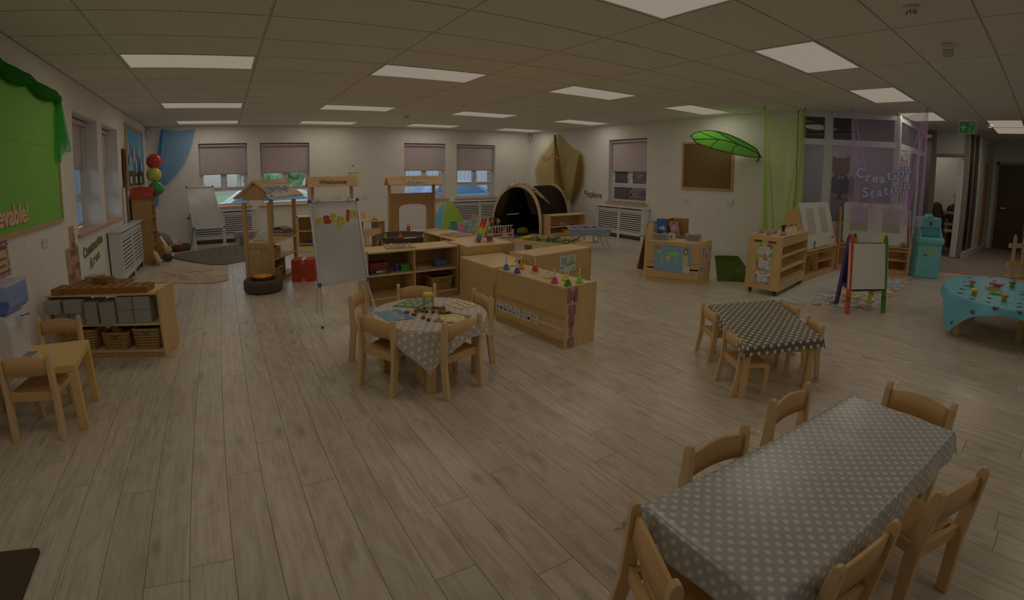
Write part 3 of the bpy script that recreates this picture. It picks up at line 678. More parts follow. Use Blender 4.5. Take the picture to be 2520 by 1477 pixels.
# ------------------------------------------------------------------ tables with spotted cloths
def table_legs(t, a, b_, h, leg=.05, m_=PINE, sh=0):
    for sx in (-1, 1):
        for sy in (-1, 1):
            x, y = sx * (a - leg / 2 - .045), sy * (b_ - leg / 2 - .03); x += sh * y
            obj('leg', MB().box(x - leg / 2, x + leg / 2, y - leg / 2, y + leg / 2, 0, h - .02), m_, t, bev=.004)
def rect_cloth(a, b_, h, drop, n, flare=.25, rip=.006, seed=0, sh=0):
    def pos(u, v):
        X, Y = (u - .5) * 2 * (a + drop), (v - .5) * 2 * (b_ + drop)
        du, dv = max(abs(X) - a, 0), max(abs(Y) - b_, 0); sx, sy = (1 if X > 0 else -1), (1 if Y > 0 else -1)
        d = math.hypot(du, dv)
        fx = (du * flare if du else 0) + (.22 * min(du, dv)); fy = (dv * flare if dv else 0) + (.22 * min(du, dv))
        r = rip * (math.sin(X * 23 + seed) * (dv > 0) + math.sin(Y * 21 + seed) * (du > 0)) * min(1, d / .05)
        z = h - d * (1 - .3 * flare) if d > 0 else h
        z -= .0
        return (sx * (min(abs(X), a) + fx + (r if du else 0)), sy * (min(abs(Y), b_) + fy + (r if dv else 0)), z)
    p0 = pos; pos = lambda u, v: (lambda q: (q[0] + sh * q[1], q[1], q[2]))(p0(u, v))
    nx, ny = n, max(8, int(n * (b_ + drop) / (a + drop)))
    # snap grid lines on the table edge so that the fold stays crisp
    return MB().sheet(pos, nx * 2, ny * 2, uvf=lambda u, v: ((u - .5) * 2 * (a + drop), (v - .5) * 2 * (b_ + drop)))
def rect_table(loc, rz, a, b_, h, drop, clothm, tl, cl, leg=.05, sh=0):
    SH = Matrix(((1, sh, 0, 0), (0, 1, 0, 0), (0, 0, 1, 0), (0, 0, 0, 1)))
    t = thing('table', tl, 'table', loc, rz, 'tables under spotted cloths')
    obj('tabletop', MB().box(-a + .004, a - .004, -b_ + .004, b_ - .004, h - .022, h - .002).xf(SH), PINE, t); table_legs(t, a, b_, h, leg, sh=sh)
    obj('apron', MB().box(-a + .05, a - .05, -b_ + .03, -b_ + .045, h - .07, h - .022).box(-a + .05, a - .05, b_ - .045, b_ - .03, h - .07, h - .022).xf(SH), PINE, t)
    c = obj('tablecloth', rect_cloth(a, b_, h + .002, drop, 44, sh=sh), clothm, None, loc, (0, 0, rz)); tag(c, cl, 'tablecloth', 'spotted oilcloths')
P_BIG = polka('grey oilcloth with pale dots', (94, 88, 81), (162, 150, 138), (.052, .043), .0088, .26)
P_DARK = polka('dark oilcloth with pale dots', (60, 50, 40), (152, 140, 126), (.085, .06), .0125, .3)
P_RND = polka('taupe oilcloth with pale dots', (104, 88, 75), (156, 144, 130), (.085, .062), .0125, .32)
rect_table((1.70, .455, 0), rad(-5.0), .70, .235, .47, .095, P_BIG, 'low rectangular table under the big grey spotted cloth', 'big grey oilcloth with pale dots on the rectangular table nearest the viewer')
rect_table((3.457, 1.64, 0), rad(45.8), .50, .32, .385, .065, P_DARK, 'low rectangular table under the dark spotted cloth', 'dark grey oilcloth with pale dots on the table in the middle distance', .045, -.406)
# round table
t = thing('table', 'round low table under the taupe spotted cloth', 'table', (1.31, 2.93, 0), rad(20), 'tables under spotted cloths')
obj('tabletop', MB().lathe([(.4, .436), (.41, .44), (.41, .455), (.4, .458)], n=40), PINE, t); table_legs(t, .3, .3, .44, .05)
def rcl(u, v):
    Hs = .50; X, Y = (u - .5) * 2 * Hs, (v - .5) * 2 * Hs; R = .412
    d = math.hypot(X, Y); a = math.atan2(Y, X)
    if d <= R: return (X, Y, .461)
    e = d - R; q = 1 + .0; rp = R + e * .22 + min(e, .1) * .16 * math.sin(a * 9 + .6) + e * .10 * math.sin(a * 4)
    return (rp * math.cos(a), rp * math.sin(a), .461 - e * .96)
c = obj('tablecloth', MB().sheet(rcl, 60, 60, uvf=lambda u, v: ((u - .5), (v - .5))), P_RND, None, (1.31, 2.93, 0), (0, 0, rad(21)))
tag(c, 'taupe oilcloth with pale dots draped over the round table', 'tablecloth', 'spotted oilcloths')
TZ = .4635
j = thing('jar', 'clear plastic jar with a yellow lid on the round table', 'jar', (1.335, 3.0, TZ), 0)
obj('body', MB().lathe([(.036, 0), (.04, .004), (.04, .088), (.034, .096)], n=20), glass('clear plastic', (.9, .9, .88), .22, (140, 130, 118), .1), j)
obj('lid', MB().lathe([(.038, .094), (.04, .096), (.04, .116), (.036, .12)], n=20), YEL, j)
def card(name, label, cat, quad, z, m, group=None):
    cx = sum(p[0] for p in quad) / 4; cy = sum(p[1] for p in quad) / 4
    t = thing(name, label, cat, (cx, cy, z), 0, group)
    q = [(p[0] - cx, p[1] - cy) for p in quad]
    obj('sheet', MB().prism(q, 2, 0, .0012), m, t); return t, q
def lerpq(q, u, v):
    a = [q[0][i] * (1 - u) + q[1][i] * u for i in (0, 1)]; b_ = [q[3][i] * (1 - u) + q[2][i] * u for i in (0, 1)]
    return (a[0] * (1 - v) + b_[0] * v, a[1] * (1 - v) + b_[1] * v)
GREENP = mat('green card', (58, 74, 44), .6); BLUEP = mat('blue card', (92, 112, 122), .6); SKYP = mat('deep sky blue card', (58, 86, 118), .6)
SUN = mat('sunflower yellow', (146, 118, 52), .6); BROWNP = mat('brown print', (84, 60, 44), .6); TANP = mat('tan print', (122, 90, 64), .6)
t, q = card('counting_mat', 'green counting mat with white flowers on the round table', 'mat', [(1.12, 3.18), (1.28, 3.06), (1.48, 3.2), (1.34, 3.33)], TZ, GREENP, 'counting mats')
fl = MB(); [fl.lathe([(.018, .0013), (.018, .002)], (*lerpq(q, u, v), 0), 10) for u in (.2, .5, .8) for v in (.2, .5, .8)]; obj('flower', fl, PAPER, t)
fl = MB(); [fl.lathe([(.007, .0021), (.007, .0025)], (*lerpq(q, u, v), 0), 8) for u in (.2, .5, .8) for v in (.2, .5, .8)]; obj('flower_centre', fl, BROWNP, t)
t, q = card('counting_mat', 'blue counting mat with sunflowers and bees on the round table', 'mat', [(.97, 2.86), (1.15, 2.83), (1.13, 3.09), (.95, 3.10)], TZ, BLUEP, 'counting mats')
obj('sky_band', MB().prism([lerpq(q, .62, 0), lerpq(q, 1, 0), lerpq(q, 1, 1), lerpq(q, .62, 1)], 2, .0012, .0018), SKYP, t)
fl = MB(); [fl.lathe([(.016, .0019), (.016, .0026)], (*lerpq(q, .66 + .05 * (i % 2), .1 + .2 * i), 0), 10) for i in range(5)]; obj('sunflower', fl, SUN, t)
fl = MB(); [fl.box(*(lambda p: (p[0] - .005, p[0] + .005, p[1] - .003, p[1] + .003))(lerpq(q, .08 + .1 * a, .08 + .11 * b_)), .0012, .002) for a in range(5) for b_ in range(8)]; obj('printed_bee', fl, INK, t)
t, q = card('counting_mat', 'white counting mat with pictures in rows on the right of the round table', 'mat', [(1.53, 2.88), (1.70, 2.92), (1.64, 3.14), (1.5, 3.07)], TZ, CREAM, 'counting mats')
fl = MB()
for a in range(3):
    for b_ in range(5): p = lerpq(q, .18 + .3 * a, .12 + .19 * b_); fl.box(p[0] - .012, p[0] + .012, p[1] - .012, p[1] + .012, .0012, .002)
obj('picture', fl, TANP, t); obj('dark_strip', MB().prism([lerpq(q, .38, .1), lerpq(q, .46, .1), lerpq(q, .46, .9), lerpq(q, .38, .9)], 2, .0012, .0017).prism([lerpq(q, .7, .1), lerpq(q, .78, .1), lerpq(q, .78, .9), lerpq(q, .7, .9)], 2, .0012, .0017), INK, t)
t, q = card('counting_mat', 'brown honeycomb counting mat at the front of the round table', 'mat', [(1.24, 2.72), (1.36, 2.60), (1.53, 2.70), (1.43, 2.86)], TZ, BROWNP, 'counting mats')
obj('disc', MB().lathe([(.085, .0012), (.085, .0018)], n=24), CREAM, t)
fl = MB(); [fl.lathe([(.024, .0019), (.024, .0025)], (.053 * math.cos(a), .053 * math.sin(a), 0), 6) for a in [i * PI / 3 for i in range(6)]]; obj('honey_cell', fl, SUN, t)
bee = thing('toy_bee', 'small black and yellow striped toy bee on the round table', 'toy', (0, 0, 0), 0, 'toy bees scattered on the round table')
obj('body', MB().ball((0, 0, .007), (.021, .015, .011), 10, 6), BLACK, bee)
obj('stripe', MB().ball((-.006, 0, .007), (.0045, .0152, .0115), 10, 6).ball((.008, 0, .007), (.004, .0146, .011), 10, 6), YEL, bee)
BEES = [(1.155, 2.97), (1.18, 2.90), (1.21, 2.81), (1.225, 2.75), (1.225, 2.965), (1.25, 3.0), (1.265, 2.955), (1.29, 2.93), (1.33, 2.90), (1.365, 2.86), (1.39, 2.84), (1.40, 2.87), (1.42, 2.83), (1.385, 2.90), (1.40, 2.96), (1.425, 2.93), (1.44, 2.965), (1.30, 3.0), (1.375, 2.985)]
for n, (x, y) in enumerate(BEES):
    rz = (n * 2.4) % 6.28
    if n == 0: bee.location = (x, y, TZ); bee.rotation_euler = (0, 0, rz)
    else: dup(bee, (x, y, TZ), rz, bee['label'])

# ------------------------------------------------------------------ plywood units in the middle of the room
def unit(name, label, x0, x1, y0, y1, h, face, cols=2, shelves=(.33,), cat='shelf unit', group=None, back=True, toe=.06, rz=0, lip=.02):
    """open shelf unit, world-aligned; face: side that is open ('-y','+y','-x')"""
    cx, cy = (x0 + x1) / 2, (y0 + y1) / 2
    L, Dp = (x1 - x0, y1 - y0) if face[1] == 'y' else (y1 - y0, x1 - x0)
    rot = {'-y': 0, '+y': PI, '-x': -PI / 2, '+x': PI / 2}[face] + rz
    t = thing(name, label, cat, (cx, cy, 0), rot, group); T = .018; a = L / 2; b_ = Dp / 2
    obj('top', MB().box(-a + T, a - T, -b_, b_, h - T - .004, h - .004), BIRCH, t, bev=.002)
    for s in (-1, 1): obj('side_panel', MB().box(min(s * a, s * (a - T)), max(s * a, s * (a - T)), -b_, b_, 0, h + lip * .4), BIRCHV, t, bev=.003)
    obj('bottom_shelf', MB().box(-a + T, a - T, -b_, b_ - .01, toe, toe + T), BIRCH, t)
    obj('plinth', MB().box(-a + T, a - T, -b_ + .01, -b_ + .025, 0, toe), EDGE, t)
    if back: obj('back_panel', MB().box(-a + T, a - T, b_ - .012, b_, 0, h - T - .004), INNER, t)
    cw = (L - 2 * T - (cols - 1) * T) / cols
    for c in range(1, cols): x = -a + T + c * cw + (c - 1) * T; obj('divider', MB().box(x, x + T, -b_ + .004, b_ - .012, toe + T, h - T - .004), BIRCHV, t)
    for z in shelves:
        for c in range(cols): x = -a + T + c * (cw + T); obj('shelf', MB().box(x, x + cw, -b_ + .003, b_ - .012, z - T, z), BIRCH, t, bev=.002)
    return t
unit('shelf_unit', 'long birch plywood shelf unit behind the round table', 1.405, 2.53, 4.78, 5.18, .60, '-y', 2, (.34,), group='birch plywood units')
unit('cupboard_unit', 'raised birch unit joining the end of the long shelf unit, stacking rings on top', 2.54, 3.24, 4.66, 5.15, .60, '+y', 1, (.3,), group='birch plywood units')
unit('shelf_unit', 'birch shelf unit holding puzzle board behind the long shelf unit', 2.76, 3.2, 5.17, 6.35, .58, '-x', 2, (.3,), group='birch plywood units')
# corner worktop with a curved cut-out
t = thing('corner_unit', 'low birch corner unit with a curved cut-out, between the shelf unit and the music unit', 'unit', (2.815, 4.235, 0), 0, 'birch plywood units')
poly = [(-.35, .40), (-.35, -.32), (-.02, -.32)] + [(.19 - .19 * math.cos(a), -.32 + .30 * math.sin(a)) for a in [rad(q) for q in (15, 35, 55, 75, 90)]] + [(.21, -.02), (.21, .40)]
obj('worktop', MB().prism(poly, 2, .47, .49), BIRCH, t, bev=.002)
obj('front_panel', MB().box(-.35, -.33, -.32, .40, 0, .47), BIRCHV, t); obj('side_panel', MB().box(-.33, -.02, -.32, -.30, 0, .47), BIRCHV, t)
obj('curved_panel', MB().sheet(lambda u, v: (.19 - .19 * math.cos(rad(6 + 84 * u)), -.30 + .30 * math.sin(rad(6 + 84 * u)) , v * .47), 10, 1), INNER, t, solid=.01)
obj('back_panel', MB().box(-.33, .21, .38, .40, 0, .47), INNER, t)
# music unit
t = thing('music_unit', 'low birch cupboard with purple word Music down its end and hand bells on top', 'cupboard', (2.60, 3.27, 0), rad(4.5), 'birch plywood units')
A2, B2, HH = .18, .48, .53
obj('top', MB().box(-A2 + .002, A2 - .002, -B2 + .018, B2 - .018, HH - .022, HH - .004), BIRCH, t, bev=.002)
obj('end_panel', MB().box(-A2, A2, -B2, -B2 + .018, 0, HH + .008), BIRCHV, t, bev=.003); obj('end_panel', MB().box(-A2, A2, B2 - .018, B2, 0, HH + .008), BIRCHV, t, bev=.003)
obj('side_board', MB().box(-A2 + .006, -A2 + .02, -B2 + .018, B2 - .018, .28, HH - .022), BIRCHV, t); obj('side_board', MB().box(-A2 + .006, -A2 + .02, -B2 + .018, B2 - .018, .075, .262), BIRCHV, t)
obj('rail', MB().box(-A2 - .002, -A2 + .02, -B2 + .018, B2 - .018, .262, .28).box(-A2 - .002, -A2 + .02, -B2 + .018, B2 - .018, .06, .075), EDGE, t)
obj('plinth', MB().box(-A2 + .012, -A2 + .02, -B2 + .018, B2 - .018, 0, .06), EDGE, t)
obj('side_board', MB().box(A2 - .02, A2 - .006, -B2 + .018, B2 - .018, 0, HH - .022), BIRCHV, t)
GLIT = ramp_mat('purple glitter', 'noise', 900, [(.35, (74, 44, 46)), (.55, (86, 54, 56)), (.70, (116, 88, 88))], rough=.4)
for s_, z, sz in (('M', .455, .155), ('u', .345, .16), ('s', .255, .16), ('i', .175, .16), ('c', .07, .16)):
    letter('letter', s_, sz, .003, GLIT, t, (-A2 + .062, -B2 - .003, z), BACK, bold=.009)
t2 = obj('tape_strip', MB().box(-A2 + .003, -A2 + .0055, -B2 + .02, B2 - .03, .155, .172), PAPER, t)
CC = [RED, BLACK, BLUE, BROWNP, LBLUE, LIME, PINK, BLACK, SUN]
for q, (lt, y) in enumerate(zip('tiudeapos', (.44, .385, .32, .255, .185, .13, .05, -.02, -.12))):
    cdp = obj('picture_card', MB().box(-A2 - .001, -A2 + .003, y - .029, y + .029, .122, .212), PAPER, t, label='white card with the letter %s' % lt)
    obj('picture', MB().prism([(y + .018 * math.cos(a), .155 + .016 * math.sin(a)) for a in [rad(z_ * 45) for z_ in range(8)]], 0, -A2 - .0025, -A2 - .001), CC[q], cdp)
    letter('letter', lt, .03, .0006, INK, cdp, (-A2 - .002, y + .012, .19), (PI / 2, 0, -PI / 2))
# unit with picture
t = thing('display_unit', 'low birch cupboard back with a laminated tree picture, right of the corner unit', 'cupboard', (3.58, 4.34, 0), rad(9), 'birch plywood units')
obj('top', MB().box(-.53, .53, -.17, .17, .508, .526), BIRCH, t, bev=.002)
for s in (-1, 1): obj('side_panel', MB().box(min(s * .53, s * .548), max(s * .53, s * .548), -.175, .175, 0, .54), BIRCHV, t, bev=.003)
obj('front_board', MB().box(-.53, .53, -.165, -.15, .27, .508), INNER, t); obj('front_board', MB().box(-.53, .53, -.165, -.15, .02, .25), INNER, t)
obj('rail', MB().box(-.53, .53, -.172, -.15, .25, .27), EDGE, t)
pc = obj('picture_sheet', MB().box(-.06, .24, -.168, -.1655, .255, .47), mat('pale printed sheet', (118, 112, 104), .5), t)
obj('hill', MB().prism([(-.04, .33), (.04, .36), (.14, .395), (.22, .40), (.22, .36), (-.04, .325)], 1, -.1695, -.168), mat('hill print', (84, 96, 44), .6), pc)
obj('ground_line', MB().prism([(-.045, .32), (.225, .355), (.225, .362), (-.045, .327)], 1, -.170, -.168), INK, pc)
obj('leaf_print', MB().prism([(.16 + .026 * math.cos(a), .43 + .03 * math.sin(a)) for a in [rad(q * 40) for q in range(9)]], 1, -.1695, -.168).prism([(-.04, .27), (.03, .275), (-.02, .305), (-.04, .31)], 1, -.1695, -.168).prism([(.22, .275), (.15, .28), (.2, .32), (.22, .325)], 1, -.1695, -.168), mat('leaf print', (96, 100, 60), .6), pc)
obj('trunk_print', MB().box(.157, .163, -.170, -.168, .35, .42), BROWNP, pc)
tx = MB(); [tx.box(-.03, .08 - (q % 3) * .01, -.1692, -.168, .44 - q * .01, .443 - q * .01) for q in range(8)]; obj('printed_text', tx, INK, pc)
# hand bells
HW = mat('ivory handle', (144, 134, 118), .35)
bell0 = None
BELLS = [((2.44, 3.64), (34, 66, 88), 'dark teal'), ((2.44, 3.46), (44, 42, 92), 'deep blue'), ((2.585, 3.60), (140, 84, 22), 'orange'), ((2.60, 3.40), (108, 30, 24), 'dark red'),
         ((2.49, 2.98), (120, 32, 58), 'raspberry pink'), ((2.52, 2.845), (28, 72, 24), 'dark green'), ((2.64, 3.02), (136, 118, 34), 'yellow'), ((2.68, 2.88), (84, 128, 42), 'lime green')]
for (x, y), c, nme in BELLS:
    m_ = mat(nme + ' bell enamel', c, .15, spec=.6)
    zb = .53 if nme != 'dark red' else .545
    t = thing('hand_bell', '%s hand bell with white handle on the music unit' % nme, 'bell', (x, y, zb), 0, 'hand bells on the music unit')
    obj('bell', MB().lathe([(.033, 0), (.0335, .004), (.028, .012), (.0235, .022), (.021, .033), (.0195, .040), (.015, .046), (.005, .048)], n=24), m_, t)
    obj('handle', MB().lathe([(.0068, .046), (.0055, .056), (.007, .10), (.0085, .112), (.006, .119), (.0, .12)], n=12), HW, t)
t = thing('jingle_block', 'small wooden block of jingles under the dark red bell', 'instrument', (2.60, 3.38, .526), rad(20))
obj('block', MB().box(-.055, .03, -.018, .018, 0, .014), PINE, t, bev=.002); obj('jingle', MB().lathe([(.008, .014), (.008, .0185)], (.012, 0, 0), 10).lathe([(.008, .014), (.008, .0185)], (-.045, 0, 0), 10), CHROME, t)
t = thing('tambourine', 'round pale wooden tambourine in the middle of the music unit', 'tambourine', (2.575, 3.16, .526), 0)
obj('frame', MB().lathe([(.052, 0), (.056, 0), (.056, .032), (.052, .032), (.052, 0)], n=28, cap=False), CREAM, t)
obj('jingle', MB().lathe([(.009, -.002), (.009, .002)], n=10).xf(Matrix.Translation((-.02, -.056, .016)) @ Matrix.Rotation(PI / 2, 4, 'X')).lathe([(.009, -.002), (.009, .002)], (0, 0, 0), 10).xf(Matrix.Translation((0, -.0, .0))), CHROME, t, loc=(0, -.004, 0))
tag(obj('drumstick', MB().box(-.03, .03, -.005, .005, 0, .006), PINK, None, (2.70, 3.33, .526), (0, 0, .3)), 'small pink stick behind the tambourine', 'toy')
# things in the long shelf unit
def tray_box(name, label, cat, loc, w, d, h, m, rz=0, taper=.85, group=None):
    t = thing(name, label, cat, loc, rz, group); mb = MB(); a, b_ = w / 2, d / 2; k = taper; T = .003
    lo = [(-a * k, -b_ * k), (a * k, -b_ * k), (a * k, b_ * k), (-a * k, b_ * k)]; hi = [(-a, -b_), (a, -b_), (a, b_), (-a, b_)]
    li = [(p[0] * .94, p[1] * .94) for p in lo]; hi2 = [(p[0] * .94, p[1] * .94) for p in hi]
    vs = [(*p, 0) for p in lo] + [(*p, h) for p in hi] + [(*p, h) for p in hi2] + [(*p, T) for p in li]
    fs = [(3, 2, 1, 0)] + [(i, (i + 1) % 4, 4 + (i + 1) % 4, 4 + i) for i in range(4)] + [(4 + i, 4 + (i + 1) % 4, 8 + (i + 1) % 4, 8 + i) for i in range(4)] + [(8 + i, 8 + (i + 1) % 4, 12 + (i + 1) % 4, 12 + i) for i in range(4)] + [(12, 13, 14, 15)]
    mb.add(vs, fs); obj('tub', mb, m, t)
    rm = MB(); r_ = .006
    rm.box(-a - r_, a + r_, -b_ - r_, -b_, h - .008, h).box(-a - r_, a + r_, b_, b_ + r_, h - .008, h).box(-a - r_, -a, -b_, b_, h - .008, h).box(a, a + r_, -b_, b_, h - .008, h)
    obj('rim', rm, m, t); return t
SH = .341
t = thing('tray_stack', 'stack of dark red wire trays on the long shelf unit', 'tray', (1.56, 4.95, SH + .045), 0)
DRED = mat('dark red tray', (84, 34, 24), .4)
for q in range(3):
    z = q * .026; obj('tray', MB().box(-.1, .11, -.09, .09, z, z + .004).box(-.1, .11, -.094, -.088, z, z + .02).box(-.1, .11, .088, .094, z, z + .02).box(.106, .112, -.09, .09, z, z + .02), DRED, t)
t = thing('box', 'dark blue box with a white label under the red trays', 'box', (1.57, 4.95, SH), 0)
obj('carton', MB().box(-.11, .13, -.11, .1, 0, .044), mat('navy card', (42, 36, 52), .6), t); obj('label', MB().box(-.04, .07, -.1115, -.1102, .01, .034), PAPER, t); obj('barcode', MB().box(.035, .06, -.1125, -.1117, .014, .03), INK, t)
t = thing('pen_pot', 'dark blue mesh pot of pens on the long shelf unit', 'pot', (1.79, 4.90, SH), 0)
obj('pot', MB().lathe([(.034, 0), (.036, .1), (.033, .1), (.031, .004)], n=14, sx=1, cap=False).lathe([(.034, 0), (.0, .0)], n=14), mat('dark blue pot', (36, 34, 66), .4), t)
for dx, dy, h_ in ((-.018, 0, .135), (.005, .01, .125), (.02, -.005, .13)): obj('pen', MB().tube([(dx * .4, dy * .4, .01), (dx, dy, h_)], .004, 6), BLACK, t)
tray_box('tub', 'small green plastic tub beside the pen pot', 'tub', (1.885, 4.90, SH), .11, .1, .075, GRN)
t = tray_box('tub', 'small dark blue plastic tub at the right of the long shelf unit', 'tub', (2.34, 4.93, SH), .15, .12, .085, mat('dusky blue plastic', (54, 50, 76), .4))
t = thing('paper_stack', 'loose white papers on the right shelf of the long shelf unit', 'paper', (2.11, 4.92, SH), 0)
for q in range(3): obj('sheet', MB().box(-.09 + q * .01, .1 - q * .012, -.08, .07, q * .001, q * .001 + .0008), PAPER, t, rot=(0, 0, q * .12))
WICK = ramp_mat('wicker', 'noise', 140, [(.35, (84, 58, 30)), (.6, (122, 92, 54))], rough=.7, bump=.8, stretch=(1, 1, 3))
WICKD = mat('wicker inside', (62, 44, 28), .9)
def basket(label, loc, w, d, h, rz=0, group='wicker baskets', rows_=7):
    t = thing('wicker_basket', label, 'basket', loc, rz, group); a, b_ = w / 2, d / 2
    for q in range(rows_):
        z = (q + .5) * h / rows_; k = .9 + .1 * (q + .5) / rows_; pts = []
        for p in rr(2 * a * k, 2 * b_ * k, .02, 2):
            pts.append((p[0], p[1], z))
        # weave waves
        n = 36; per = pts + [pts[0]]; out = []
        L = [0]
        for i in range(len(pts)): L.append(L[-1] + (Vector(per[i + 1]) - Vector(per[i])).length)
        for i in range(n):
            s_ = L[-1] * i / n; j_ = max(x_ for x_ in range(len(pts)) if L[x_] <= s_ + 1e-9); f_ = (s_ - L[j_]) / max(1e-6, L[j_ + 1] - L[j_])
            p = Vector(per[j_]).lerp(Vector(per[j_ + 1]), f_); c = Vector((p.x, p.y, 0)).normalized() * (.0025 * (1 if (i + q) % 2 else -1)); out.append(p + c)
        obj('woven_row', MB().tube(out, h / rows_ * .5, 4, closed=True), WICK, t)
    obj('lining', MB().box(-a * .9, a * .9, -b_ * .9, b_ * .9, .002, .006).box(-a * .9, a * .9, -b_ * .92, -b_ * .9, .004, h * .9).box(-a * .9, a * .9, b_ * .9, b_ * .92, .004, h * .9).box(-a * .92, -a * .9, -b_ * .9, b_ * .9, .004, h * .9).box(a * .9, a * .92, -b_ * .9, b_ * .9, .004, h * .9), WICKD, t)
    obj('rim', MB().tube([(p[0], p[1], h) for p in rr(2 * a * 1.01, 2 * b_ * 1.01, .02, 2)], .008, 6, closed=True), WICK, t)
    obj('handle_slot', MB().box(-.035, .035, -b_ - .004, -b_ + .004, h - .045, h - .02), BLACK, t)
    return t
basket('wicker basket on the lower right shelf of the long shelf unit', (2.33, 4.93, .079), .28, .24, .15)

# ------------------------------------------------------------------ left wall
def wtext(s_, size, m, parent, loc, rot, ext=.002, bold=0, sp=1.0, name='lettering'): return link(name, text_mesh(s_, size, ext, m, bold=bold, sp=sp), parent, loc, rot)
XW = XL
t = thing('display_board', 'large green backed display board in a wooden frame on the left wall', 'notice board', (XW, 0, 0))
GRB = mat('bright green backing paper', (66, 94, 34), .7, bump=.1, bscale=8)
obj('backing', MB().box(.002, .016, 3.0, 5.15, 1.12, 2.3), GRB, t); obj('paper_fold', MB().box(.016, .0185, 3.0, 5.14, 1.80, 2.29), GRB, t)
OKF = wood('oak frame', (112, 82, 54), (94, 66, 40), 1, .45)
obj('frame', MB().box(.0, .026, 3.0, 5.18, 1.085, 1.12).box(0, .026, 5.15, 5.185, 1.12, 2.3).box(0, .026, 3.0, 5.15, 2.3, 2.335), OKF, t)
PEACH = mat('peach foam letters', (134, 102, 78), .6)
link('letter', text_mesh('evable!', .215, .006, PEACH, align='RIGHT', bold=.005, sp=1.0), t, (.022, 4.27, 1.235), LEFT)
TULLE = sheer('dark green tulle', (26, 66, 20), .75, .8, .4)
def tul(u, v):
    y = 3.0 + 2.12 * u; sag = .09 * abs(math.sin(u * PI * 3.2)); a = v * 2 * PI
    r_ = .045 + .022 * abs(math.sin(u * PI * 3.2)) + .009 * math.sin(a * 3 + u * 20)
    z = 2.335 - .05 * u * u - sag * .5
    return (.05 + r_ * .5 * math.cos(a), y + .01 * math.sin(a * 2), z + r_ * math.sin(a))
t = thing('tulle_swag', 'dark green tulle swag draped along the top of the green display board', 'fabric', (XW, 0, 0))
obj('swag', MB().sheet(tul, 60, 14), TULLE, t)
def tail(u, v):
    y = 5.05 + (u - .1) * (.10 + .30 * v) + .02; x = .05 + .02 * math.sin(u * 22) * (.4 + v)
    return (x, y, 2.30 - v * (.58 + .10 * math.sin(u * 9)) * (1 - .25 * u))
obj('tail', MB().sheet(tail, 26, 14), sheer('green tulle tail', (30, 92, 34), .6, .8, .4), t)
def socket(label, loc, rot, m_=WHITE, plug=False):
    t = thing('double_socket', label, 'socket', loc, rot, 'white double sockets')
    obj('plate', MB().box(-.073, .073, -.012, 0, -.043, .043), m_, t, bev=.003)
    obj('pin_hole', MB().box(-.048, -.04, -.0135, -.012, .0, .012).box(-.03, -.024, -.0135, -.012, -.012, -.004).box(-.054, -.048, -.0135, -.012, -.012, -.004).box(.04, .048, -.0135, -.012, 0, .012).box(.024, .03, -.0135, -.012, -.012, -.004).box(.048, .054, -.0135, -.012, -.012, -.004), mat('socket slot', (84, 74, 66), .6), t)
    obj('switch', MB().box(-.022, -.01, -.015, -.012, .018, .034).box(.01, .022, -.015, -.012, .018, .034), m_, t)
    if plug: obj('plug', MB().box(.01, .075, -.05, -.012, -.05, .03), m_, t, bev=.005)
    return t
socket('white double socket on the left wall under the green board', (XW, 4.63, .95), PI / 2)
socket('white double socket on the back wall between the stalls, left one', (2.58, YB, .9), 0)
socket('white double socket on the back wall between the stalls, right one', (3.25, YB, .89), 0)
socket('white double socket on the right wall under the brown board, left one', (XR, 5.72, .96), -PI / 2)
socket('white double socket with plug adaptor on the right wall', (XR, 4.76, .98), -PI / 2, plug=True)
socket('white double socket beside the word Explore', (XR, 8.74, .86), -PI / 2)
socket('white control plate on the wall behind the lime netting', (XR, 3.82, 1.30), -PI / 2)
t = thing('poster', 'small framed button patterned poster low on the left wall', 'poster', (XW, 3.72, .95))
obj('sheet', MB().box(0, .002, -.14, .15, -.17, .14), mat('laminate', (120, 104, 96), .3), t)
obj('print', MB().box(.002, .003, -.13, .12, -.13, .12), mat('maroon print', (84, 36, 46), .5), t); obj('print_label', MB().box(.003, .004, -.1, .09, -.09, .06), mat('cream print', (112, 88, 64), .5), t)
bt = [MB() for _ in range(3)]; rb_ = random.Random(5)
for q in range(30):
    a = q / 30 * 4; y, z = ((-.12 + .24 * (a % 1)), .1) if a < 1 else (.105, .1 - .2 * (a % 1)) if a < 2 else (.105 - .24 * (a % 1), -.115) if a < 3 else (-.125, -.11 + .2 * (a % 1))
    bt[q % 3].prism([(y + .014 * math.cos(rad(w_ * 45)), z + .014 * math.sin(rad(w_ * 45))) for w_ in range(8)], 0, .004, .0055)
for b_, m_ in zip(bt, (PINK, LBLUE, mat('tan button', (128, 88, 60), .5))): obj('printed_button', b_, m_, t)
wtext('Welcome', .04, INK, t, (.0045, -.005, 0), LEFT, .0005); wtext('Buttons', .04, INK, t, (.0045, -.005, -.05), LEFT, .0005)
t = thing('brick_paper', 'torn strip of brick patterned wallpaper on the left wall under the sill', 'paper', (XW, 0, 0))
obj('sheet', MB().box(0, .002, 5.17, 5.62, .30, .80).box(0, .002, 5.35, 5.54, .80, 1.01), mat('brick paper ground', (92, 76, 60), .8), t)
rb_ = random.Random(9); bq = [MB() for _ in range(3)]; BQM = [mat('paper brick %d' % q, c, .8) for q, c in enumerate([(88, 56, 40), (74, 46, 34), (100, 70, 52)])]
for rrw in range(9):
    for cc_ in range(4):
        y, z = 5.1 + cc_ * .16 + (rrw % 2) * .08, .31 + rrw * .078
        lo, hi = (5.175, 5.615) if z < .77 else (5.355, 5.535)
        a, b2 = max(lo, y), min(hi, y + .15)
        if b2 - a > .03 and z + .068 < 1.0: link('printed_brick', MB().box(.002, .004, a, b2, z, z + .068).mesh('b', BQM[rb_.randrange(3)]), t)
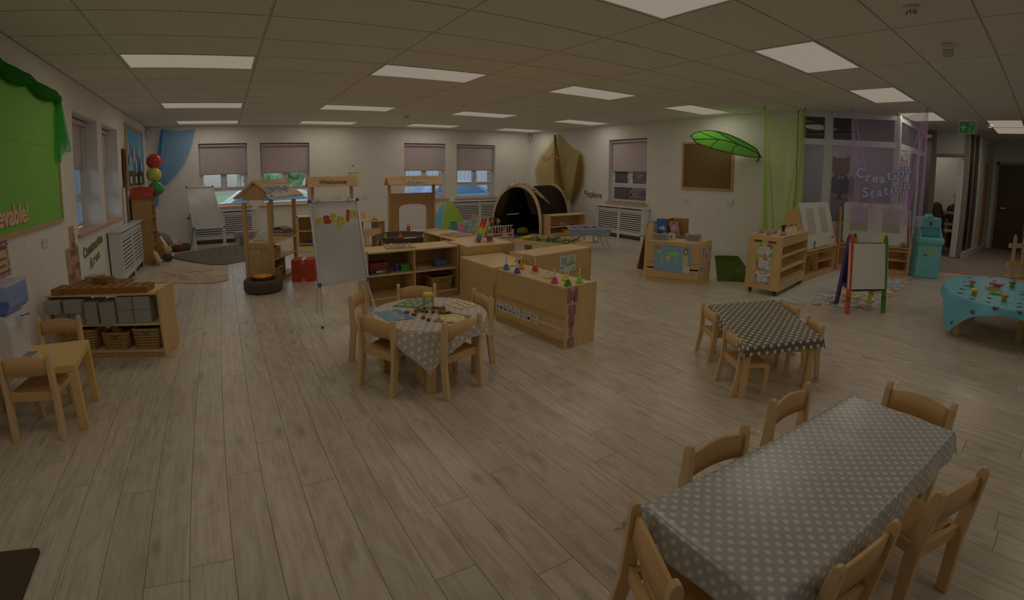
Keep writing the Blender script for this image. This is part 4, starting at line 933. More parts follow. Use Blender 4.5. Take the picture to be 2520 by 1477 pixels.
t = thing('wall_lettering', 'dark green cut-out words Construction Area on the left wall', 'lettering', (XW, 0, 0))
DGR = mat('dark green felt', (58, 64, 40), .8)
letters('Construction', .17, DGR, t, (.005, 5.80, .655), (.005, 6.72, .735), LEFT)
letters('Area', .17, DGR, t, (.005, 6.02, .50), (.005, 6.50, .565), LEFT)
t = thing('wall_hanging', 'dark woven hanging with twigs beside the left wall window', 'wall hanging', (XW, 0, 0))
obj('cloth', MB().sheet(lambda u, v: (.02 + .008 * math.sin(u * 15 + v * 4), 8.34 + .22 * u + .01 * math.sin(v * 9), 1.97 - v * .62), 8, 12), mat('dark felt', (50, 38, 26), .9), t, solid=.008)
obj('hook', MB().tube([(.01, 8.42, 2.08), (.03, 8.42, 2.02), (.03, 8.46, 1.97), (.02, 8.5, 2.0)], .003, 5), BLACK, t)
obj('twig', MB().tube([(.04, 8.37, 1.9), (.04, 8.41, 1.36)], .006, 5).tube([(.04, 8.50, 1.88), (.045, 8.47, 1.33)], .006, 5).tube([(.045, 8.35, 1.6), (.045, 8.55, 1.66)], .005, 5), mat('red brown twig', (74, 36, 22), .8), t)
t = thing('display_board', 'blue display board with cut-out figures near the corner of the left wall', 'notice board', (XW, 0, 0))
obj('backing', MB().box(.002, .018, 8.72, 10.36, 1.62, 2.36), mat('sky blue paper', (62, 96, 108), .7), t); obj('dark_strip', MB().box(.002, .018, 8.72, 10.36, 1.36, 1.62), mat('dark paper', (48, 40, 32), .7), t)
obj('frame', MB().box(0, .03, 8.66, 8.72, 1.3, 2.42).box(0, .03, 10.36, 10.42, 1.3, 2.42).box(0, .03, 8.72, 10.36, 2.36, 2.42).box(0, .03, 8.72, 10.36, 1.3, 1.36), OKF, t)
rb_ = random.Random(2); FM = [PAPER, mat('grey brown cutout', (84, 70, 60), .7), mat('dark cutout', (52, 44, 44), .7)]
for q in range(16):
    y, z = 8.85 + (q % 8) * .19 + rb_.uniform(-.03, .03), (1.95 if q < 8 else 1.75) + rb_.uniform(-.08, .06)
    a, h_ = rb_.uniform(.03, .06), rb_.uniform(.08, .17)
    link('cutout_figure', MB().prism([(y - a, z - h_), (y + a * .4, z - h_ * .9), (y + a, z), (y + a * .5, z + h_ * .6), (y, z + h_), (y - a * .5, z + h_ * .5), (y - a, z)], 0, .018, .022).mesh('c', FM[q % 3]), t)
for q, y in enumerate((8.95, 9.45, 9.95)): obj('paper_square', MB().box(.018, .021, y, y + .16, 1.40, 1.52), PAPER, t)
# balloons
for (px, py, pz, rx, rz_, c, nme) in ((-1.36, 9.95, 1.80, .155, .15, (118, 32, 26), 'red balloon at the top'), (-1.37, 9.9, 1.545, .145, .145, (124, 116, 42), 'yellow balloon in the middle'), (-1.32, 9.8, 1.28, .15, .14, (36, 78, 44), 'green balloon at the bottom')):
    t = thing('balloon', nme + ' of the column beside the picture board', 'balloon', (px, py, pz), 0, 'balloons in the corner')
    obj('balloon_skin', MB().ball((0, 0, 0), (rx, rx, rz_), 24, 14), mat(nme.split()[0] + ' balloon rubber', c, .12, spec=.7), t)
    obj('knot', MB().lathe([(.0, .01), (.006, 0), (.014, -.012)], (0, 0, -rz_ - .004), 8), MATS[nme.split()[0] + ' balloon rubber'], t)
    obj('string', MB().tube([(0, 0, -rz_), (-.06, .1, -rz_ - .08), (-.28, .25, -rz_ - .02)], .002, 4), WHITE, t)
# blue voile in the corner
VB = sheer('blue voile', (40, 92, 116), .45, .8, .5)
def voile(u, v):
    # from two ceiling pins down to the left, gathered
    xa, xb = -1.30, -.60; top = (xa + (xb - xa) * u, 2.53 - .05 * math.sin(PI * u))
    bot = (-1.52 + .16 * u, 1.15 + .10 * u); bulge = .15 * math.sin(PI * v) * (u ** 2)
    x = top[0] * (1 - v) + bot[0] * v + bulge * .9; z = top[1] * (1 - v) + bot[1] * v - .10 * math.sin(PI * v) * u
    return (x, YB - .05 - .03 * math.sin(u * 26) * v - .04 * v, z)
t = thing('voile_curtain', 'translucent blue voile swept down to the left corner of the back wall', 'fabric', (0, 0, 0))
obj('drape', MB().sheet(voile, 40, 30), VB, t)
obj('gathered_fold', MB().sheet(lambda u, v: (-1.30 - .02 * u + (-.30 * v) * (.5 + .5 * u) + .02 * math.sin(u * 18), YB - .09 - .03 * math.sin(u * 12), 2.50 - v * (1.60 + .1 * u)), 14, 20), sheer('blue voile fold', (40, 84, 108), .5, .8, .5), t)
t = thing('alarm_sensor', 'small white alarm sensor in the far left ceiling corner', 'sensor', (XL + .05, YB - .05, 2.44)); obj('case', MB().box(-.03, .03, -.03, .03, -.07, .07), WHITE, t, bev=.01)
t = thing('alarm_sensor', 'small white alarm sensor in the corner above the den', 'sensor', (XR - .05, YB - .05, 2.44)); obj('case', MB().box(-.03, .03, -.03, .03, -.07, .07), WHITE, t, bev=.01)
# red roofed narrow shelf, leaning tray and cushions beside
t = thing('house_shelf', 'tall narrow wooden shelf with a red roof against the left wall', 'shelf', (-1.61, 8.72, 0))
HWD = wood('tan plywood', (96, 70, 40), (86, 60, 32), 2, .5)
HS = 1.16
obj('side_panel', MB().box(.0, .33, 0, .02, 0, HS), HWD, t); obj('side_panel', MB().box(.0, .33, .46, .48, 0, HS), HWD, t)
for z in (.05, .3, .55, .8, 1.02): obj('shelf', MB().box(0.02, .32, .02, .46, z, z + .018), HWD, t)
obj('back_panel', MB().box(0, .02, .02, .46, 0, HS), HWD, t)
obj('roof_panel', MB().prism([(-.03, HS - .02), (-.03, HS + .0), (.24, HS + .17), (.24, HS + .145)], 0, -.01, .36), mat('red roof paint', (92, 32, 18), .5), t)
obj('roof_panel', MB().prism([(.51, HS - .02), (.51, HS + .0), (.24, HS + .17), (.24, HS + .145)], 0, -.01, .36), MATS['red roof paint'], t)
for q, (z, m_) in enumerate(((.07, CREAM), (.32, BLUE), (.57, ORG), (.82, GRN), (1.04, LBLUE))):
    tag(obj('toy_block', MB().box(.2, .30, .1, .2, 0, .07).box(.22, .28, .26, .34, 0, .05), m_, None, (-1.61, 8.72, z + .0), bev=.006), '%s toy block on the red roofed shelf, shelf %d from the floor' % (['cream', 'blue', 'orange', 'green', 'light blue'][q], q + 1), 'toy', 'toys in the red roofed shelf')
t = thing('slanted_rack', 'slanted wooden book rack leaning by the left wall behind the red roofed shelf', 'rack', (-1.62, 9.25, 0))
obj('side_panel', MB().prism([(0, 0), (.42, 0), (.46, .12), (.1, .72), (0, .72)], 1, 0, .02), HWD, t); obj('side_panel', MB().prism([(0, 0), (.42, 0), (.46, .12), (.1, .72), (0, .72)], 1, .6, .62), HWD, t)
obj('back_panel', MB().prism([(.0, .04), (.4, .04), (.08, .70), (.0, .70)], 1, .02, .6), HWD, t)
obj('ledge', MB().box(.40, .5, .02, .6, .04, .12), HWD, t)
tag(obj('magazine', MB().box(-.01, .01, 0, .2, 0, .28), CREAM, None, (-1.16, 9.5, .13), (0, rad(-28), 0)), 'pale magazine on the slanted book rack', 'book')
t = thing('cushion', 'tan cushion leaning beside the red roofed shelf', 'cushion', (-1.24, 8.60, .13), (0, rad(70), 0.2)); obj('cover', MB().ball((0, 0, 0), (.13, .13, .05), 16, 10), mat('tan cushion', (118, 94, 60), .9), t)
t = thing('soft_toy', 'small dark and tan soft toy on the floor beside the cushion', 'soft toy', (-1.10, 8.95, 0), .6)
obj('body', MB().ball((0, 0, .07), (.1, .09, .07), 14, 9), mat('dark plush', (44, 36, 30), .95), t); obj('head', MB().ball((0, 0, .19), (.085, .08, .075), 14, 9), mat('tan plush', (104, 82, 50), .95), t); obj('ear', MB().ball((-.07, 0, .26), (.025, .015, .03), 8, 6).ball((.07, 0, .26), (.025, .015, .03), 8, 6), MATS['tan plush'], t); obj('bow', MB().ball((.06, -.08, .11), (.03, .02, .03), 8, 6), WHITE, t)
t = thing('beanbag', 'dark grey beanbag by the left corner of the back wall', 'beanbag', (-1.37, 10.5, 0)); obj('cover', MB().lathe([(.12, 0), (.2, .06), (.2, .16), (.14, .28), (.0, .36)], n=16), mat('grey beanbag', (74, 62, 52), .9), t)
t = thing('leaning_board', 'flat brown board leaning on the left wall beside the window', 'board', (-1.60, 8.22, 0)); obj('board', MB().box(0, .02, 0, .08, .78, 1.4), mat('dark leaning board', (60, 46, 34), .7), t)

# ------------------------------------------------------------------ construction area shelf with foam bricks
CX0, CX1, CYf, CYb = -1.61, -.60, 4.02, 4.36; BEFORE = set(bpy.data.objects)
t = thing('shelf_unit', 'birch construction shelf on the left holding foam bricks and wicker baskets', 'shelf unit', (0, 0, 0), 0, 'birch plywood units')
obj('top', MB().box(CX0, CX1 - .02, CYf, CYb, .53, .548), BIRCH, t, bev=.002); obj('shelf', MB().box(CX0 + .02, CX1 - .02, CYf, CYb, .275, .293), BIRCH, t, bev=.002)
obj('bottom_shelf', MB().box(CX0 + .02, CX1 - .02, CYf, CYb, .045, .063), BIRCH, t); obj('plinth', MB().box(CX0 + .02, CX1 - .02, CYf + .005, CYf + .02, 0, .045), EDGE, t)
obj('side_panel', MB().box(CX1 - .02, CX1, CYf, CYb + .01, 0, .565), BIRCHV, t, bev=.003); obj('side_panel', MB().box(CX0, CX0 + .02, CYf, CYb, 0, .53), BIRCHV, t)
for n, (x, lab) in enumerate(((-1.34, 'left'), (-1.045, 'middle'), (-.765, 'right'))):
    basket('wicker basket at the %s of the construction shelf' % lab, (x, CYf + .15, .0635), .235, .25, .17 if n != 1 else .14)
rb_ = random.Random(4)
for q, (dx, dz, m_) in enumerate(((-.07, 0, ORG), (-.02, .01, BLUE), (.04, .0, BLUE), (.07, .02, RED), (0, .03, ORG), (-.04, .035, YEL))):
    tag(obj('toy_brick', MB().box(-.03, .03, -.02, .02, 0, .03).lathe([(.008, .03), (.008, .036)], (-.013, 0, 0), 8).lathe([(.008, .03), (.008, .036)], (.013, 0, 0), 8), m_, None, (-1.045 + dx, CYf + .15 + rb_.uniform(-.05, .05), .075 + .075 + dz), (.2, .1, q)), 'plastic toy brick in the middle wicker basket, colour %s' % ['orange upper', 'blue', 'bright blue', 'red', 'orange', 'yellow'][q], 'toy brick', 'toy bricks in the wicker basket')
FBR = mat('brown foam brick', (84, 54, 26), .8); HOLE = mat('brick hole', (48, 28, 16), .9)
fbrick = thing('foam_brick', 'x', 'toy brick', (0, 0, 0), 0, 'brown foam bricks on the construction shelf')
FW, FD, FH = .092, .175, .052
ORD = ['first', 'second', 'third', 'fourth', 'fifth', 'sixth', 'seventh', 'eighth', 'ninth']
obj('block', MB().box(-FW / 2, FW / 2, -FD / 2, FD / 2, 0, FH), FBR, fbrick, bev=.002)
hm = MB().lathe([(.021, 0), (.021, .0008)], (0, 0, FH), 12, sx=1, sy=.75).mesh('hole', HOLE)
for y in (-.052, 0, .052): link('hole', hm, fbrick, (0, y, 0))
fps = [(-1.50 + .0945 * q, CYf + .09 - (.015 if q in (0,) else 0), 0) for q in range(9)] + [(-1.42 + .099 * q, CYf + .275, 0) for q in (0, 1.05, 3, 4.1)]
first = True
for n, (x, y, r_) in enumerate(fps + [(-1.165, CYf + .20, 1)]):
    z = .5485 + (FH if r_ == 1 else 0)
    lab = 'brown foam brick with holes, ' + ('%s from the left in the front row' % ORD[n] if n < 9 else '%s from the left in the back row' % ORD[n - 9] if n < 13 else 'single one lying on top of the others')
    if first: fbrick.location = (x, y, z); fbrick['label'] = lab; first = False
    else: dup(fbrick, (x, y, z), (0, 0, 1.25 if r_ == 1 else 0), lab)
GF = mat('grey foam block', (90, 81, 74), .8)
GB = [(-1.535, -.04, .4, .15, .108), (-1.355, -.02, .4, .16, .11), (-1.50, .03, .2935, .135, .105), (-1.355, .03, .2935, .14, .105), (-1.205, .0, .2935, .115, .19), (-1.06, .0, .2935, .125, .185), (-.915, .03, .2935, .14, .112), (-.765, .03, .2935, .145, .112) , (-.915, .03, .4065, .14, .112), (-.765, .03, .4065, .145, .112)]
gl = ['upper left', 'upper second from left', 'lower left', 'lower second from left', 'upright in the middle, left', 'upright in the middle, right', 'lower pair, left', 'lower pair, right', 'upper pair, left', 'upper pair, right']
for (x, y, z, w_, h_), lab in zip(GB, gl):
    tag(obj('foam_block', MB().box(-w_ / 2, w_ / 2, 0, .2, 0, h_), GF, None, (x, CYf - .02 + y, z), bev=.004), 'grey foam block on the construction shelf, %s' % lab, 'toy block', 'grey foam blocks')
tag(obj('foam_block', MB().box(-.06, .06, -.05, .1, 0, .19), GF, None, (-1.45, 5.25, 0), bev=.004) if False else obj('foam_block', MB().box(-.07, .07, -.05, .08, 0, .10), GF, None, (-1.30, CYb - .0 - .05, .5485), bev=.004), 'grey foam block standing behind the brown bricks under the word Area', 'toy block', 'grey foam blocks')
RM = Matrix.Translation((-.60, 4.02, 0)) @ Matrix.Rotation(rad(-14), 4, 'Z') @ Matrix.Translation((.60, -4.02, 0))
for o in set(bpy.data.objects) - BEFORE:
    if not o.parent: o.matrix_basis = RM @ o.matrix_basis
# ------------------------------------------------------------------ water dispenser table
t = thing('table', 'square low yellowish wooden table under the white water dispenser', 'table', (-1.315, 3.10, 0), rad(4))
TY = wood('yellow laminate', (131, 102, 62), (119, 90, 50), 0, .4)
A_, B3, H3 = .33, .235, .42
obj('tabletop', MB().box(-A_, A_, -B3, B3, H3 - .045, H3), TY, t, bev=.004)
for sx in (-1, 1):
    for sy in (-1, 1): obj('leg', MB().box(sx * (A_ - .025) - .025, sx * (A_ - .025) + .025, sy * (B3 - .025) - .025, sy * (B3 - .025) + .025, 0, H3 - .045), TY, t, bev=.003)
t = thing('water_dispenser', 'white countertop water dispenser with a blue tinted tank', 'water dispenser', (-1.475, 3.12, .4205), rad(-6))
WD = mat('white dispenser casing', (124, 113, 106), .3)
obj('body', MB().prism([(-.13, 0), (.13, 0), (.135, .22), (.12, .285), (.08, .30), (-.13, .30)], 1, -.12, .12), WD, t, bev=.012)
obj('drip_tray', MB().lathe([(.07, 0), (.075, .006), (.075, .014), (.066, .014)], (.135, 0, 0), 20), WD, t)
obj('tray_grille', MB().box(.1, .2, -.05, -.044, .014, .017).box(.1, .205, -.02, -.014, .014, .017).box(.1, .208, .01, .016, .014, .017).box(.1, .2, .04, .046, .014, .017), BLACK, t)
obj('tap', MB().box(.13, .165, -.015, .015, .2, .26).bar((.15, 0, .24), (.19, 0, .25), .012, .008), WD, t); obj('tap_lever', MB().bar((.155, -.0, .262), (.215, 0, .275), .01, .006), BLUE, t)
tk = glass('blue tinted tank', (.72, .8, .95), .25, (84, 92, 116), .15)
obj('tank', MB().prism([(-.14, .305), (.14, .305), (.16, .34), (.16, .455), (.15, .46), (-.14, .46)], 1, -.13, .13), tk, t, bev=.01)
obj('tank_base', MB().box(-.135, .125, -.125, .125, .305, .325), mat('dark blue base', (54, 64, 104), .4), t, bev=.008)
obj('tank_lid', MB().box(-.142, .162, -.132, .132, .455, .475), mat('pale lid', (116, 106, 112), .3), t, bev=.008)
tag(obj('door_mat', MB().prism([(p[0] * 1, p[1]) for p in rr(.9, .9, .03, 4)], 2, 0, .008), mat('dark brown mat', (44, 34, 22), .95, bump=.4, bscale=300), None, (-1.40, 1.39, 0)), 'dark brown floor mat at the near left corner', 'mat')

# ------------------------------------------------------------------ whiteboard easels
WB = mat('whiteboard enamel', (120, 111, 104), .16, spec=.5)
def quad_board(t, tl, tr_, br, bl, th=.015, corner=(40, 42, 86)):
    tl, tr_, br, bl = map(Vector, (tl, tr_, br, bl)); n = (tr_ - tl).cross(bl - tl).normalized() * th
    obj('board', MB().hexa([bl, br, tr_, tl], [bl + n, br + n, tr_ + n, tl + n]), WB, t)
    fr = MB()
    for a, b_ in ((tl, tr_), (tr_, br), (br, bl), (bl, tl)): fr.bar(a, b_, .022, .022, n)
    obj('frame', fr, GREYM, t, bev=.004)
    cm = mat('blue corner cap', corner, .4)
    for a in (tl, tr_, br, bl): obj('corner_cap', MB().ball(a, (.022, .018, .022), 10, 6), cm, t)
    return n.normalized()
t = thing('whiteboard_easel', 'large whiteboard easel with magnetic letters, left of the long shelf unit', 'easel', (0, 0, 0))
TL, TR_, BRr, BLl = (.79, 4.62, 1.18), (1.28, 4.64, 1.18), (1.30, 4.40, .40), (.81, 4.38, .395)
quad_board(t, TL, TR_, BRr, BLl)
obj('leg', MB().tube([(.84, 4.61, 1.05), (.815, 4.42, .38), (.79, 4.26, 0)], .011, 8), GREYM, t); obj('leg', MB().tube([(1.25, 4.63, 1.05), (1.30, 4.45, .38), (1.40, 4.46, 0)], .011, 8), GREYM, t)
obj('leg', MB().tube([(1.05, 4.62, 1.1), (1.2, 4.9, .5), (1.28, 5.05, .62 * 0)], .011, 8) if False else MB().tube([(.95, 4.66, 1.1), (.87, 4.75, .5), (.84, 4.80, 0)], .011, 8), GREYM, t)
for x, m_ in ((.88, GREYM), (1.19, GREYM)): obj('clip', MB().tube([(x, 4.60, 1.15), (x, 4.595, 1.19), (x, 4.64, 1.205), (x, 4.65, 1.18)], .006, 6).ball((x - .012, 4.62, 1.215), .01, 8, 5), m_, t)
obj('foot_cap', MB().lathe([(.014, 0), (.012, .02)], (.79, 4.26, 0), 8), BLACK, t)
def on_board(u, v, out=.004):
    a = Vector(TL).lerp(Vector(TR_), u); b_ = Vector(BLl).lerp(Vector(BRr), u); p = a.lerp(b_, v); n = (Vector(TR_) - Vector(TL)).cross(Vector(BLl) - Vector(TL)).normalized()
    return p + (-n if n.y > 0 else n) * out
tilt = math.atan2(.24, .78)
for ch, u, v, m_, a in (('s', .155, .235, YEL, .1), ('a', .31, .215, RED, -.06), ('t', .45, .20, YEL, .05), ('p', .61, .235, YEL, .12), ('l', .755, .20, RED, .1), ('n', .885, .165, YEL, -.03)):
    p = on_board(u, v, .006); me = text_mesh(ch, .155, .006, m_, bold=.006)
    o = link('magnetic_letter', me, None, p, (PI / 2 - tilt, a, 0)); tag(o, '%s magnetic letter %s on the large whiteboard' % ('yellow' if m_ is YEL else 'red', 'i without a dot' if ch == 'l' else ch), 'magnetic letter', 'magnetic letters on the whiteboard')
t = thing('whiteboard_easel', 'small plain whiteboard easel in front of the back wall radiator cover', 'easel', (0, 0, 0))
quad_board(t, (-.80, 10.42, 1.265), (-.27, 10.42, 1.26), (-.07, 10.18, .43), (-.68, 10.16, .42))
obj('leg', MB().tube([(-.66, 10.14, .45), (-.66, 10.05, 0)], .012, 8), GREYM, t); obj('leg', MB().tube([(-.12, 10.2, .5), (.06, 10.3, 0)] if False else [(-.22, 10.2, .47), (-.02, 10.14, 0)], .012, 8), GREYM, t); obj('leg', MB().tube([(-.62, 10.4, 1.0), (-.80, 10.72, 0)], .012, 8), mat('dark grey leg', (70, 60, 52), .5), t)
obj('adjuster', MB().ball((-.80, 10.45, .62), .025, 8, 6), BLACK, t)
for x in (-.62, -.42): obj('clip', MB().tube([(x, 10.40, 1.23), (x, 10.42, 1.30)], .007, 6), GREYM, t)
# ------------------------------------------------------------------ tyres, tubs, boxes, rugs
TYR = mat('tyre rubber', (46, 36, 26), .8, bump=.3)
def tyre(label, loc, R, h, cat='tyre'):
    t = thing('tyre', label, cat, loc); r_ = h / 2
    prof = [(R * .62, h * .2), (R * .7, h * .02), (R * .9, 0), (R, h * .18), (R, h * .82), (R * .9, h), (R * .7, h * .97), (R * .62, h * .8), (R * .66, h * .5), (R * .62, h * .2)]
    obj('casing', MB().lathe(prof, n=36, cap=False), TYR, t)
    tr_ = MB()
    for q in range(3): tr_.lathe([(R + .001, h * (.28 + .2 * q)), (R + .004, h * (.31 + .2 * q)), (R + .001, h * (.34 + .2 * q))], n=36, cap=False)
    obj('tread', tr_, TYR, t)
    obj('inside', MB().lathe([(R * .66, .004), (0, .004)], n=24, cap=False), BLACK, t); return t
tyre('black tyre in front of the market stall with an orange bowl in it', (.385, 6.02, 0), .245, .165)
t = thing('bowl', 'orange plastic bowl resting in the front tyre', 'bowl', (.385, 6.02, .12)); obj('dish', MB().lathe([(.0, .0), (.09, .0), (.115, .07), (.125, .075), (.118, .078), (.108, .068), (.085, .008), (0, .006)], n=28, cap=False), mat('orange bowl plastic', (144, 84, 20), .35), t)
t = thing('sponge', 'yellow cloth heaped in the orange bowl', 'cloth', (.385, 6.02, .13)); obj('heap', MB().prism([(-.06, 0), (.06, 0), (.01, .07), (-.01, .075)], 1, -.04, .04), mat('yellow cloth', (148, 128, 38), .8), t, bev=.01)
tyre('black tyre near the left corner of the back wall', (-1.0, 10.2, 0), .225, .12)
t = thing('spider_toy', 'orange and white toy on the far tyre', 'toy', (-1.0, 10.15, .121)); obj('body', MB().lathe([(.0, .0), (.08, .0), (.07, .02), (0, .03)], n=14), ORG, t); obj('ring', MB().tube([(.03 * math.cos(a) + .02, .0, .06 + .03 * math.sin(a)) for a in [q * PI / 5 for q in range(10)]], .008, 6, closed=True), ORG, t); obj('white_trim', MB().tube([(-.12, -.03, .012), (-.06, -.06, .015), (.0, -.07, .012)], .008, 6), WHITE, t)
t = thing('box', 'red taped cardboard box between the market stall and the letter easel', 'box', (.985, 6.42, 0), rad(-18))
REDC = mat('red box card', (96, 30, 20), .6)
obj('carton', MB().box(-.16, .16, -.12, .14, 0, .30), REDC, t, bev=.006); obj('tape', MB().box(-.02, .02, -.1215, -.12, .24, .30).box(-.02, .02, -.12, .14, .30, .3015).box(-.02, .02, -.1215, -.12, 0, .05), mat('tape', (110, 60, 50), .3), t)
t = thing('box', 'cardboard box painted with green and purple patches by the back wall radiator cover', 'box', (.38, 10.42, 0), rad(-12))
CARD = ramp_mat('corrugated cardboard', 'noise', 5, [(.35, (98, 80, 62)), (.65, (110, 90, 70))], rough=.85)
obj('carton', MB().box(-.22, .22, -.16, .16, 0, .28), CARD, t, bev=.006); obj('flap', MB().box(-.22, .22, -.18, -.16, .2, .285), CARD, t)
obj('green_patch', MB().prism([(-.12, .02), (.02, .02), (.03, .2), (-.05, .24), (-.1, .18)], 1, -.183, -.18).prism([(-.22, .1), (-.18, .12), (-.2, .2), (-.22, .18)], 1, -.183, -.18), mat('green paint', (50, 70, 30), .7), t)
obj('purple_patch', MB().prism([(-.14, .2), (-.06, .18), (-.03, .24), (-.05, .28), (-.14, .28)], 1, -.186, -.183).prism([(.1, .16), (.16, .14), (.18, .26), (.1, .26)], 1, -.183, -.18), mat('purple paint', (94, 66, 96), .7), t)
tag(obj('card_flap', MB().prism([(-.1, -.08), (.14, -.12), (.1, .05), (-.12, .07)], 2, 0, .006), CARD, None, (.22, 10.12, 0)), 'scrap of cardboard in front of the painted box', 'cardboard')
RUG = ramp_mat('grey shag rug', 'noise', 120, [(.3, (50, 42, 34)), (.5, (70, 61, 51)), (.72, (90, 80, 70))], rough=.98, bump=1.0)
rp = [(-1.22, 9.55), (-.95, 9.05), (-.62, 8.55), (-.30, 8.17), (-.08, 8.10), (.42, 8.42), (.8, 8.8), (1.0, 9.4), (.5, 10.0), (-.02, 10.25), (-.5, 9.95)]
rr2 = random.Random(8)
rgm = MB().prism(rp, 2, 0.001, .022)
tag(obj('rug', rgm, RUG, None, bev=.006), 'dark grey shaggy rug lying askew in front of the back wall', 'rug')
tag(obj('rug_pile', (lambda mb: [mb.add([(x, y, .02), (x + .012, y, .02), (x + .004, y + .006, .035)], [(0, 1, 2)]) for x, y in [(rr2.uniform(-1.1, .9), rr2.uniform(8.15, 10.1)) for _ in range(4200)] if (lambda x, y: sum(((a[1] > y) != (b_[1] > y)) and (x < (b_[0] - a[0]) * (y - a[1]) / (b_[1] - a[1]) + a[0]) for a, b_ in zip(rp, rp[1:] + rp[:1])) % 2 == 1)(x, y)] and mb)(MB()), RUG, bpy.data.objects['rug']), None, None, kind='stuff')
t = thing('cardboard_sheet', 'flattened cardboard box with scribbles lying on the floor in front of the grey rug', 'cardboard', (0, 0, 0))
obj('panel', MB().prism([(-1.18, 7.15), (-1.02, 8.5), (-.30, 8.08), (-.28, 6.72)], 2, .002, .010), CARD, t, rot=(0, 0, 0)); obj('panel', MB().prism([(-.275, 6.72), (-.295, 8.07), (-.04, 8.0), (-.05, 6.85)], 2, .003, .011), CARD, t)
sc = MB(); rs = random.Random(12)
for q in range(60):
    x, y = rs.uniform(-1.05, -.32), rs.uniform(7.1, 7.95); a = rs.uniform(-.3, .3); l_ = rs.uniform(.02, .11)
    sc.bar((x, y, .011), (x + l_ * math.cos(a), y + l_ * math.sin(a), .011), .008, .001)
obj('scribble', sc, mat('brown scribble', (64, 48, 36), .8), t)
obj('tape', MB().box(-.30, -.04, 7.3, 7.34, .011, .012).box(-.30, -.05, 7.02, 7.04, .011, .012), mat('parcel tape', (124, 112, 104), .3), t)
# ------------------------------------------------------------------ market stall
ST = wood('stall beech', (108, 80, 50), (92, 66, 38), 2, .45); STX = wood('stall top', (124, 96, 66), (106, 78, 50), 0, .4)
a0 = Vector((.195, 6.50)); a1 = Vector((.54, 6.28)); dA = (a1 - a0).normalized(); ang = math.atan2(dA.y, dA.x)
t = thing('market_stall', 'wooden play market stall with a pitched roof, front left of the back wall windows', 'play stall', (a0.x, a0.y, 0), ang)
WX, LY = .42, .82     # local x along the narrow end, y into depth
PH = 1.10
for x, y in ((0, 0), (WX - .05, 0), (WX - .05, LY - .05), (0, LY - .05)): obj('post', MB().box(x, x + .05, y, y + .05, 0, PH), ST, t, bev=.003)
obj('counter', MB().box(.0, WX, .005, LY - .0, .55, .575), STX, t, bev=.004); obj('end_panel', MB().box(.05, WX - .05, .012, .03, .02, .49), ST, t); obj('rail', MB().box(.05, WX - .05, .006, .03, .49, .55), ST, t)
obj('back_panel', MB().box(.004, .02, .05, LY - .05, .02, .55), ST, t)
obj('shelf', MB().box(.05, WX - .005, .03, LY - .03, .32, .34), ST, t); obj('bottom_shelf', MB().box(.05, WX - .005, .03, LY - .03, .04, .06), ST, t); obj('divider', MB().box(.05, WX - .03, .41, .43, .06, .32), ST, t)
obj('plinth', MB().box(WX - .03, WX - .01, .05, LY - .05, 0, .04), ST, t)
cxm = WX / 2; rz0, rz1 = 1.165, 1.375; ov = .10
obj('gable', MB().prism([(.0, PH + .03), (WX, PH + .03), (cxm + .05, rz1 - .06), (cxm, rz1 - .02), (cxm - .05, rz1 - .06)], 1, .0, .02), ST, t); obj('gable', MB().prism([(.0, PH + .03), (WX, PH + .03), (cxm, rz1 - .02)], 1, LY - .02, LY), ST, t)
for s in (-1, 1):
    e = cxm + s * (WX / 2 + ov)
    obj('roof_panel', MB().prism([(cxm, rz1 - .018), (cxm, rz1), (e, rz0), (e, rz0 - .018)], 1, -.04, LY + .04), STX, t)
    obj('ridge_board', MB().prism([(cxm, rz1 + .0), (cxm, rz1 + .018), (cxm + s * .07, rz1 - .035), (cxm + s * .07, rz1 - .052)], 1, -.05, LY + .05), STX, t)
sl = Vector((WX / 2 + ov, rz0 - rz1)); PRc = [PAPER, mat('newsprint red', (88, 42, 34), .7), mat('newsprint blue', (48, 54, 62), .7), mat('newsprint grey', (66, 58, 52), .7)]
rs = random.Random(6)
for q in range(11):
    y0 = .0 + q * .062; f0, f1 = .22 + rs.uniform(-.03, .03), .97
    p0 = (cxm + sl.x * f0, rz1 + sl.y * f0 + .002); p1 = (cxm + sl.x * f1, rz1 + sl.y * f1 + .002)
    ln = MB().prism([p0, (p0[0], p0[1] + .003), (p1[0], p1[1] + .003), p1], 1, y0, y0 + .055)
    s_ = obj('painted_strip', ln, PRc[0], t)
    for k_ in range(2):
        g0 = f0 + rs.uniform(.03, .3); g1 = min(f1, g0 + rs.uniform(.15, .4)); p0b = (cxm + sl.x * g0, rz1 + sl.y * g0 + .005); p1b = (cxm + sl.x * g1, rz1 + sl.y * g1 + .005)
        yy = y0 + .004 + .026 * k_; obj('stripe', MB().prism([p0b, (p0b[0], p0b[1] + .002), (p1b[0], p1b[1] + .002), p1b], 1, yy, yy + .015), PRc[1 + ((q + k_) % 3) if q > 5 else 2 + (k_ % 2)], s_)
obj('bolt', MB().lathe([(.018, 0), (.018, .004)], n=12).xf(Matrix.Translation((WX / 2, .012, .44)) @ Matrix.Rotation(PI / 2, 4, 'X')), GREYM, t)
MS = t
def at_stall(x, y, z): v = Matrix.Rotation(ang, 4, 'Z') @ Vector((x, y, z)); return (a0.x + v.x, a0.y + v.y, z)
t = thing('till', 'white toy till with papers on the market stall counter', 'toy till', at_stall(.17, .2, .5755), ang + .3); obj('case', MB().prism([(-.12, 0), (.1, 0), (.1, .03), (.03, .12), (-.04, .1)], 1, -.07, .07), WHITE, t, bev=.006); obj('paper', MB().box(.03, .14, -.1, -.02, .0, .002).prism([(.05, 0), (.12, 0), (.08, .06)], 1, -.09, -.088), PAPER, t)
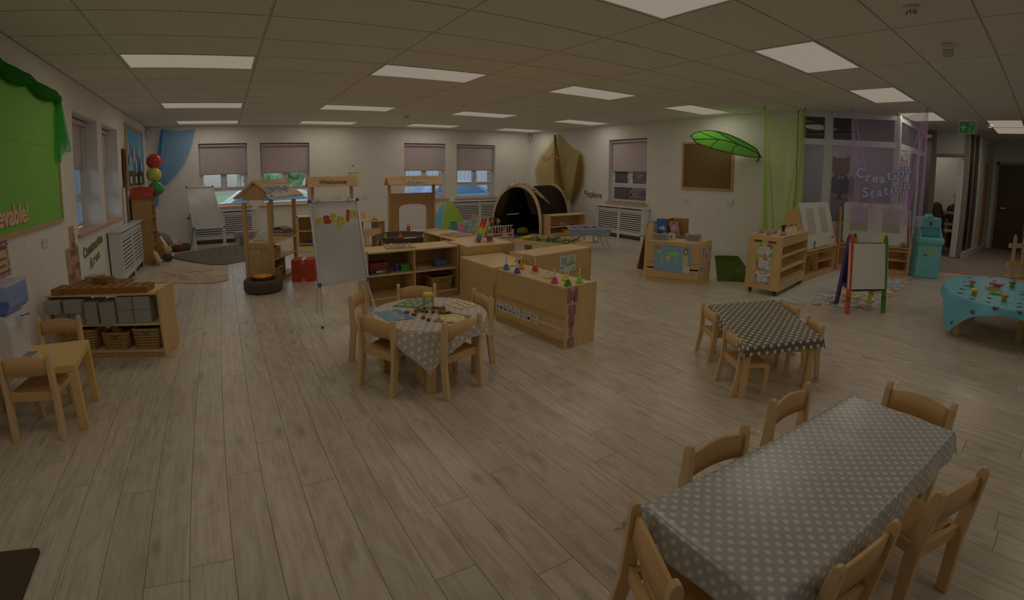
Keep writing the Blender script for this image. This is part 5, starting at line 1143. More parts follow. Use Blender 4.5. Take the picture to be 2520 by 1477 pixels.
t = thing('till', 'dark toy cash register at the back of the market stall counter', 'toy till', at_stall(.27, .62, .5755), ang - .2); obj('base', MB().box(-.12, .12, -.1, .1, 0, .06), mat('tan till base', (92, 74, 50), .5), t, bev=.006); obj('hood', MB().prism([(-.12, .06), (.14, .06), (.10, .11), (0, .145), (-.1, .12)], 1, -.09, .09), BLACKP, t, bev=.006)
kb = MB(); [kb.box(-.1 + q * .035, -.08 + q * .035, -.098, -.09, .075, .09) for q in range(6)]; obj('key_row', kb, WHITE, t)
t = thing('plate', 'pale toy plate on the market stall counter', 'plate', at_stall(.33, .38, .5755)); obj('dish', MB().lathe([(0, 0), (.05, 0), (.075, .008), (.073, .010), (.05, .003), (0, .003)], n=20, cap=False), CREAM, t)
v_ = at_stall(.29, .18, .3405); basket('wicker basket on the market stall upper shelf', v_, .2, .24, .14, ang + PI / 2, 'small wicker baskets'); v_ = at_stall(.29, .2, .0605); basket('wicker basket on the market stall bottom shelf', v_, .2, .26, .15, ang + PI / 2, 'small wicker baskets')
# corner shelf behind stall, with toys, small rug
t = thing('corner_shelf', 'curved fronted wooden corner shelf against the back wall beside the stall', 'shelf', (1.62, 9.72, 0)); R_ = .46
for z in (.04, .31, .60):
    obj('shelf', MB().prism([(-.24, .15), (-.24, -.12), (-.12, -.18), (.05, -.2), (.24, -.2), (.24, .15)], 2, z - .018, z), BIRCH, t)
obj('side_panel', MB().box(.222, .24, -.2, .15, 0, .6), BIRCHV, t); obj('side_panel', MB().box(-.24, -.222, -.12, .15, 0, .6), BIRCHV, t); obj('back_panel', MB().box(-.24, .24, .15, .165, 0, .6), INNER, t)
for nme, x, y, z, m_, r_ in (('blue toy dish', .0, -.05, .041, BLUE, .07), ('red toy cup', -.09, -.02, .041, RED, .035), ('green toy cup', .0, .04, .041, GRN, .03)):
    u_ = thing('toy_cup', '%s on the corner shelf' % nme, 'toy', (1.62 + x, 9.72 + y, z)); obj('cup', MB().lathe([(r_ * .7, 0), (r_, .05), (r_ * .92, .05), (r_ * .6, .006)], n=14), m_, u_)
u_ = thing('toy_bottle', 'yellow toy bottle on the corner shelf', 'toy', (1.74, 9.63, .041)); obj('bottle', MB().lathe([(.028, 0), (.03, .07), (.012, .1), (.012, .13)], n=12), YEL, u_)
u_ = thing('toy_camera', 'small dark toy camera on the middle of the corner shelf', 'toy', (1.60, 9.62, .311)); obj('case', MB().box(-.04, .04, -.02, .02, 0, .05), BLACK, u_, bev=.004); obj('lens', MB().lathe([(.016, 0), (.016, .02)], n=12).xf(Matrix.Translation((0, -.02, .025)) @ Matrix.Rotation(PI / 2, 4, 'X')), GREYM, u_)
u_ = thing('glass_jug', 'clear toy jug on the middle of the corner shelf', 'toy', (1.72, 9.64, .311)); obj('jug', MB().lathe([(.03, 0), (.035, .06), (.022, .1), (.026, .12)], n=14), MATS['clear plastic'], u_)
tag(obj('rug', MB().prism([(1.22, 8.85), (1.62, 8.6), (1.95, 9.1), (1.5, 9.4)], 2, 0, .012), ramp_mat('straw mat', 'noise', 90, [(.35, (96, 76, 44)), (.65, (118, 96, 60))], rough=.95, bump=.6)), 'small straw coloured mat beside the corner shelf', 'rug')
tag(obj('foam_cube', MB().box(-.06, .06, -.05, .05, 0, .11), mat('pale yellow cube', (136, 122, 60), .6), None, (1.21, 8.95, 0.0), bev=.006), 'pale yellow cube on the floor beyond the stall', 'toy block')
# ------------------------------------------------------------------ Welcome and Home stalls
def sign_roof(t, x0, x1, y, ez, rz_, dp, word, lm, size, shear=0, ext=.003):
    for s in (-1, 1):
        obj('roof_panel', MB().prism([(0, rz_ - .015), (0, rz_), (s * dp, ez + .015), (s * dp, ez)], 0, x0, x1), STX, t, loc=(0, y, 0))
        obj('ridge_board', MB().prism([(0, rz_ + .0), (0, rz_ + .015), (s * dp * .32, rz_ - (rz_ - ez) * .32 + .016), (s * dp * .32, rz_ - (rz_ - ez) * .32)], 0, x0 - .005, x1 + .005), STX, t, loc=(0, y, 0))
    a = math.atan2(rz_ - ez, dp)
    o = link('lettering', text_mesh(word, size, ext, lm, bold=.004, shear=shear, sp=1.05), t, ((x0 + x1) / 2, y - dp * .66, ez + (rz_ - ez) * .37 + .022), (a, 0, 0))
t = thing('role_play_stall', 'wooden stall with the word Welcome on its roof against the back wall', 'play stall', (0, 0, 0))
for x in (1.62, 2.42): obj('post', MB().box(x, x + .06, 9.27, 9.33, 0, 1.34), ST, t, bev=.003)
sign_roof(t, 1.54, 2.54, 9.30, 1.20, 1.385, .17, 'Welcome', mat('brown stencil letters', (66, 48, 34), .6), .135, .3)
obj('rail', MB().box(1.62, 2.48, 9.28, 9.32, .5, .58), ST, t)
t = thing('role_play_stall', 'wooden stall with an arched opening and the word Home on its roof', 'play stall', (0, 0, 0))
HY = 8.40
for x in (2.925, 3.855): obj('post', MB().box(x, x + .05, HY - .03, HY + .03, 0, 1.35), ST, t, bev=.003)
pnl = [(2.975, .0), (2.975, 1.06), (3.855, 1.06), (3.855, 0), (3.72, 0), (3.72, .78)] + [(3.43 + .29 * math.cos(rad(q)), .775 + .075 * math.sin(rad(q))) for q in range(15, 180, 15)] + [(3.14, .78), (3.14, 0)]
def fanprism(mb, pts, y0, y1):
    # panel with arched hole: build from strips
    arch = lambda x: .775 + .075 * math.sqrt(max(0, 1 - ((x - 3.43) / .29) ** 2))
    mb.box(2.975, 3.14, y0, y1, 0, 1.06).box(3.72, 3.855, y0, y1, 0, 1.06)
    xs = [3.14 + .58 * i / 12 for i in range(13)]
    for a, b_ in zip(xs, xs[1:]): mb.hexa([(a, y0, arch(a)), (b_, y0, arch(b_)), (b_, y1, arch(b_)), (a, y1, arch(a))], [(a, y0, 1.06), (b_, y0, 1.06), (b_, y1, 1.06), (a, y1, 1.06)])
    mb.box(3.14, 3.72, y0, y1, 0, .30)
    return mb
STP = wood('stall panel beech', (104, 74, 46), (90, 62, 36), 2, .45)
obj('arched_panel', fanprism(MB(), None, HY - .012, HY + .012), STP, t)
sign_roof(t, 2.90, 4.02, HY, 1.215, 1.375, .16, 'Home', mat('silver letters', (130, 124, 112), .3), .155, .0, .005)
# wall sign
t = thing('wall_sign', 'small white hanging sign reading Some days you on the back wall', 'sign', (0, 0, 0))
obj('board', MB().box(2.82, 3.10, YB - .012, YB - .002, 1.16, 1.50), CREAM, t); obj('string', MB().tube([(2.83, YB - .008, 1.5), (2.96, YB - .008, 1.64), (3.09, YB - .008, 1.5)], .002, 4), GREYM, t); obj('hook', MB().ball((2.96, YB - .01, 1.645), .014, 8, 6), BLACK, t)
for s_, z in (('SOME DAYS', 1.465), ('YOU', 1.41), ('HAVE TO', 1.355), ('YOUR OWN', 1.25)): link('lettering', text_mesh(s_, .045, .0006, INK, sp=1.1), t, (2.955 if s_ != 'YOU' else 2.88, YB - .014, z), BACK)
obj('yellow_patch', MB().box(2.97, 3.08, YB - .0135, YB - .012, 1.395, 1.43).box(2.97, 3.06, YB - .0135, YB - .012, 1.285, 1.32).box(2.9, 3.07, YB - .0135, YB - .012, 1.18, 1.21), SUN, t)
# play kitchen worktop behind the letter easel
t = thing('play_kitchen', 'birch play kitchen worktop left of the home stall', 'play kitchen', (0, 0, 0))
obj('worktop', MB().prism([(2.42, 9.15), (2.44, 8.62), (2.90, 8.50), (2.96, 9.1)], 2, .52, .54), BIRCH, t); obj('side_panel', MB().box(2.78, 2.9, 8.56, 9.05, 0, .52), ST, t); obj('side_panel', MB().box(2.44, 2.5, 8.66, 9.1, 0, .52), ST, t)
obj('shelf', MB().box(2.5, 2.78, 8.7, 9.1, .26, .28), BIRCH, t); obj('upstand', MB().box(2.44, 2.68, 9.08, 9.1, .54, .66), BIRCH, t)
t = thing('cake_toy', 'yellow toy cake on a wooden plate on the play kitchen worktop', 'toy food', (2.74, 8.72, .5405)); obj('plate', MB().lathe([(.07, 0), (.075, .012)], n=20), ST, t); obj('cake', MB().lathe([(.045, .012), (.05, .03), (.04, .055), (.0, .062)], n=16), SUN, t); obj('cherry', MB().ball((0, 0, .066), .012, 8, 6), RED, t)
t = thing('wooden_crate', 'small slatted wooden crate in the play kitchen', 'crate', (2.62, 8.45, .30)); cr_ = [(-.13, .13)]
for z in (.0, .035, .07): obj('slat', MB().box(-.14, .14, -.1, -.09, z, z + .025).box(-.14, .14, .09, .1, z, z + .025).box(-.14, -.13, -.09, .09, z, z + .025).box(.13, .14, -.09, .09, z, z + .025), PINE, t)
obj('base', MB().box(-.13, .13, -.09, .09, 0, .008), PINE, t)
t = thing('stool', 'small pine stool under the slatted crate', 'stool', (2.62, 8.45, 0)); obj('seat', MB().box(-.15, .15, -.11, .11, .278, .2995), PINE, t)
for sx in (-1, 1):
    for sy in (-1, 1): obj('leg', MB().box(sx * .12 - .013, sx * .12 + .013, sy * .09 - .013, sy * .09 + .013, 0, .278), PINE, t)
# ------------------------------------------------------------------ black builders tray on stand
t = thing('play_tray', 'black octagonal play tray on a stand in front of the home stall', 'play tray', (2.74, 7.10, 0), 0)
RX, RY, TZ2 = .50, .50, .44
oc = [(RX * math.cos(rad(22.5 + 45 * q)), RY * math.sin(rad(22.5 + 45 * q))) for q in range(8)]
tm_ = MB()
def ring(k, z): return [(p[0] * k, p[1] * k, z) for p in oc]
vs = ring(.90, TZ2 - .085) + ring(1.0, TZ2) + ring(.965, TZ2) + ring(.87, TZ2 - .075)
fs = [list(range(8))[::-1]] + [[i, (i + 1) % 8, 8 + (i + 1) % 8, 8 + i] for i in range(8)] + [[8 + i, 8 + (i + 1) % 8, 16 + (i + 1) % 8, 16 + i] for i in range(8)] + [[16 + i, 16 + (i + 1) % 8, 24 + (i + 1) % 8, 24 + i] for i in range(8)] + [[24 + i for i in range(8)]]
obj('tray', tm_.add(vs, fs), BLACKP, t, bev=.01)
for q in range(8):
    a = rad(22.5 + 45 * q); obj('leg', MB().box(-.013, .013, -.013, .013, 0, TZ2 - .086), mat('dark grey blue leg', (44, 40, 46), .5), t, loc=(.40 * math.cos(a), .40 * math.sin(a), 0))
obj('stand_rail', MB().tube([(.40 * math.cos(rad(22.5 + 45 * q)), .40 * math.sin(rad(22.5 + 45 * q)), .12) for q in range(8)], .01, 6, closed=True), MATS['dark grey blue leg'], t)
TB = TZ2 - .0745
for nme, x, y, m_, sz, cat in (('green and white paper dinosaur', -.30, .1, LIME, (.06, .02, .10), 'toy'), ('red toy tractor', -.16, -.08, RED, (.05, .03, .05), 'toy vehicle'), ('orange toy digger', -.06, .0, ORG, (.035, .03, .10), 'toy vehicle'), ('blue toy car', .20, -.1, BLUE, (.025, .02, .045), 'toy vehicle'), ('red and white toy truck', .25, -.06, RED, (.03, .025, .05), 'toy vehicle'), ('yellow toy dumper', .36, .0, YEL, (.04, .03, .055), 'toy vehicle'), ('black toy car', .06, -.2, BLACKP, (.05, .025, .03), 'toy vehicle')):
    u_ = thing('toy_' + ('dinosaur' if 'dino' in nme else nme.split()[-1]), '%s in the black play tray' % nme, cat, (2.74 + x, 7.10 + y, TB), x * 3, 'toys in the black play tray')
    a, b_, h_ = sz
    if 'dino' in nme: obj('body', MB().prism([(-a, 0), (a, 0), (a * .4, h_ * .4), (a * .3, h_), (-a * .1, h_ * .9), (-a * .3, h_ * .4)], 1, -b_, b_), m_, u_); obj('belly', MB().prism([(-a * .9, 0), (a * .6, 0), (0, h_ * .35)], 1, -b_ - .002, -b_), WHITE, u_)
    else:
        obj('body', MB().box(-a, a, -b_, b_, h_ * .25, h_ * .6), m_, u_, bev=.004); obj('cab', MB().box(-a * .5, a * .2, -b_ * .8, b_ * .8, h_ * .6, h_), m_, u_, bev=.004)
        for wx in (-.6, .6):
            for wy in (-1, 1): obj('wheel', MB().tube([(wx * a, wy * b_ - .004, h_ * .2), (wx * a, wy * b_ + .004, h_ * .2)], h_ * .2, 10), BLACK, u_)
tag(obj('play_map', MB().box(-.2, .3, -.2, .1, 0, .002), ramp_mat('printed play map', 'cells', 14, [(0, (84, 96, 60)), (.35, (110, 116, 112)), (.6, (70, 92, 108)), (.8, (120, 110, 90))], rough=.6), None, (2.70, 7.12, TB)), 'colourful printed paper map lying in the black play tray', 'paper')
# pencil pot table behind arch
t = thing('table', 'low table with paper and a red pencil pot behind the arch of the home stall', 'table', (3.35, 7.86, 0)); obj('tabletop', MB().box(-.22, .42, -.17, .17, .36, .38), PINE, t); table_legs(t, .22, .16, .37, .035)
t = thing('pencil_pot', 'red pot of pencils on the low table behind the black tray', 'pot', (3.04 + .08, 7.86, .3805)); obj('pot', MB().lathe([(.03, 0), (.035, .09), (.031, .09), (.028, .004)], n=14), RED, t)
for dx, dy in ((-.03, 0), (-.01, .01), (.012, 0), (.035, .01)): obj('pencil', MB().tube([(dx * .4, dy, .01), (dx, dy, .14)], .004, 6), BROWNP if dx < 0 else RED, t)
t = thing('paper_stack', 'loose white and pink papers on the low table behind the black tray', 'paper', (3.5, 7.84, .3805)); obj('sheet', MB().box(-.14, .02, -.1, .1, 0, .002), mat('mint paper', (104, 116, 104), .7), t); obj('sheet', MB().box(.0, .2, -.12, .08, .003, .008), mat('pink paper', (128, 108, 112), .7), t, rot=(0, 0, .15))
# ------------------------------------------------------------------ pop-up tent, doll's things, den
LT = sheer('lime tent cloth', (104, 120, 48), .97, .7, .3); TT = mat('teal tent cloth', (44, 72, 62), .8)
t = thing('play_tent', 'lime green pop-up play tent by the right back windows', 'tent', (4.72, 9.45, 0)); TH = .80
def tent(u, v):
    a = 2 * PI * u; k = (1 - v) ** .62; c, s_ = math.cos(a), math.sin(a); q = max(abs(c), abs(s_)) ** .4
    return (.44 * k * c / q, .44 * k * s_ / q, TH * v ** .95)
# sides built as four coloured panels with a door hole on the front
for q, (m_, nme) in enumerate(((mat('orange tent panel', (120, 62, 28), .8), None), (TT, None), (mat('light blue tent cloth', (58, 100, 108), .8), None), (LT, None))):
    mb = MB(); nu, nv = 10, 14
    vs = [tent((q + i / nu) / 4 - .125, min(.995, j / nv)) for i in range(nu + 1) for j in range(nv + 1)]; fs = []
    for i in range(nu):
        for j in range(nv):
            u = (i + .5) / nu
            if q == 3 and j < 5.5 - 9 * abs(u - .45) ** 1.6 * 2.2 and .2 < u < .72: continue
            fs.append((i * (nv + 1) + j, (i + 1) * (nv + 1) + j, (i + 1) * (nv + 1) + j + 1, i * (nv + 1) + j + 1))
    obj('panel', mb.add(vs, fs, True), m_, t)
for q in range(4):
    obj('seam', MB().tube([Vector(tent(q / 4 + .125, j / 12 * .99)) * 1.005 for j in range(13)], .012, 6), mat('yellow seam', (128, 98, 30), .7), t)
obj('inside', MB().sheet(lambda u, v: tuple(Vector(tent(u, v * .98)) * .96), 32, 10), TT, t)
def figure(name, label, cat, loc, hgt, body, head, hair): 
    t = thing(name, label, cat, loc, 0, "dolls by the doll's house"); obj('dress', MB().lathe([(hgt * .28, 0), (hgt * .16, hgt * .45), (hgt * .13, hgt * .62), (hgt * .05, hgt * .7)], n=12), body, t); obj('head', MB().ball((0, 0, hgt * .83), (hgt * .12, hgt * .12, hgt * .15), 10, 8), head, t); obj('hair', MB().ball((0, hgt * .03, hgt * .87), (hgt * .135, hgt * .13, hgt * .14), 10, 8), hair, t)
    for s in (-1, 1): obj('arm', MB().tube([(s * hgt * .12, 0, hgt * .6), (s * hgt * .22, -.01, hgt * .38)], hgt * .035, 6), head, t)
SKIN = mat('doll skin', (96, 64, 46), .6)
t = thing('doll_house', "blue painted arched doll's house board on the unit top behind the long shelf", 'doll house', (3.55, 6.3, .581)) if False else thing('doll_house', "arched doll's house front painted with a blue and white castle scene", 'doll house', (4.16, 7.35, 0))
obj('table', MB().box(-.28, .36, -.16, .22, .36, .38), PINK, t); 
for x in (-.26, .34):
    for y in (-.14, .2): obj('leg', MB().box(x - .015, x + .015, y - .015, y + .015, 0, .36), PINK, t)
obj('arched_front', MB().prism([(-.22, .38), (.28, .38), (.28, .46)] + [(.03 + .25 * math.cos(rad(a)), .47 + .14 * math.sin(rad(a))) for a in range(10, 180, 17)] + [(-.22, .46)], 1, -.12, -.10), ramp_mat('painted castle scene', 'noise', 14, [(.35, (60, 80, 88)), (.5, (84, 96, 76)), (.62, (112, 104, 90)), (.75, (58, 78, 96))], rough=.6), t)
obj('pink_edge', MB().box(-.25, -.22, -.12, .1, .38, .54), PINK, t)
t = thing('doll_fence', 'row of pale wooden fence pegs behind the doll house', 'toy fence', (4.62, 8.15, 0))
for q in range(8): obj('peg', MB().prism([(q * .062, .38), (q * .062 + .04, .38), (q * .062 + .04, .58 - .012 * q), (q * .062 + .02, .61 - .012 * q), (q * .062, .58 - .012 * q)], 1, 0, .02), PINE, t)
obj('rail', MB().box(-.02, .5, .02, .035, .42, .45), PINE, t); obj('stand', MB().box(-.02, .5, -.05, .12, .0, .38), BIRCH, t)
t = thing('doll_bed', 'pink and pale wooden doll cot right of the stacking rings', 'doll cot', (4.86, 7.55, 0))
for x in (-.22, .26):
    for y in (-.12, .14): obj('post', MB().box(x - .016, x + .016, y - .016, y + .016, 0, .36), PINK, t)
obj('rail', MB().box(-.22, .26, -.13, -.11, .26, .29).box(-.22, .26, .13, .15, .26, .29), PINK, t); obj('top_rail', MB().box(-.22, .26, -.13, -.115, .42, .435), CREAM, t); obj('base', MB().box(-.2, .24, -.1, .12, .2, .22), PINE, t)
for q in range(8): obj('bar', MB().box(-.2 + q * .058, -.19 + q * .058, -.127, -.117, .29, .42), CREAM, t)
obj('flowered_panel', MB().box(-.2, .24, -.135, -.13, .08, .2), ramp_mat('flowered cloth', 'cells', 40, [(0, (60, 72, 44)), (.5, (112, 84, 84)), (.75, (124, 116, 96))], rough=.8), t)
figure('doll', 'dark haired doll in a black dress standing on the cot', 'doll', (4.74, 7.60, .221), .36, BLACK, SKIN, BLACK); figure('doll', 'brown haired doll in a purple top standing on the cot', 'doll', (4.90, 7.62, .221), .34, mat('purple doll top', (50, 34, 46), .8), mat('pale doll skin', (104, 70, 48), .6), mat('brown doll hair', (60, 38, 24), .8))
# abacus and rings on the raised unit
t = thing('abacus_ladder', 'wooden A-frame toy with rainbow coloured discs on the raised unit', 'toy', (2.86, 4.88, .5965), rad(14))
obj('strut', MB().bar((-.02, -.06, 0), (.10, -.06, .28), .018, .01), PINE, t); obj('strut', MB().bar((-.02, .06, 0), (.10, .06, .28), .018, .01), PINE, t)
obj('brace', MB().bar((.15, -.066, 0), (.045, -.066, .16), .016, .008), PINE, t); obj('brace', MB().bar((.15, .066, 0), (.045, .066, .16), .016, .008), PINE, t)
for q, c in enumerate(((56, 40, 60), (52, 60, 96), (60, 84, 40), (84, 112, 36), (134, 120, 34), (128, 76, 26), (110, 38, 26), (104, 44, 60), (74, 44, 60))):
    f_ = (q + .6) / 9; obj('disc', MB().tube([(-.0 + .10 * f_, -.035, .28 * f_), (-.0 + .10 * f_, .035, .28 * f_)], .02, 10), mat('rainbow disc %d' % q, c, .5), t)
t = thing('stacking_rings', 'stack of rainbow wooden rings on a round base on the raised unit', 'toy', (2.98, 4.82, .5965)); obj('base', MB().lathe([(.055, 0), (.058, .004), (.055, .009)], n=24), PINE, t)
z = .009
for c, r_ in (((112, 42, 62), .036), ((70, 46, 70), .040), ((48, 38, 36), .034), ((138, 84, 26), .033), ((124, 124, 52), .031), ((48, 82, 40), .029), ((44, 72, 104), .028)):
    obj('ring', MB().lathe([(r_ * .9, z), (r_, z + .004), (r_, z + .017), (r_ * .9, z + .020)], n=20), mat('ring %d %d %d' % c, c, .5), t); z += .0205
obj('peg', MB().lathe([(.023, z), (.024, z + .02), (.014, z + .038), (0, z + .04)], n=16), PINE, t)
def puzzle(label, cx, cy, z, a, b_, rz, nx, ny):
    t = thing('puzzle_board', label, 'puzzle', (cx, cy, z), rz, 'wooden puzzle boards'); obj('tray', MB().box(-a, a, -b_, b_, 0, .008), EDGE, t, bev=.002)
    rs = random.Random(nx); cols = [mat('puzzle piece %d' % q, c, .6) for q, c in enumerate([(104, 84, 58), (96, 90, 84), (110, 72, 58), (84, 84, 92), (116, 100, 62)])]
    for i in range(nx):
        for j in range(ny):
            x, y = -a + (i + .5) * 2 * a / nx, -b_ + (j + .5) * 2 * b_ / ny; w_, d_ = a / nx * .72, b_ / ny * .72
            obj('puzzle_piece', MB().box(x - w_, x + w_, y - d_, y + d_, .008, .018), cols[rs.randrange(5)], t, bev=.002)
puzzle('wooden picture puzzle board on top of the long shelf unit', 1.87, 5.02, .5965, .17, .15, rad(-12), 6, 4)
puzzle('brown wooden puzzle board on top of the unit behind the raised unit', 2.99, 5.72, .5765, .16, .19, rad(6), 5, 4)
# den tunnel
t = thing('den_tunnel', 'large black fabric den tunnel with pale arched wooden ends', 'play den', (5.98, 8.52, 0), 0)
DX = Vector((1, -.12, 0)).normalized(); W_, H_ = .54, 1.13
axis = Vector((2.0, 1.15, 0)) ; ax_l = 1.95; axn = axis.normalized(); sd_ = Vector((.93, -.36, 0))
def den(u, v, k=1.0):      # u along arch 0..1, v along axis
    a = PI * u; x = -math.cos(a) * W_ * k * (1 - .22 * max(0, .35 - math.sin(a)) / .35 * 0); z = (math.sin(a) ** .72) * H_ * k
    p = sd_ * x + axn * (v * ax_l); return (p.x, p.y, z)
BLK = mat('black den fabric', (27, 20, 14), 1.0, spec=0)
obj('cover', MB().sheet(lambda u, v: den(u, v), 28, 8), BLK, t)
ARC = wood('arch plywood', (126, 104, 74), (110, 88, 60), 0, .5)
for v0, v1 in ((-.02, .03), (.98, 1.01)):
    mb = MB(); n = 28
    for i in range(n):
        p = [den(i / n, v0, 1.0), den((i + 1) / n, v0, 1.0), den((i + 1) / n, v0, 1.055), den(i / n, v0, 1.055)]; q = [den(i / n, v1, 1.0), den((i + 1) / n, v1, 1.0), den((i + 1) / n, v1, 1.055), den(i / n, v1, 1.055)]
        mb.hexa(p, q)
    obj('arch', mb, ARC, t)
for i in (3, 7, 10, 13, 16, 19, 22): p = Vector(den(i / 26, -.02, 1.03)); obj('toggle', MB().bar(p, p + Vector((0, -.04, .01)), .014, .014), BROWNP, t)
for sgn, u0, u1 in ((-1, .02, .42), (1, .58, .98)):
    mb = MB().sheet(lambda u, v, u0=u0, u1=u1, sgn=sgn: (lambda p, b_: tuple(Vector(p).lerp(b_, v * .55)))(den(u0 + (u1 - u0) * u, -.01), Vector((sd_.x * sgn * W_ * .95, sd_.y * sgn * W_ * .95 + .02 * math.sin(u * 20), .02 + .4 * (1 - abs(u - (0 if sgn < 0 else 1)))))), 12, 8)
    obj('door_curtain', mb, BLK, t)
obj('back_curtain', MB().sheet(lambda u, v: tuple(Vector(den(u, .97)) * 1 * Vector((1, 1, 1)) if v > .5 else Vector((den(u, .97)[0], den(u, .97)[1], 0))), 16, 1), BLK, t)
pz = Vector(den(.5, .3)); obj('cross_bar', MB().bar((sd_.x * -.12, sd_.y * -.12 + .2, .50), (sd_.x * .16, sd_.y * .16 + .2, .52), .02, .02), ARC, t)
tag(obj('cushion', MB().ball((0, 0, .09), (.16, .12, .09), 12, 8), mat('olive yellow cushion', (72, 58, 20), .9), None, (6.30, 8.75, .012)), 'dim yellow cushion inside the black den', 'cushion')
tag(obj('rug', MB().prism([(5.55, 8.45), (6.25, 8.2), (6.62, 8.6), (6.3, 9.3), (5.9, 9.2)], 2, 0, .01), ramp_mat('dark green rug', 'noise', 60, [(.35, (44, 46, 36)), (.65, (70, 72, 58))], rough=.95)), 'dark green mat at the mouth of the den', 'rug')
t = thing('toy_snake', 'long mottled cream plush snake draped over the den', 'soft toy', (5.98, 8.52, 0))
def onden(u, v, r_=.05): p = Vector(den(u, v)); c = Vector((axn.x * v * ax_l, axn.y * v * ax_l, .45)); return p + (p - c).normalized() * r_
pts = [onden(.40, -.03), onden(.45, 0.0), onden(.5, .03), onden(.55, .06), onden(.60, .09), onden(.65, .10), onden(.70, .115), onden(.74, .15), onden(.77, .2), onden(.80, .26), onden(.83, .32)]
obj('body', MB().tube(pts, [.035, .055, .062, .064, .062, .058, .052, .044, .035, .024, .01], 10), ramp_mat('mottled snake plush', 'noise', 22, [(.40, (66, 48, 34)), (.47, (116, 94, 74)), (.7, (126, 104, 84))], rough=.95, bump=.3), t, sub=1)
# netting above the den
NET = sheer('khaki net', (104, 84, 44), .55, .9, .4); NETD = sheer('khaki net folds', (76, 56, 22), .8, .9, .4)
t = thing('camouflage_net', 'khaki net hung to a point above the den with the words The Den', 'fabric', (0, 0, 0))
LE = [(1377, 325)]
ol = [(9.73, 2.50), (10.18, 2.15), (10.50, 1.93), (10.75, 1.50), (10.65, 1.15), (10.45, .95)]; orr = [(9.73, 2.50), (9.25, 2.12), (8.80, 1.95), (8.70, 1.6), (8.72, 1.15), (9.02, .72)]
def interp(o_, v): f_ = v * (len(o_) - 1); i = min(int(f_), len(o_) - 2); q = f_ - i; return (o_[i][0] * (1 - q) + o_[i + 1][0] * q, o_[i][1] * (1 - q) + o_[i + 1][1] * q)
def net(u, v):
    a, b_ = interp(ol, v), interp(orr, v); y = a[0] * (1 - u) + b_[0] * u; z = a[1] * (1 - u) + b_[1] * u - .03 * math.sin(PI * u) * v
    return (XR - .045 - .03 * math.sin(u * 24 + v * 2) * (v + .1) - .1 * math.sin(PI * u) * v, min(y, 10.95), z)
obj('net_sheet', MB().sheet(net, 60, 24), NET, t)
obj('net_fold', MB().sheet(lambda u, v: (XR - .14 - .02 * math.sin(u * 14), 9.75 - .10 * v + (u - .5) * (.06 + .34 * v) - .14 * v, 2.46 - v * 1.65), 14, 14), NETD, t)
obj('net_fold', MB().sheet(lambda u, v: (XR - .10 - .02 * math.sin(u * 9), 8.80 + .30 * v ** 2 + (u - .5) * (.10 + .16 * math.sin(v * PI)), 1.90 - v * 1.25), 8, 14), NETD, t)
RB = mat('rust letters', (104, 56, 34), .6)
for ch, y, z in (('T', 10.02, 1.80), ('h', 9.90, 1.80), ('e', 9.79, 1.84), ('D', 9.62, 1.88), ('e', 9.48, 1.85), ('n', 9.35, 1.82)): link('letter', text_mesh(ch, .2, .003, RB, bold=.004), t, (XR - .30, y, z), (PI / 2, 0, -PI / 2))
t = thing('wall_lettering', 'dark cut-out word Explore on the right wall beside a socket', 'lettering', (XR, 0, 0))
letters('Explore', .205, mat('dark leopard letters', (72, 62, 46), .7), t, (-.006, 8.74, .935), (-.006, 8.12, .91), RIGHT)
t = unit('shelf_unit', 'low wooden shelf unit beside the den with a yellow tray inside', 6.60, 7.68, 8.12, 8.45, .50, '-y', 1, (.24,), group='shelves by the den')
u_ = tray_box('tub', 'yellow plastic tray on the bottom of the shelf beside the den', 'tub', (7.25, 8.2, .0785), .42, .16, .07, mat('mustard plastic', (112, 90, 26), .4))
u_ = thing('metal_pot', 'small grey metal pot on the shelf beside the den', 'pot', (7.02, 8.24, .241)); obj('pot', MB().lathe([(.03, 0), (.035, .06), (.03, .065)], n=12), GREYM, u_)
tag(obj('book', MB().box(-.1, .1, -.06, .06, 0, .014), mat('red book cover', (84, 30, 22), .5), None, (7.42, 8.24, .241), bev=.002), 'flat red book on the shelf beside the den', 'book'); tag(obj('book', MB().box(-.07, .07, -.05, .05, 0, .012), mat('blue book cover', (40, 40, 66), .5), None, (6.86, 8.22, .241), bev=.002), 'flat dark blue book on the shelf beside the den', 'book')
# water tray
t = thing('water_tray', 'clear plastic water tray on folding grey legs in front of the right wall', 'water tray', (6.26, 6.50, 0), rad(-28))
WT = glass('frosted clear plastic', (.85, .86, .9), .55, (118, 116, 120), .25)
pr_ = rr(.80, .44, .10, 5)
vs = [(p[0] * .9, p[1] * .9, .27) for p in pr_] + [(p[0], p[1], .41) for p in pr_] + [(p[0] * .95, p[1] * .93, .41) for p in pr_] + [(p[0] * .86, p[1] * .86, .28) for p in pr_]; n = len(pr_)
fs = [list(range(n))[::-1]] + [[k_ * n + i, k_ * n + (i + 1) % n, (k_ + 1) * n + (i + 1) % n, (k_ + 1) * n + i] for k_ in range(3) for i in range(n)] + [[3 * n + i for i in range(n)]]
obj('basin', MB().add(vs, fs), WT, t); obj('rim', MB().tube([(p[0] * 1.01, p[1] * 1.02, .41) for p in pr_], .012, 6, closed=True), mat('pale clear rim', (122, 120, 124), .3), t)
for sx in (-1, 1):
    for sy in (-1, 1): obj('leg', MB().tube([(sx * .28, sy * .2, .38), (sx * .28, sy * .21, .18), (sx * .34 if sx > 0 else sx * .28, sy * .22, .09), (sx * .35 if sx > 0 else sx * .28, sy * .22, 0)], .016, 8), GREYM, t)
obj('label_card', MB().box(-.16, .12, -.225, -.22, .15, .31), mat('grey card', (84, 76, 70), .5), t); obj('card_picture', MB().box(-.14, .0, -.227, -.225, .17, .29).box(.03, .1, -.227, -.225, .2, .28), CREAM, t)
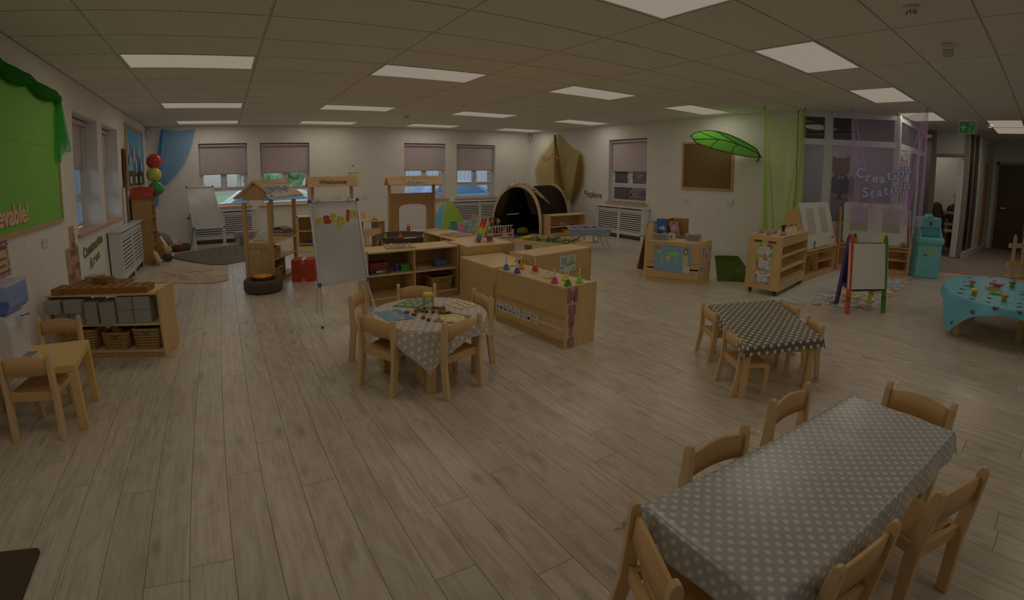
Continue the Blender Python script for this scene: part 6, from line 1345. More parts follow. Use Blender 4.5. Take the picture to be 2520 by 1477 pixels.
for x, nme in ((-.02, 'left'), (.10, 'right')): tag(obj('scoop', MB().ball((0, 0, 0), (.055, .016, .012), 10, 6), BLACK, None, (6.22 + x * 1.4, 6.52 - x * .4, .425)), 'dark scoop lying across the water tray, %s one' % nme, 'scoop')
# dinosaur table
q4 = [(4.16, 5.96), (4.55, 5.09), (5.07, 5.35), (4.77, 6.34)]
t = thing('play_table', 'wooden tray table with green felt and toy dinosaurs', 'play table', (0, 0, 0))
obj('base', MB().prism(q4, 2, .335, .35), BIRCH, t)
rmx = MB()
for a, b_ in zip(q4, q4[1:] + q4[:1]): rmx.bar((*a, .37), (*b_, .37), .016, .07)
obj('rim', rmx, BIRCH, t, bev=.003)
for a, b_ in ((q4[0], q4[3]), (q4[1], q4[2])):
    m1 = Vector((*a, 0)).lerp(Vector((*b_, 0)), .5); cn = Vector((sum(p[0] for p in q4) / 4, sum(p[1] for p in q4) / 4, 0)); m1 = m1.lerp(cn, .18)
    d_ = (Vector((*b_, 0)) - Vector((*a, 0))).normalized(); 
    prof = [(-.17, 0), (.17, 0), (.12, .17), (.17, .335), (-.17, .335), (-.12, .17)]
    nn = Vector((-d_.y, d_.x, 0)) * .012
    n_ = len(prof); vs = [m1 + d_ * p[0] + Vector((0, 0, p[1])) - nn for p in prof] + [m1 + d_ * p[0] + Vector((0, 0, p[1])) + nn for p in prof]
    obj('leg_panel', MB().add(vs, [tuple(range(n_))[::-1], tuple(range(n_, 2 * n_))] + [(i, (i + 1) % n_, n_ + (i + 1) % n_, n_ + i) for i in range(n_)]), ST, t)
qi = [(p[0] * .93 + 4.64 * .07, p[1] * .93 + 5.68 * .07) for p in q4]
tag(obj('felt', MB().prism(qi, 2, .3505, .356), mat('dark green felt mat', (46, 60, 26), .95, bump=.5), None), 'dark green felt covering the bottom of the dinosaur table', 'felt')
t = thing('bucket', 'yellow toy bucket with a red handle on the dinosaur table', 'bucket', (4.30, 5.84, .3565)); obj('pail', MB().lathe([(.045, 0), (.062, .09), (.068, .095), (.066, .1), (.058, .096), (.042, .004)], n=20), mat('bright yellow bucket', (126, 122, 22), .35), t); obj('handle', MB().tube([(.062, -.02, .09), (.05, -.055, .06), (.0, -.075, .02), (-.01, -.07, .015)], .005, 6), RED, t)
dn = [((4.50, 5.80), (62, 66, 50), 'grey green long necked'), ((4.60, 5.70), (52, 58, 46), 'dark green long necked'), ((4.72, 5.72), (76, 56, 38), 'brown horned'), ((4.84, 5.80), (50, 62, 60), 'blue grey small'), ((4.70, 5.46), (104, 84, 44), 'sandy two legged'), ((4.82, 5.52), (88, 70, 44), 'tan plated'), ((4.86, 5.38), (80, 52, 38), 'red brown upright')]
for (x, y), c, nme in dn:
    t = thing('toy_dinosaur', '%s toy dinosaur on the dinosaur table' % nme, 'toy dinosaur', (x, y, .3565), x * 5, 'toy dinosaurs'); m_ = mat(nme + ' dinosaur', c, .6)
    up = 'upright' in nme or 'two' in nme
    obj('body', MB().tube([(-.10, 0, .03), (-.05, 0, .04), (0, 0, .05 if not up else .06), (.045, 0, .055 if not up else .085), (.065, 0, .085 if 'long' in nme or up else .06), (.08, 0, .11 if 'long' in nme or up else .06)], [.004, .012, .026, .02, .009, .012], 8), m_, t, sub=1)
    for lx, ly in ((-.02, -.015), (-.02, .015), (.035, -.015), (.035, .015)):
        if up and lx > 0: continue
        obj('leg', MB().tube([(lx, ly, .045), (lx, ly * 1.3, 0)], .008, 6), m_, t)
tag(obj('leaflet', MB().box(-.1, .12, -.06, .06, 0, .002), ramp_mat('printed leaflet', 'cells', 25, [(0, (124, 116, 104)), (.6, (90, 100, 88)), (.85, (120, 66, 48))], rough=.6), None, (4.93, 5.62, .357), (0, 0, .5)), 'printed leaflet at the right end of the dinosaur table', 'paper')
basket('dark woven basket under the dinosaur table', (4.66, 5.55, 0), .36, .26, .2, .5, 'baskets under the table')

# ------------------------------------------------------------------ right wall: brown board, leaf canopy, nets
t = thing('display_board', 'plain dark brown display board in an oak frame on the right wall', 'notice board', (XR, 0, 0))
obj('backing', MB().box(-.016, -.002, 4.74, 5.81, 1.21, 2.06), mat('dark brown hessian', (62, 46, 26), .95), t)
obj('frame', MB().box(-.026, 0, 4.70, 5.85, 1.17, 1.21).box(-.026, 0, 4.70, 5.85, 2.06, 2.10).box(-.026, 0, 4.70, 4.74, 1.21, 2.06).box(-.026, 0, 5.81, 5.85, 1.21, 2.06), OKF, t)
t = thing('leaf_canopy', 'big green fabric leaf canopy fixed to the right wall above the brown board', 'leaf canopy', (0, 0, 0))
def leaf(u, v):   # u along 0 stem..1 tip, v across 0 wall side..1 room side
    base, tip = Vector((8.02, 4.12, 1.86)), Vector((7.52, 5.15, 2.10)); c = base.lerp(tip, u) + Vector((0, 0, .05 * math.sin(PI * u)))
    wd_ = .40 * math.sin(PI * min(1, u * .90 + .06)) ** .6; q = (v - .5) * 2
    return c + Vector((-.80, -.08, .44)) * wd_ * q + Vector((0, 0, .05 * (1 - q * q) * math.sin(PI * u)))
obj('leaf_cloth', MB().sheet(lambda u, v: tuple(leaf(u, v)), 24, 12), sheer('leaf green cloth', (112, 134, 76), .96, .7, .55), t, solid=.004)
DG = mat('leaf vein', (40, 60, 24), .7)
obj('rim', MB().tube([leaf(u, 0) for u in [i / 14 for i in range(15)]] + [leaf(1 - i / 14, 1) for i in range(15)], .010, 6, closed=True), DG, t)
vn = MB().tube([leaf(i / 10, .5) - Vector((0, 0, .012)) for i in range(11)], .009, 6)
for u in (.3, .6): 
    for s in (0, 1): vn.tube([leaf(u, .5) - Vector((0, 0, .012)), leaf(u + .14, .5 + (s - .5) * .5) - Vector((0, 0, .01)), leaf(min(.95, u + .22), s)], .007, 6)
obj('vein', vn, DG, t); obj('stem', MB().tube([(8.19, 4.26, 1.70), (8.12, 4.16, 1.78), (8.02, 4.12, 1.86)], .014, 8), DG, t); obj('bracket', MB().box(8.17, 8.2, 4.22, 4.30, 1.66, 1.76), WHITE, t, bev=.004)
def hang_net(label, p0, p1, drop, mn, mf, sag, seed, taper=.0):
    t = thing('net_curtain', label, 'fabric', (0, 0, 0)); p0, p1 = Vector(p0), Vector(p1); d = (p1 - p0); n = Vector((-d.y, d.x, 0)).normalized()
    def f(u, v):
        s_ = sag * math.sin(PI * u) * (1 - .2 * v); b_ = p0.lerp(p1, u)
        return tuple(b_ + n * (.03 * math.sin(u * 19 + seed) * (v + .15) + .12 * math.sin(PI * u) * (1 - v)) + Vector((0, 0, -s_ * (1 - v) ** 2 - drop * v)))
    obj('net_sheet', MB().sheet(f, 50, 24), mn, t)
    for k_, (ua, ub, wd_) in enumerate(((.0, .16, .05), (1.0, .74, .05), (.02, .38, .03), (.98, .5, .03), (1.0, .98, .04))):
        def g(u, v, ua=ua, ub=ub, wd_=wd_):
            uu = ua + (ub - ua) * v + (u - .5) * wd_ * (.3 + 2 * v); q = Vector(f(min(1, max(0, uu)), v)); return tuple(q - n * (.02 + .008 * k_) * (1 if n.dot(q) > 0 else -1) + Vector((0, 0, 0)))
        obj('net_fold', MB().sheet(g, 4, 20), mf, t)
    obj('ceiling_tie', MB().tube([p0, p0 - Vector((0, 0, .05))], .012, 6).tube([p1, p1 - Vector((0, 0, .05))], .012, 6), mf, t)
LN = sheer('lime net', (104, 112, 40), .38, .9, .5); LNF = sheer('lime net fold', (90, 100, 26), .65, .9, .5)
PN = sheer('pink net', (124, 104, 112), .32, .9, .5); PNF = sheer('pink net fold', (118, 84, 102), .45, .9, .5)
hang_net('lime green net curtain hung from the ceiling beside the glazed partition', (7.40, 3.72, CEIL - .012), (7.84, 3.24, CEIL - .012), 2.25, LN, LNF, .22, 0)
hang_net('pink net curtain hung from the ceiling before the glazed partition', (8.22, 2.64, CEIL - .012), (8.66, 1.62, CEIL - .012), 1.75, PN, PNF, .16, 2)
t = thing('net_lettering', 'silver blue bubble letters reading Creation Station pinned on the pink net curtain', 'lettering', (0, 0, 0))
SBL = mat('silver blue letters', (110, 104, 116), .35); OUTL = mat('letter outline', (66, 58, 66), .5)
pd0, pd1 = Vector((8.22, 2.64, 0)), Vector((8.66, 1.62, 0)); dd = (pd1 - pd0).normalized(); nn = Vector((-dd.y, dd.x, 0)); nn = nn if nn.dot(Vector((-1, -.3, 0))) > 0 else -nn; ra = math.atan2(dd.y, dd.x)
for word, row in (('Creation', [(2.50, 1.565, 0), (2.395, 1.515, -.1), (2.30, 1.50, -.05), (2.21, 1.50, .05), (2.12, 1.555, .1), (2.045, 1.55, .0), (1.965, 1.60, .1), (1.875, 1.655, .2)]), ('Station', [(2.42, 1.28, .05), (2.325, 1.28, 0), (2.235, 1.30, 0), (2.15, 1.33, .1), (2.075, 1.33, 0), (1.99, 1.37, .1), (1.88, 1.42, .1)])):
    for ch, (y, z, a) in zip(word, row):
        f_ = (2.64 - y) / 1.02; p = pd0.lerp(pd1, f_) + nn * .12 + Vector((0, 0, z))
        o = link('letter', text_mesh(ch, .20, .002, OUTL, bold=.014), t, p, (PI / 2, -a, ra)); link('letter_face', text_mesh(ch, .20, .003, SBL, bold=.003), t, p + nn * .003, (PI / 2, -a, ra))
# bear behind the glass
t = thing('teddy_bear', 'large brown teddy bear in a dark jumper behind the frosted glass', 'teddy bear', (9.22, 3.12, 1.12), rad(-70))
BF = mat('bear fur', (122, 84, 50), .95, bump=.3); JM = mat('dark jumper', (46, 34, 38), .9)
obj('body', MB().ball((0, 0, .22), (.17, .15, .24), 16, 10), JM, t); obj('head', MB().ball((0, 0, .56), (.165, .15, .16), 18, 12), BF, t)
obj('ear', MB().ball((-.13, 0, .69), (.055, .03, .055), 10, 7), BF, t); obj('ear', MB().ball((.13, 0, .69), (.055, .03, .055), 10, 7), BF, t); obj('muzzle', MB().ball((0, -.13, .52), (.07, .05, .05), 12, 8), mat('bear muzzle', (112, 82, 50), .9), t); obj('nose', MB().ball((0, -.175, .54), (.02, .012, .015), 8, 6), BLACK, t)
for s in (-1, 1): obj('arm', MB().ball((s * .19, -.03, .24), (.06, .07, .17), 10, 8), JM, t); obj('paw', MB().ball((s * .21, -.06, .07), (.055, .055, .06), 10, 8), BF, t); obj('leg', MB().ball((s * .1, -.16, .05), (.08, .16, .07), 12, 8), BF, t); obj('eye', MB().ball((s * .055, -.135, .60), (.014, .01, .014), 8, 6), BLACK, t)
obj('bow', MB().ball((-.03, -.14, .38), (.03, .015, .04), 8, 6).ball((.03, -.14, .38), (.03, .015, .04), 8, 6), CREAM, t)
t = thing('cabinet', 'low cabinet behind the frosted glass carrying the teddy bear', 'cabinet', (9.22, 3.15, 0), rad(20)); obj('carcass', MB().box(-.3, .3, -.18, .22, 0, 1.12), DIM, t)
# ------------------------------------------------------------------ ceiling fittings
def detector(label, x, y, r=.05):
    t = thing('smoke_detector', label, 'smoke detector', (x, y, CEIL - .002)); obj('base', MB().lathe([(r, 0), (r, -.02), (r * .9, -.028)], n=20), WHITE, t); obj('sensor', MB().lathe([(r * .62, -.028), (r * .6, -.055), (r * .5, -.062)], n=16), WHITE, t)
    vm = MB()
    for q in range(8): a = q * PI / 4; vm.box(r * .6 * math.cos(a) - .003, r * .6 * math.cos(a) + .003, r * .6 * math.sin(a) - .003, r * .6 * math.sin(a) + .003, -.052, -.034)
    obj('vent', vm, BLACK, t)
detector('white smoke detector nearest the viewer, top right of the ceiling', 3.66, .77); detector('white smoke detector far back on the ceiling before the home stall', 3.4, 8.6, .06); detector('white detector at the corridor ceiling by the exit sign', 11.2, 1.0, .06)
t = thing('emergency_light', 'white and clear emergency light fitting on the ceiling', 'emergency light', (4.82, .74, CEIL - .002), .2); obj('base', MB().box(-.07, .07, -.05, .05, -.05, 0), WHITE, t, bev=.008); obj('lens', MB().box(-.065, .065, -.045, .045, -.09, -.05), mat('greenish lens', (98, 96, 80), .2), t, bev=.01); obj('led', MB().box(-.05, -.03, -.048, -.044, -.075, -.065), emitter('green led', (60, 150, 80), 1), t)
ex = Vector((9.42, 1.155, 0)); t = thing('exit_sign', 'green emergency exit sign with arrow and running figure hanging from the ceiling', 'exit sign', (ex.x, ex.y, 0), rad(-83))
ZE = 2.36; GE = mat('exit green', (34, 88, 42), .4)
obj('housing', MB().box(-.135, .135, -.012, .03, ZE + .085, ZE + .125).box(-.13, -.12, -.01, .01, ZE - .09, ZE + .09).box(.12, .13, -.01, .01, ZE - .09, ZE + .09).box(-.13, .13, -.01, .01, ZE - .1, ZE - .09), WHITE, t); obj('panel', MB().box(-.12, .12, -.008, .008, ZE - .09, ZE + .085), GE, t)
obj('hanger', MB().box(-.1, -.09, 0, .01, ZE + .12, CEIL - .004).box(.09, .1, 0, .01, ZE + .12, CEIL - .004), GREYM, t)
obj('arrow', MB().prism([(-.10, ZE), (-.055, ZE + .05), (-.04, ZE + .04), (-.068, ZE + .01), (-.012, ZE + .01), (-.012, ZE - .01), (-.068, ZE - .01), (-.04, ZE - .04), (-.055, ZE - .05)], 1, -.0105, -.008), PAPER, t)
obj('door_symbol', MB().box(.02, .032, -.0105, -.008, ZE - .07, ZE + .07).box(.02, .105, -.0105, -.008, ZE + .058, ZE + .07).box(.093, .105, -.0105, -.008, ZE - .07, ZE + .07).box(.06, .105, -.0105, -.008, ZE - .07, ZE - .058), PAPER, t)
obj('running_figure', MB().ball((.058, -.009, ZE + .042), (.011, .003, .012), 8, 6).bar((.06, -.0095, ZE + .028), (.066, -.0095, ZE - .008), .002, .02, (0, 1, 0)).bar((.062, -.0095, ZE + .02), (.036, -.0095, ZE + .012), .002, .007, (0, 1, 0)).bar((.064, -.0095, ZE + .02), (.082, -.0095, ZE - .002), .002, .007, (0, 1, 0)).bar((.066, -.0095, ZE - .008), (.045, -.0095, ZE - .028), .002, .009, (0, 1, 0)).bar((.045, -.0095, ZE - .028), (.038, -.0095, ZE - .055), .002, .008, (0, 1, 0)).bar((.066, -.0095, ZE - .008), (.08, -.0095, ZE - .05), .002, .009, (0, 1, 0)), PAPER, t)
# ------------------------------------------------------------------ map unit and book box
def px_prism(pts, z0, z1): return MB().prism(pts, 2, z0, z1)
P0, P1, P2, P3 = (5.10, 4.15), (5.50, 3.58), (5.90, 3.66), (5.50, 4.24)
t = thing('map_unit', 'low birch cupboard with a world map poster on its back, two baskets on top', 'cupboard', (0, 0, 0), 0, 'birch plywood units')
MH = .56
obj('top', px_prism([P0, P1, P2, P3], MH - .02, MH - .004), BIRCH, t, bev=.002)
def wallseg(p, q, z0, z1, th=.016, off=0.0): mb = MB(); return seg_box(mb, p, q, off, None, z0, z1, th)
obj('end_panel', wallseg(P1, P2, 0, MH + .008), BIRCHV, t, bev=.003); obj('end_panel', wallseg(P0, P3, 0, MH + .008), BIRCHV, t, bev=.003); obj('side_board', wallseg(P0, P1, .2, MH - .02), BIRCHV, t); obj('side_board', wallseg(P0, P1, .0, .18), BIRCHV, t); obj('side_board', wallseg(P3, P2, 0, MH - .02), BIRCHV, t)
obj('rail', wallseg(P0, P1, .265, .285, .024).add([], []), EDGE, t); obj('rail', wallseg(P0, P1, .045, .06, .024), EDGE, t)
fd = (Vector((*P1, 0)) - Vector((*P0, 0))).normalized(); fnv = Vector((fd.y, -fd.x, 0)); fnv = fnv if fnv.dot(Vector((-1, -1, 0))) > 0 else -fnv
fa = math.atan2(fd.y, fd.x)
ms = bpy.data.objects.new('world_map', None); COL.objects.link(ms); ms.parent = t; pm = Vector((*P0, 0)) + fnv * .013; ms.location = pm; ms.rotation_euler = (0, 0, fa)
def flat(name, poly, m_, y0, y1, par): return obj(name, MB().prism(poly, 1, -y1, -y0), m_, par)
flat('map_sheet', [(.10, .17), (.58, .14), (.58, .49), (.10, .50)], mat('map sea blue', (96, 112, 126), .35), 0, .002, ms)
LAND = mat('map land green', (84, 108, 54), .4)
for poly in ([(.12, .44), (.17, .45), (.21, .43), (.185, .39), (.17, .36), (.15, .38)], [(.185, .34), (.215, .34), (.21, .29), (.195, .24), (.185, .29)], [(.255, .40), (.30, .42), (.38, .43), (.44, .42), (.42, .38), (.38, .35), (.35, .37), (.31, .36), (.29, .38)], [(.395, .29), (.43, .30), (.43, .27), (.40, .265)]): flat('continent', poly, LAND, .002, .0035, ms)
flat('continent', [(.25, .36), (.30, .36), (.31, .33), (.285, .27), (.275, .32), (.25, .34)], mat('map africa yellow', (138, 124, 54), .4), .002, .004, ms)
flat('title_box', [(.105, .455), (.175, .455), (.175, .495), (.105, .497)], mat('map red', (112, 34, 30), .4), .002, .0035, ms)
wtext('Passport', .019, PAPER, ms, (.14, -.005, .484), BACK, .0003); wtext('WORLD', .022, PAPER, ms, (.14, -.005, .467), BACK, .0003)
flat('badge', [(.515 + .035 * math.cos(rad(a)), .44 + .045 * math.sin(rad(a))) for a in range(0, 360, 24)], mat('badge brown', (92, 54, 38), .4), .002, .004, ms); flat('badge_centre', [(.515 + .018 * math.cos(rad(a)), .43 + .022 * math.sin(rad(a))) for a in range(0, 360, 24)], LAND, .004, .005, ms)
flat('yellow_panel', [(.48, .245), (.545, .24), (.545, .375), (.48, .38)], mat('map pale yellow', (134, 126, 78), .4), .002, .0035, ms); flat('white_panel', [(.49, .145), (.575, .14), (.575, .235), (.49, .235)], PAPER, .002, .0033, ms)
lm_ = MB(); [lm_.prism([(.487, .36 - q * .012), (.538, .36 - q * .012), (.538, .363 - q * .012), (.487, .363 - q * .012)], 1, -.0042, -.0035) for q in range(9)]; obj('printed_text', lm_, mat('map text', (96, 84, 50), .5), ms)
ed = (Vector((*P2, 0)) - Vector((*P1, 0))).normalized(); en = Vector((ed.y, -ed.x, 0)); en = en if en.y < 0 else -en; ea = math.atan2(ed.y, ed.x)
rs = random.Random(3)
for n, (x, z) in enumerate(((.10, .44), (.33, .45), (.21, .36), (.34, .24), (.08, .17))):
    cdn = obj('feelings_card', MB().box(-.045, .045, -.002, 0, -.07, .07), PAPER, t, Vector((*P1, 0)) + ed * x + en * .010 + Vector((0, 0, z)), (0, 0, ea), 'white card with a small cartoon child drawn on it')
    obj('card_print', MB().box(-.036, .036, -.0028, -.002, -.03, .06), mat('card blue print', (100, 108, 116), .5), cdn)
    obj('figure_head', MB().prism([(.018 * math.cos(rad(a)), .03 + .02 * math.sin(rad(a))) for a in range(0, 360, 40)], 1, -.0036, -.0028), [BROWNP, mat('ginger', (112, 56, 30), .5)][n % 2], cdn); obj('figure_body', MB().prism([(-.018, -.028), (.018, -.028), (.012, .012), (-.012, .012)], 1, -.0036, -.0028), [BLUE, RED, PURP, mat('maroon print2', (84, 36, 46), .5), GREYM][n], cdn); obj('card_word', MB().box(-.022, .022, -.0028, -.002, -.058, -.044), INK, cdn)
GB_ = mat('grey plastic basket', (100, 92, 84), .5)
def pbasket(label, x, y, z, rx, ry, h, rz=0):
    t = thing('plastic_basket', label, 'basket', (x, y, z), rz, 'grey plastic baskets')
    pr = [(rx * math.cos(a), ry * math.sin(a)) for a in [q * PI / 12 for q in range(24)]]
    rb2 = MB()
    for i, p in enumerate(pr): q = pr[(i + 1) % 24]; rb2.bar((p[0] * .9, p[1] * .9, 0), (p[0], p[1], h), .012, .004)
    obj('ribs', rb2, GB_, t); obj('rim', MB().tube([(p[0], p[1], h) for p in pr], .008, 6, closed=True), GB_, t); obj('base', MB().prism([(p[0] * .9, p[1] * .9) for p in pr], 2, 0, .006), GB_, t); obj('lining', MB().sheet(lambda u, v: (rx * .93 * (.9 + .1 * v) * math.cos(2 * PI * u), ry * .93 * (.9 + .1 * v) * math.sin(2 * PI * u), .006 + (h - .03) * v), 24, 1), mat('grey basket inside', (70, 62, 54), .7), t)
    return t
TOPZ = MH - .0035
pbasket('grey plastic basket with leaflets on the left of the map unit', 5.30, 4.10, TOPZ, .10, .075, .085, fa); pbasket('grey plastic basket of yellow leaves on the right of the map unit', 5.62, 3.78, TOPZ, .105, .08, .09, fa)
rs = random.Random(5); cols = [SUN, mat('autumn orange', (124, 84, 34), .8), mat('leaf yellow green', (112, 108, 44), .8), CREAM]
for q in range(16):
    a, r_ = rs.uniform(0, 6.28), rs.uniform(0, .07); tag(obj('paper_leaf', MB().prism([(-.02, -.008), (0, -.016), (.022, 0), (0, .016), (-.02, .008)], 2, 0, .003), cols[q % 4], None, (5.62 + r_ * math.cos(a), 3.78 + r_ * .7 * math.sin(a), TOPZ + .085 + rs.uniform(0, .02)), (rs.uniform(-.6, .6), rs.uniform(-.6, .6), a)), 'small yellow and orange leaf in the right hand grey basket on the map unit', 'leaf', 'leaves in the grey basket')
t = thing('leaflet', 'dark blue folded leaflet sticking out of the left grey basket', 'leaflet', (5.31, 4.10, TOPZ + .02), fa); obj('sheet', MB().box(-.05, .03, -.01, -.005, 0, .12), mat('navy leaflet', (34, 44, 74), .5), t); t = thing('leaflet', 'orange corner of a leaflet in the left grey basket', 'leaflet', (5.26, 4.13, TOPZ + .02), fa); obj('sheet', MB().prism([(-.02, 0), (.03, 0), (-.01, .1)], 1, 0, .004), ORG, t)
t = thing('card_tent', 'white folded card with a small drawing on the map unit between the baskets', 'card', (5.44, 4.02, TOPZ), fa); obj('sheet', MB().prism([(-.07, 0), (.07, 0), (.05, .09), (-.03, .10)], 1, 0, .003), PAPER, t); obj('drawing', MB().box(-.01, .02, -.001, 0, .03, .05), INK, t)
# book display box behind the map unit
t = thing('book_display', 'wooden book display box with picture books behind the map unit', 'book display', (5.58, 4.45, 0), rad(-8))
obj('side_panel', MB().prism([(-.02, 0), (.14, 0), (.14, .60), (.08, .74), (-.02, .75)], 0, -.02, 0), BIRCHV, t); obj('side_panel', MB().prism([(-.02, 0), (.36, 0), (.36, .6), (.28, .76), (.02, .78)], 0, .74, .76), HWD, t)
obj('back_panel', MB().hexa([(0, .30, .0), (.74, .34, .0), (.74, .36, .0), (0, .32, .0)], [(0, .12, .72), (.74, .30, .77), (.74, .32, .77), (0, .14, .72)]), HWD, t); obj('ledge', MB().box(0, .74, .02, .3, .50, .515), HWD, t); obj('front_panel', MB().box(0, .74, .0, .015, .0, .515), HWD, t)
for n, (x, c, lab, hh) in enumerate(((.05, (70, 98, 112), 'picture book with a pale blue sky cover', .24), (.24, (34, 58, 92), 'dark blue picture book with a fish cover', .27), (.50, (116, 82, 92), 'pink fairy picture book', .22))):
    b_ = thing('picture_book', lab + ' in the book display', 'book', (5.58 + x * .99, 4.45 - x * .139 + .10, .5155), (rad(-14), 0, rad(-8)), 'picture books in the book display')
    obj('cover', MB().box(0, .18, 0, .012, 0, hh), mat(lab, c, .4), b_, bev=.001)
    if n == 0: wtext('DINOSAUR', .03, INK, b_, (.09, -.002, hh - .035), BACK, .0006); wtext('PARK', .03, INK, b_, (.09, -.002, hh - .07), BACK, .0006); obj('cover_art', MB().prism([(.01, .01), (.17, .01), (.15, .10), (.08, .14), (.03, .09)], 1, -.002, 0), mat('book art brown', (92, 58, 38), .5), b_)
    if n == 1: obj('cover_art', MB().prism([(.09 + .05 * math.cos(rad(a)), .12 + .04 * math.sin(rad(a))) for a in range(0, 360, 40)] , 1, -.002, 0).prism([(.05, .12), (.02, .16), (.02, .08)], 1, -.002, 0), mat('book art cream', (120, 116, 92), .5), b_)
    if n == 2: wtext('FAIRY', .042, mat('book maroon', (78, 30, 40), .5), b_, (.08, -.002, hh - .03), BACK, .0006); obj('cover_art', MB().ball((.08, 0, .11), (.035, .003, .035), 10, 6), CREAM, b_); obj('cover_art', MB().prism([(.01, .01), (.17, .01), (.16, .06), (.1, .08), (.03, .06)], 1, -.002, 0), mat('book art green', (74, 84, 48), .5), b_)
# grass mat
GRS = ramp_mat('artificial grass', 'noise', 70, [(.35, (40, 46, 14)), (.65, (62, 70, 26))], rough=.95, bump=1.0)
gpoly = [(5.95, 3.55), (6.35, 3.15), (8.1, 4.45), (7.75, 4.72)]
gm = tag(obj('grass_mat', MB().prism(gpoly, 2, 0, .012), GRS), 'artificial grass mat on the floor between the map unit and the art trolley', 'mat')
rs = random.Random(2); bl_ = MB()
for q in range(6000):
    u, v = rs.random(), rs.random(); a = [gpoly[0][i] * (1 - u) + gpoly[3][i] * u for i in (0, 1)]; b_ = [gpoly[1][i] * (1 - u) + gpoly[2][i] * u for i in (0, 1)]; x, y = a[0] * (1 - v) + b_[0] * v, a[1] * (1 - v) + b_[1] * v
    bl_.add([(x, y, .011), (x + .008, y + .003, .011), (x + rs.uniform(-.01, .01), y, .035)], [(0, 1, 2)])
o = obj('grass_blades', bl_, GRS, gm); o['kind'] = 'stuff'
# ------------------------------------------------------------------ art trolley
t = thing('art_trolley', 'birch art trolley with three pictures on its end and paint bottles on top', 'trolley', (5.745, 3.01, 0), rad(7)) 
TL_, TW_, TH_ = 1.14, .44, .74
W0 = .07
t.location = (5.755, 2.57, 0)
obj('end_panel', MB().box(0, .02, 0, TW_, W0, TH_), BIRCHV, t, bev=.004); obj('end_panel', MB().box(TL_ - .02, TL_, 0, TW_, W0, TH_), BIRCHV, t, bev=.004)
for z in (W0 + .12, .33, .50): obj('shelf', MB().box(.02, TL_ - .02, .006, TW_ - .006, z - .018, z), BIRCH, t, bev=.002)
obj('lower_rail', MB().box(.02, TL_ - .02, 0, .016, W0, W0 + .12), BIRCHV, t); obj('upper_rail', MB().box(.02, TL_ - .02, 0, .016, .62, TH_), BIRCHV, t); obj('upper_rail', MB().box(.02, TL_ - .02, TW_ - .016, TW_, .62, TH_), BIRCHV, t)
obj('top', MB().box(.02, TL_ - .02, .016, TW_ - .016, .70, .715), BIRCH, t); obj('hole_tray', MB().box(.02, .42, .0, TW_, .728, .742), BIRCH, t)
hl = MB(); [hl.lathe([(.036, .742), (.036, .7432)], (x, y, 0), 16) for x in (.10, .22, .34) for y in (.08, .22, .36)]; obj('hole', hl, BROWNP, t)
obj('handle_slot', MB().box(-.002, .0, .26, .36, .655, .68).box(-.002, .0, .08, .18, .655, .68), BLACK, t)
bo = MB(); [bo.box(-.002, .0, y - .003, y + .003, z - .003, z + .003) for y in (.02, .32 + .1) for z in (.1, .3, .5, .7)]; obj('screw_head', bo, BLACK, t)
for x in (.06, TL_ - .06):
    for y in (.06, TW_ - .06): obj('castor', MB().tube([(x, y - .012, .03), (x, y + .012, .03)], .03, 12).box(x - .015, x + .015, y - .02, y + .02, .03, W0), BLACK, t)
pl = [('Creative', 'Area', (86, 104, 70), .56), ('Mark Making', 'Area', (104, 84, 86), .385), ('Dark Modelling', 'Area', (92, 84, 76), .215)]
for n, (a_, b2, c, z) in enumerate(pl):
    pc = obj('picture_sign', MB().box(-.006, -.001, .12, .31, z - .07, z + .08), ramp_mat('collage print %d' % n, 'cells', 26, [(0, c), (.3, (124, 112, 100)), (.55, (96, 52, 50)), (.75, (60, 84, 96)), (.9, (112, 104, 58))], rough=.5), t, label='picture sign reading %s %s' % (a_, b2))
    obj('white_panel', MB().box(-.008, -.006, .15, .28, z - .045, z + .045), PAPER, pc); wtext(a_, .027 if len(a_) < 10 else .02, mat('sign grey ink', (84, 78, 74), .6), pc, (-.0085, .215, z + .012), (PI / 2, 0, -PI / 2), .0004); wtext(b2, .027, MATS['sign grey ink'], pc, (-.0085, .215, z - .02), (PI / 2, 0, -PI / 2), .0004)
TR = t
def at_tr(x, y, z): v = Matrix.Rotation(rad(7), 4, 'Z') @ Vector((x, y, z)); return (5.755 + v.x, 2.57 + v.y, z)
for n, (x, c, nme) in enumerate(((.52, (128, 40, 28), 'red'), (.68, (84, 44, 30), 'brown'), (.80, (110, 34, 30), 'dark red'), (.92, (46, 44, 40), 'black'), (1.02, (34, 62, 44), 'dark green'))):
    b_ = thing('paint_bottle', 'white paint bottle with a %s cap on the art trolley' % nme, 'paint bottle', at_tr(x, .16 + .02 * (n % 2), .7155), 0, 'paint bottles on the art trolley'); obj('bottle', MB().lathe([(.022, 0), (.024, .01), (.024, .05), (.016, .062), (.02, .07), (.018, .085), (.010, .09)], n=14), WHITE, b_); obj('cap', MB().lathe([(.011, .088), (.014, .092), (.012, .112), (.006, .116)], n=12), mat(nme + ' cap', c, .4), b_)
CUP = glass('milky plastic cup', (.9, .9, .88), .45, (124, 116, 106), .3)
for n, (x, y, lab) in enumerate(((.10, .22, 'left front'), (.22, .08, 'right front'), (.22, .36, 'left back'), (.34, .22, 'right back, holding yellow paint'))):
    b_ = thing('plastic_cup', 'clear plastic cup in the trolley hole tray, %s' % lab, 'cup', at_tr(x, y, .7435), 0, 'plastic cups on the art trolley'); obj('cup', MB().lathe([(.026, 0), (.034, .05), (.032, .05), (.024, .004)], n=16), CUP, b_)
    if n == 3: obj('paint', MB().lathe([(.024, .004), (.029, .035)], n=14), mat('pale yellow paint', (130, 122, 70), .4), b_)
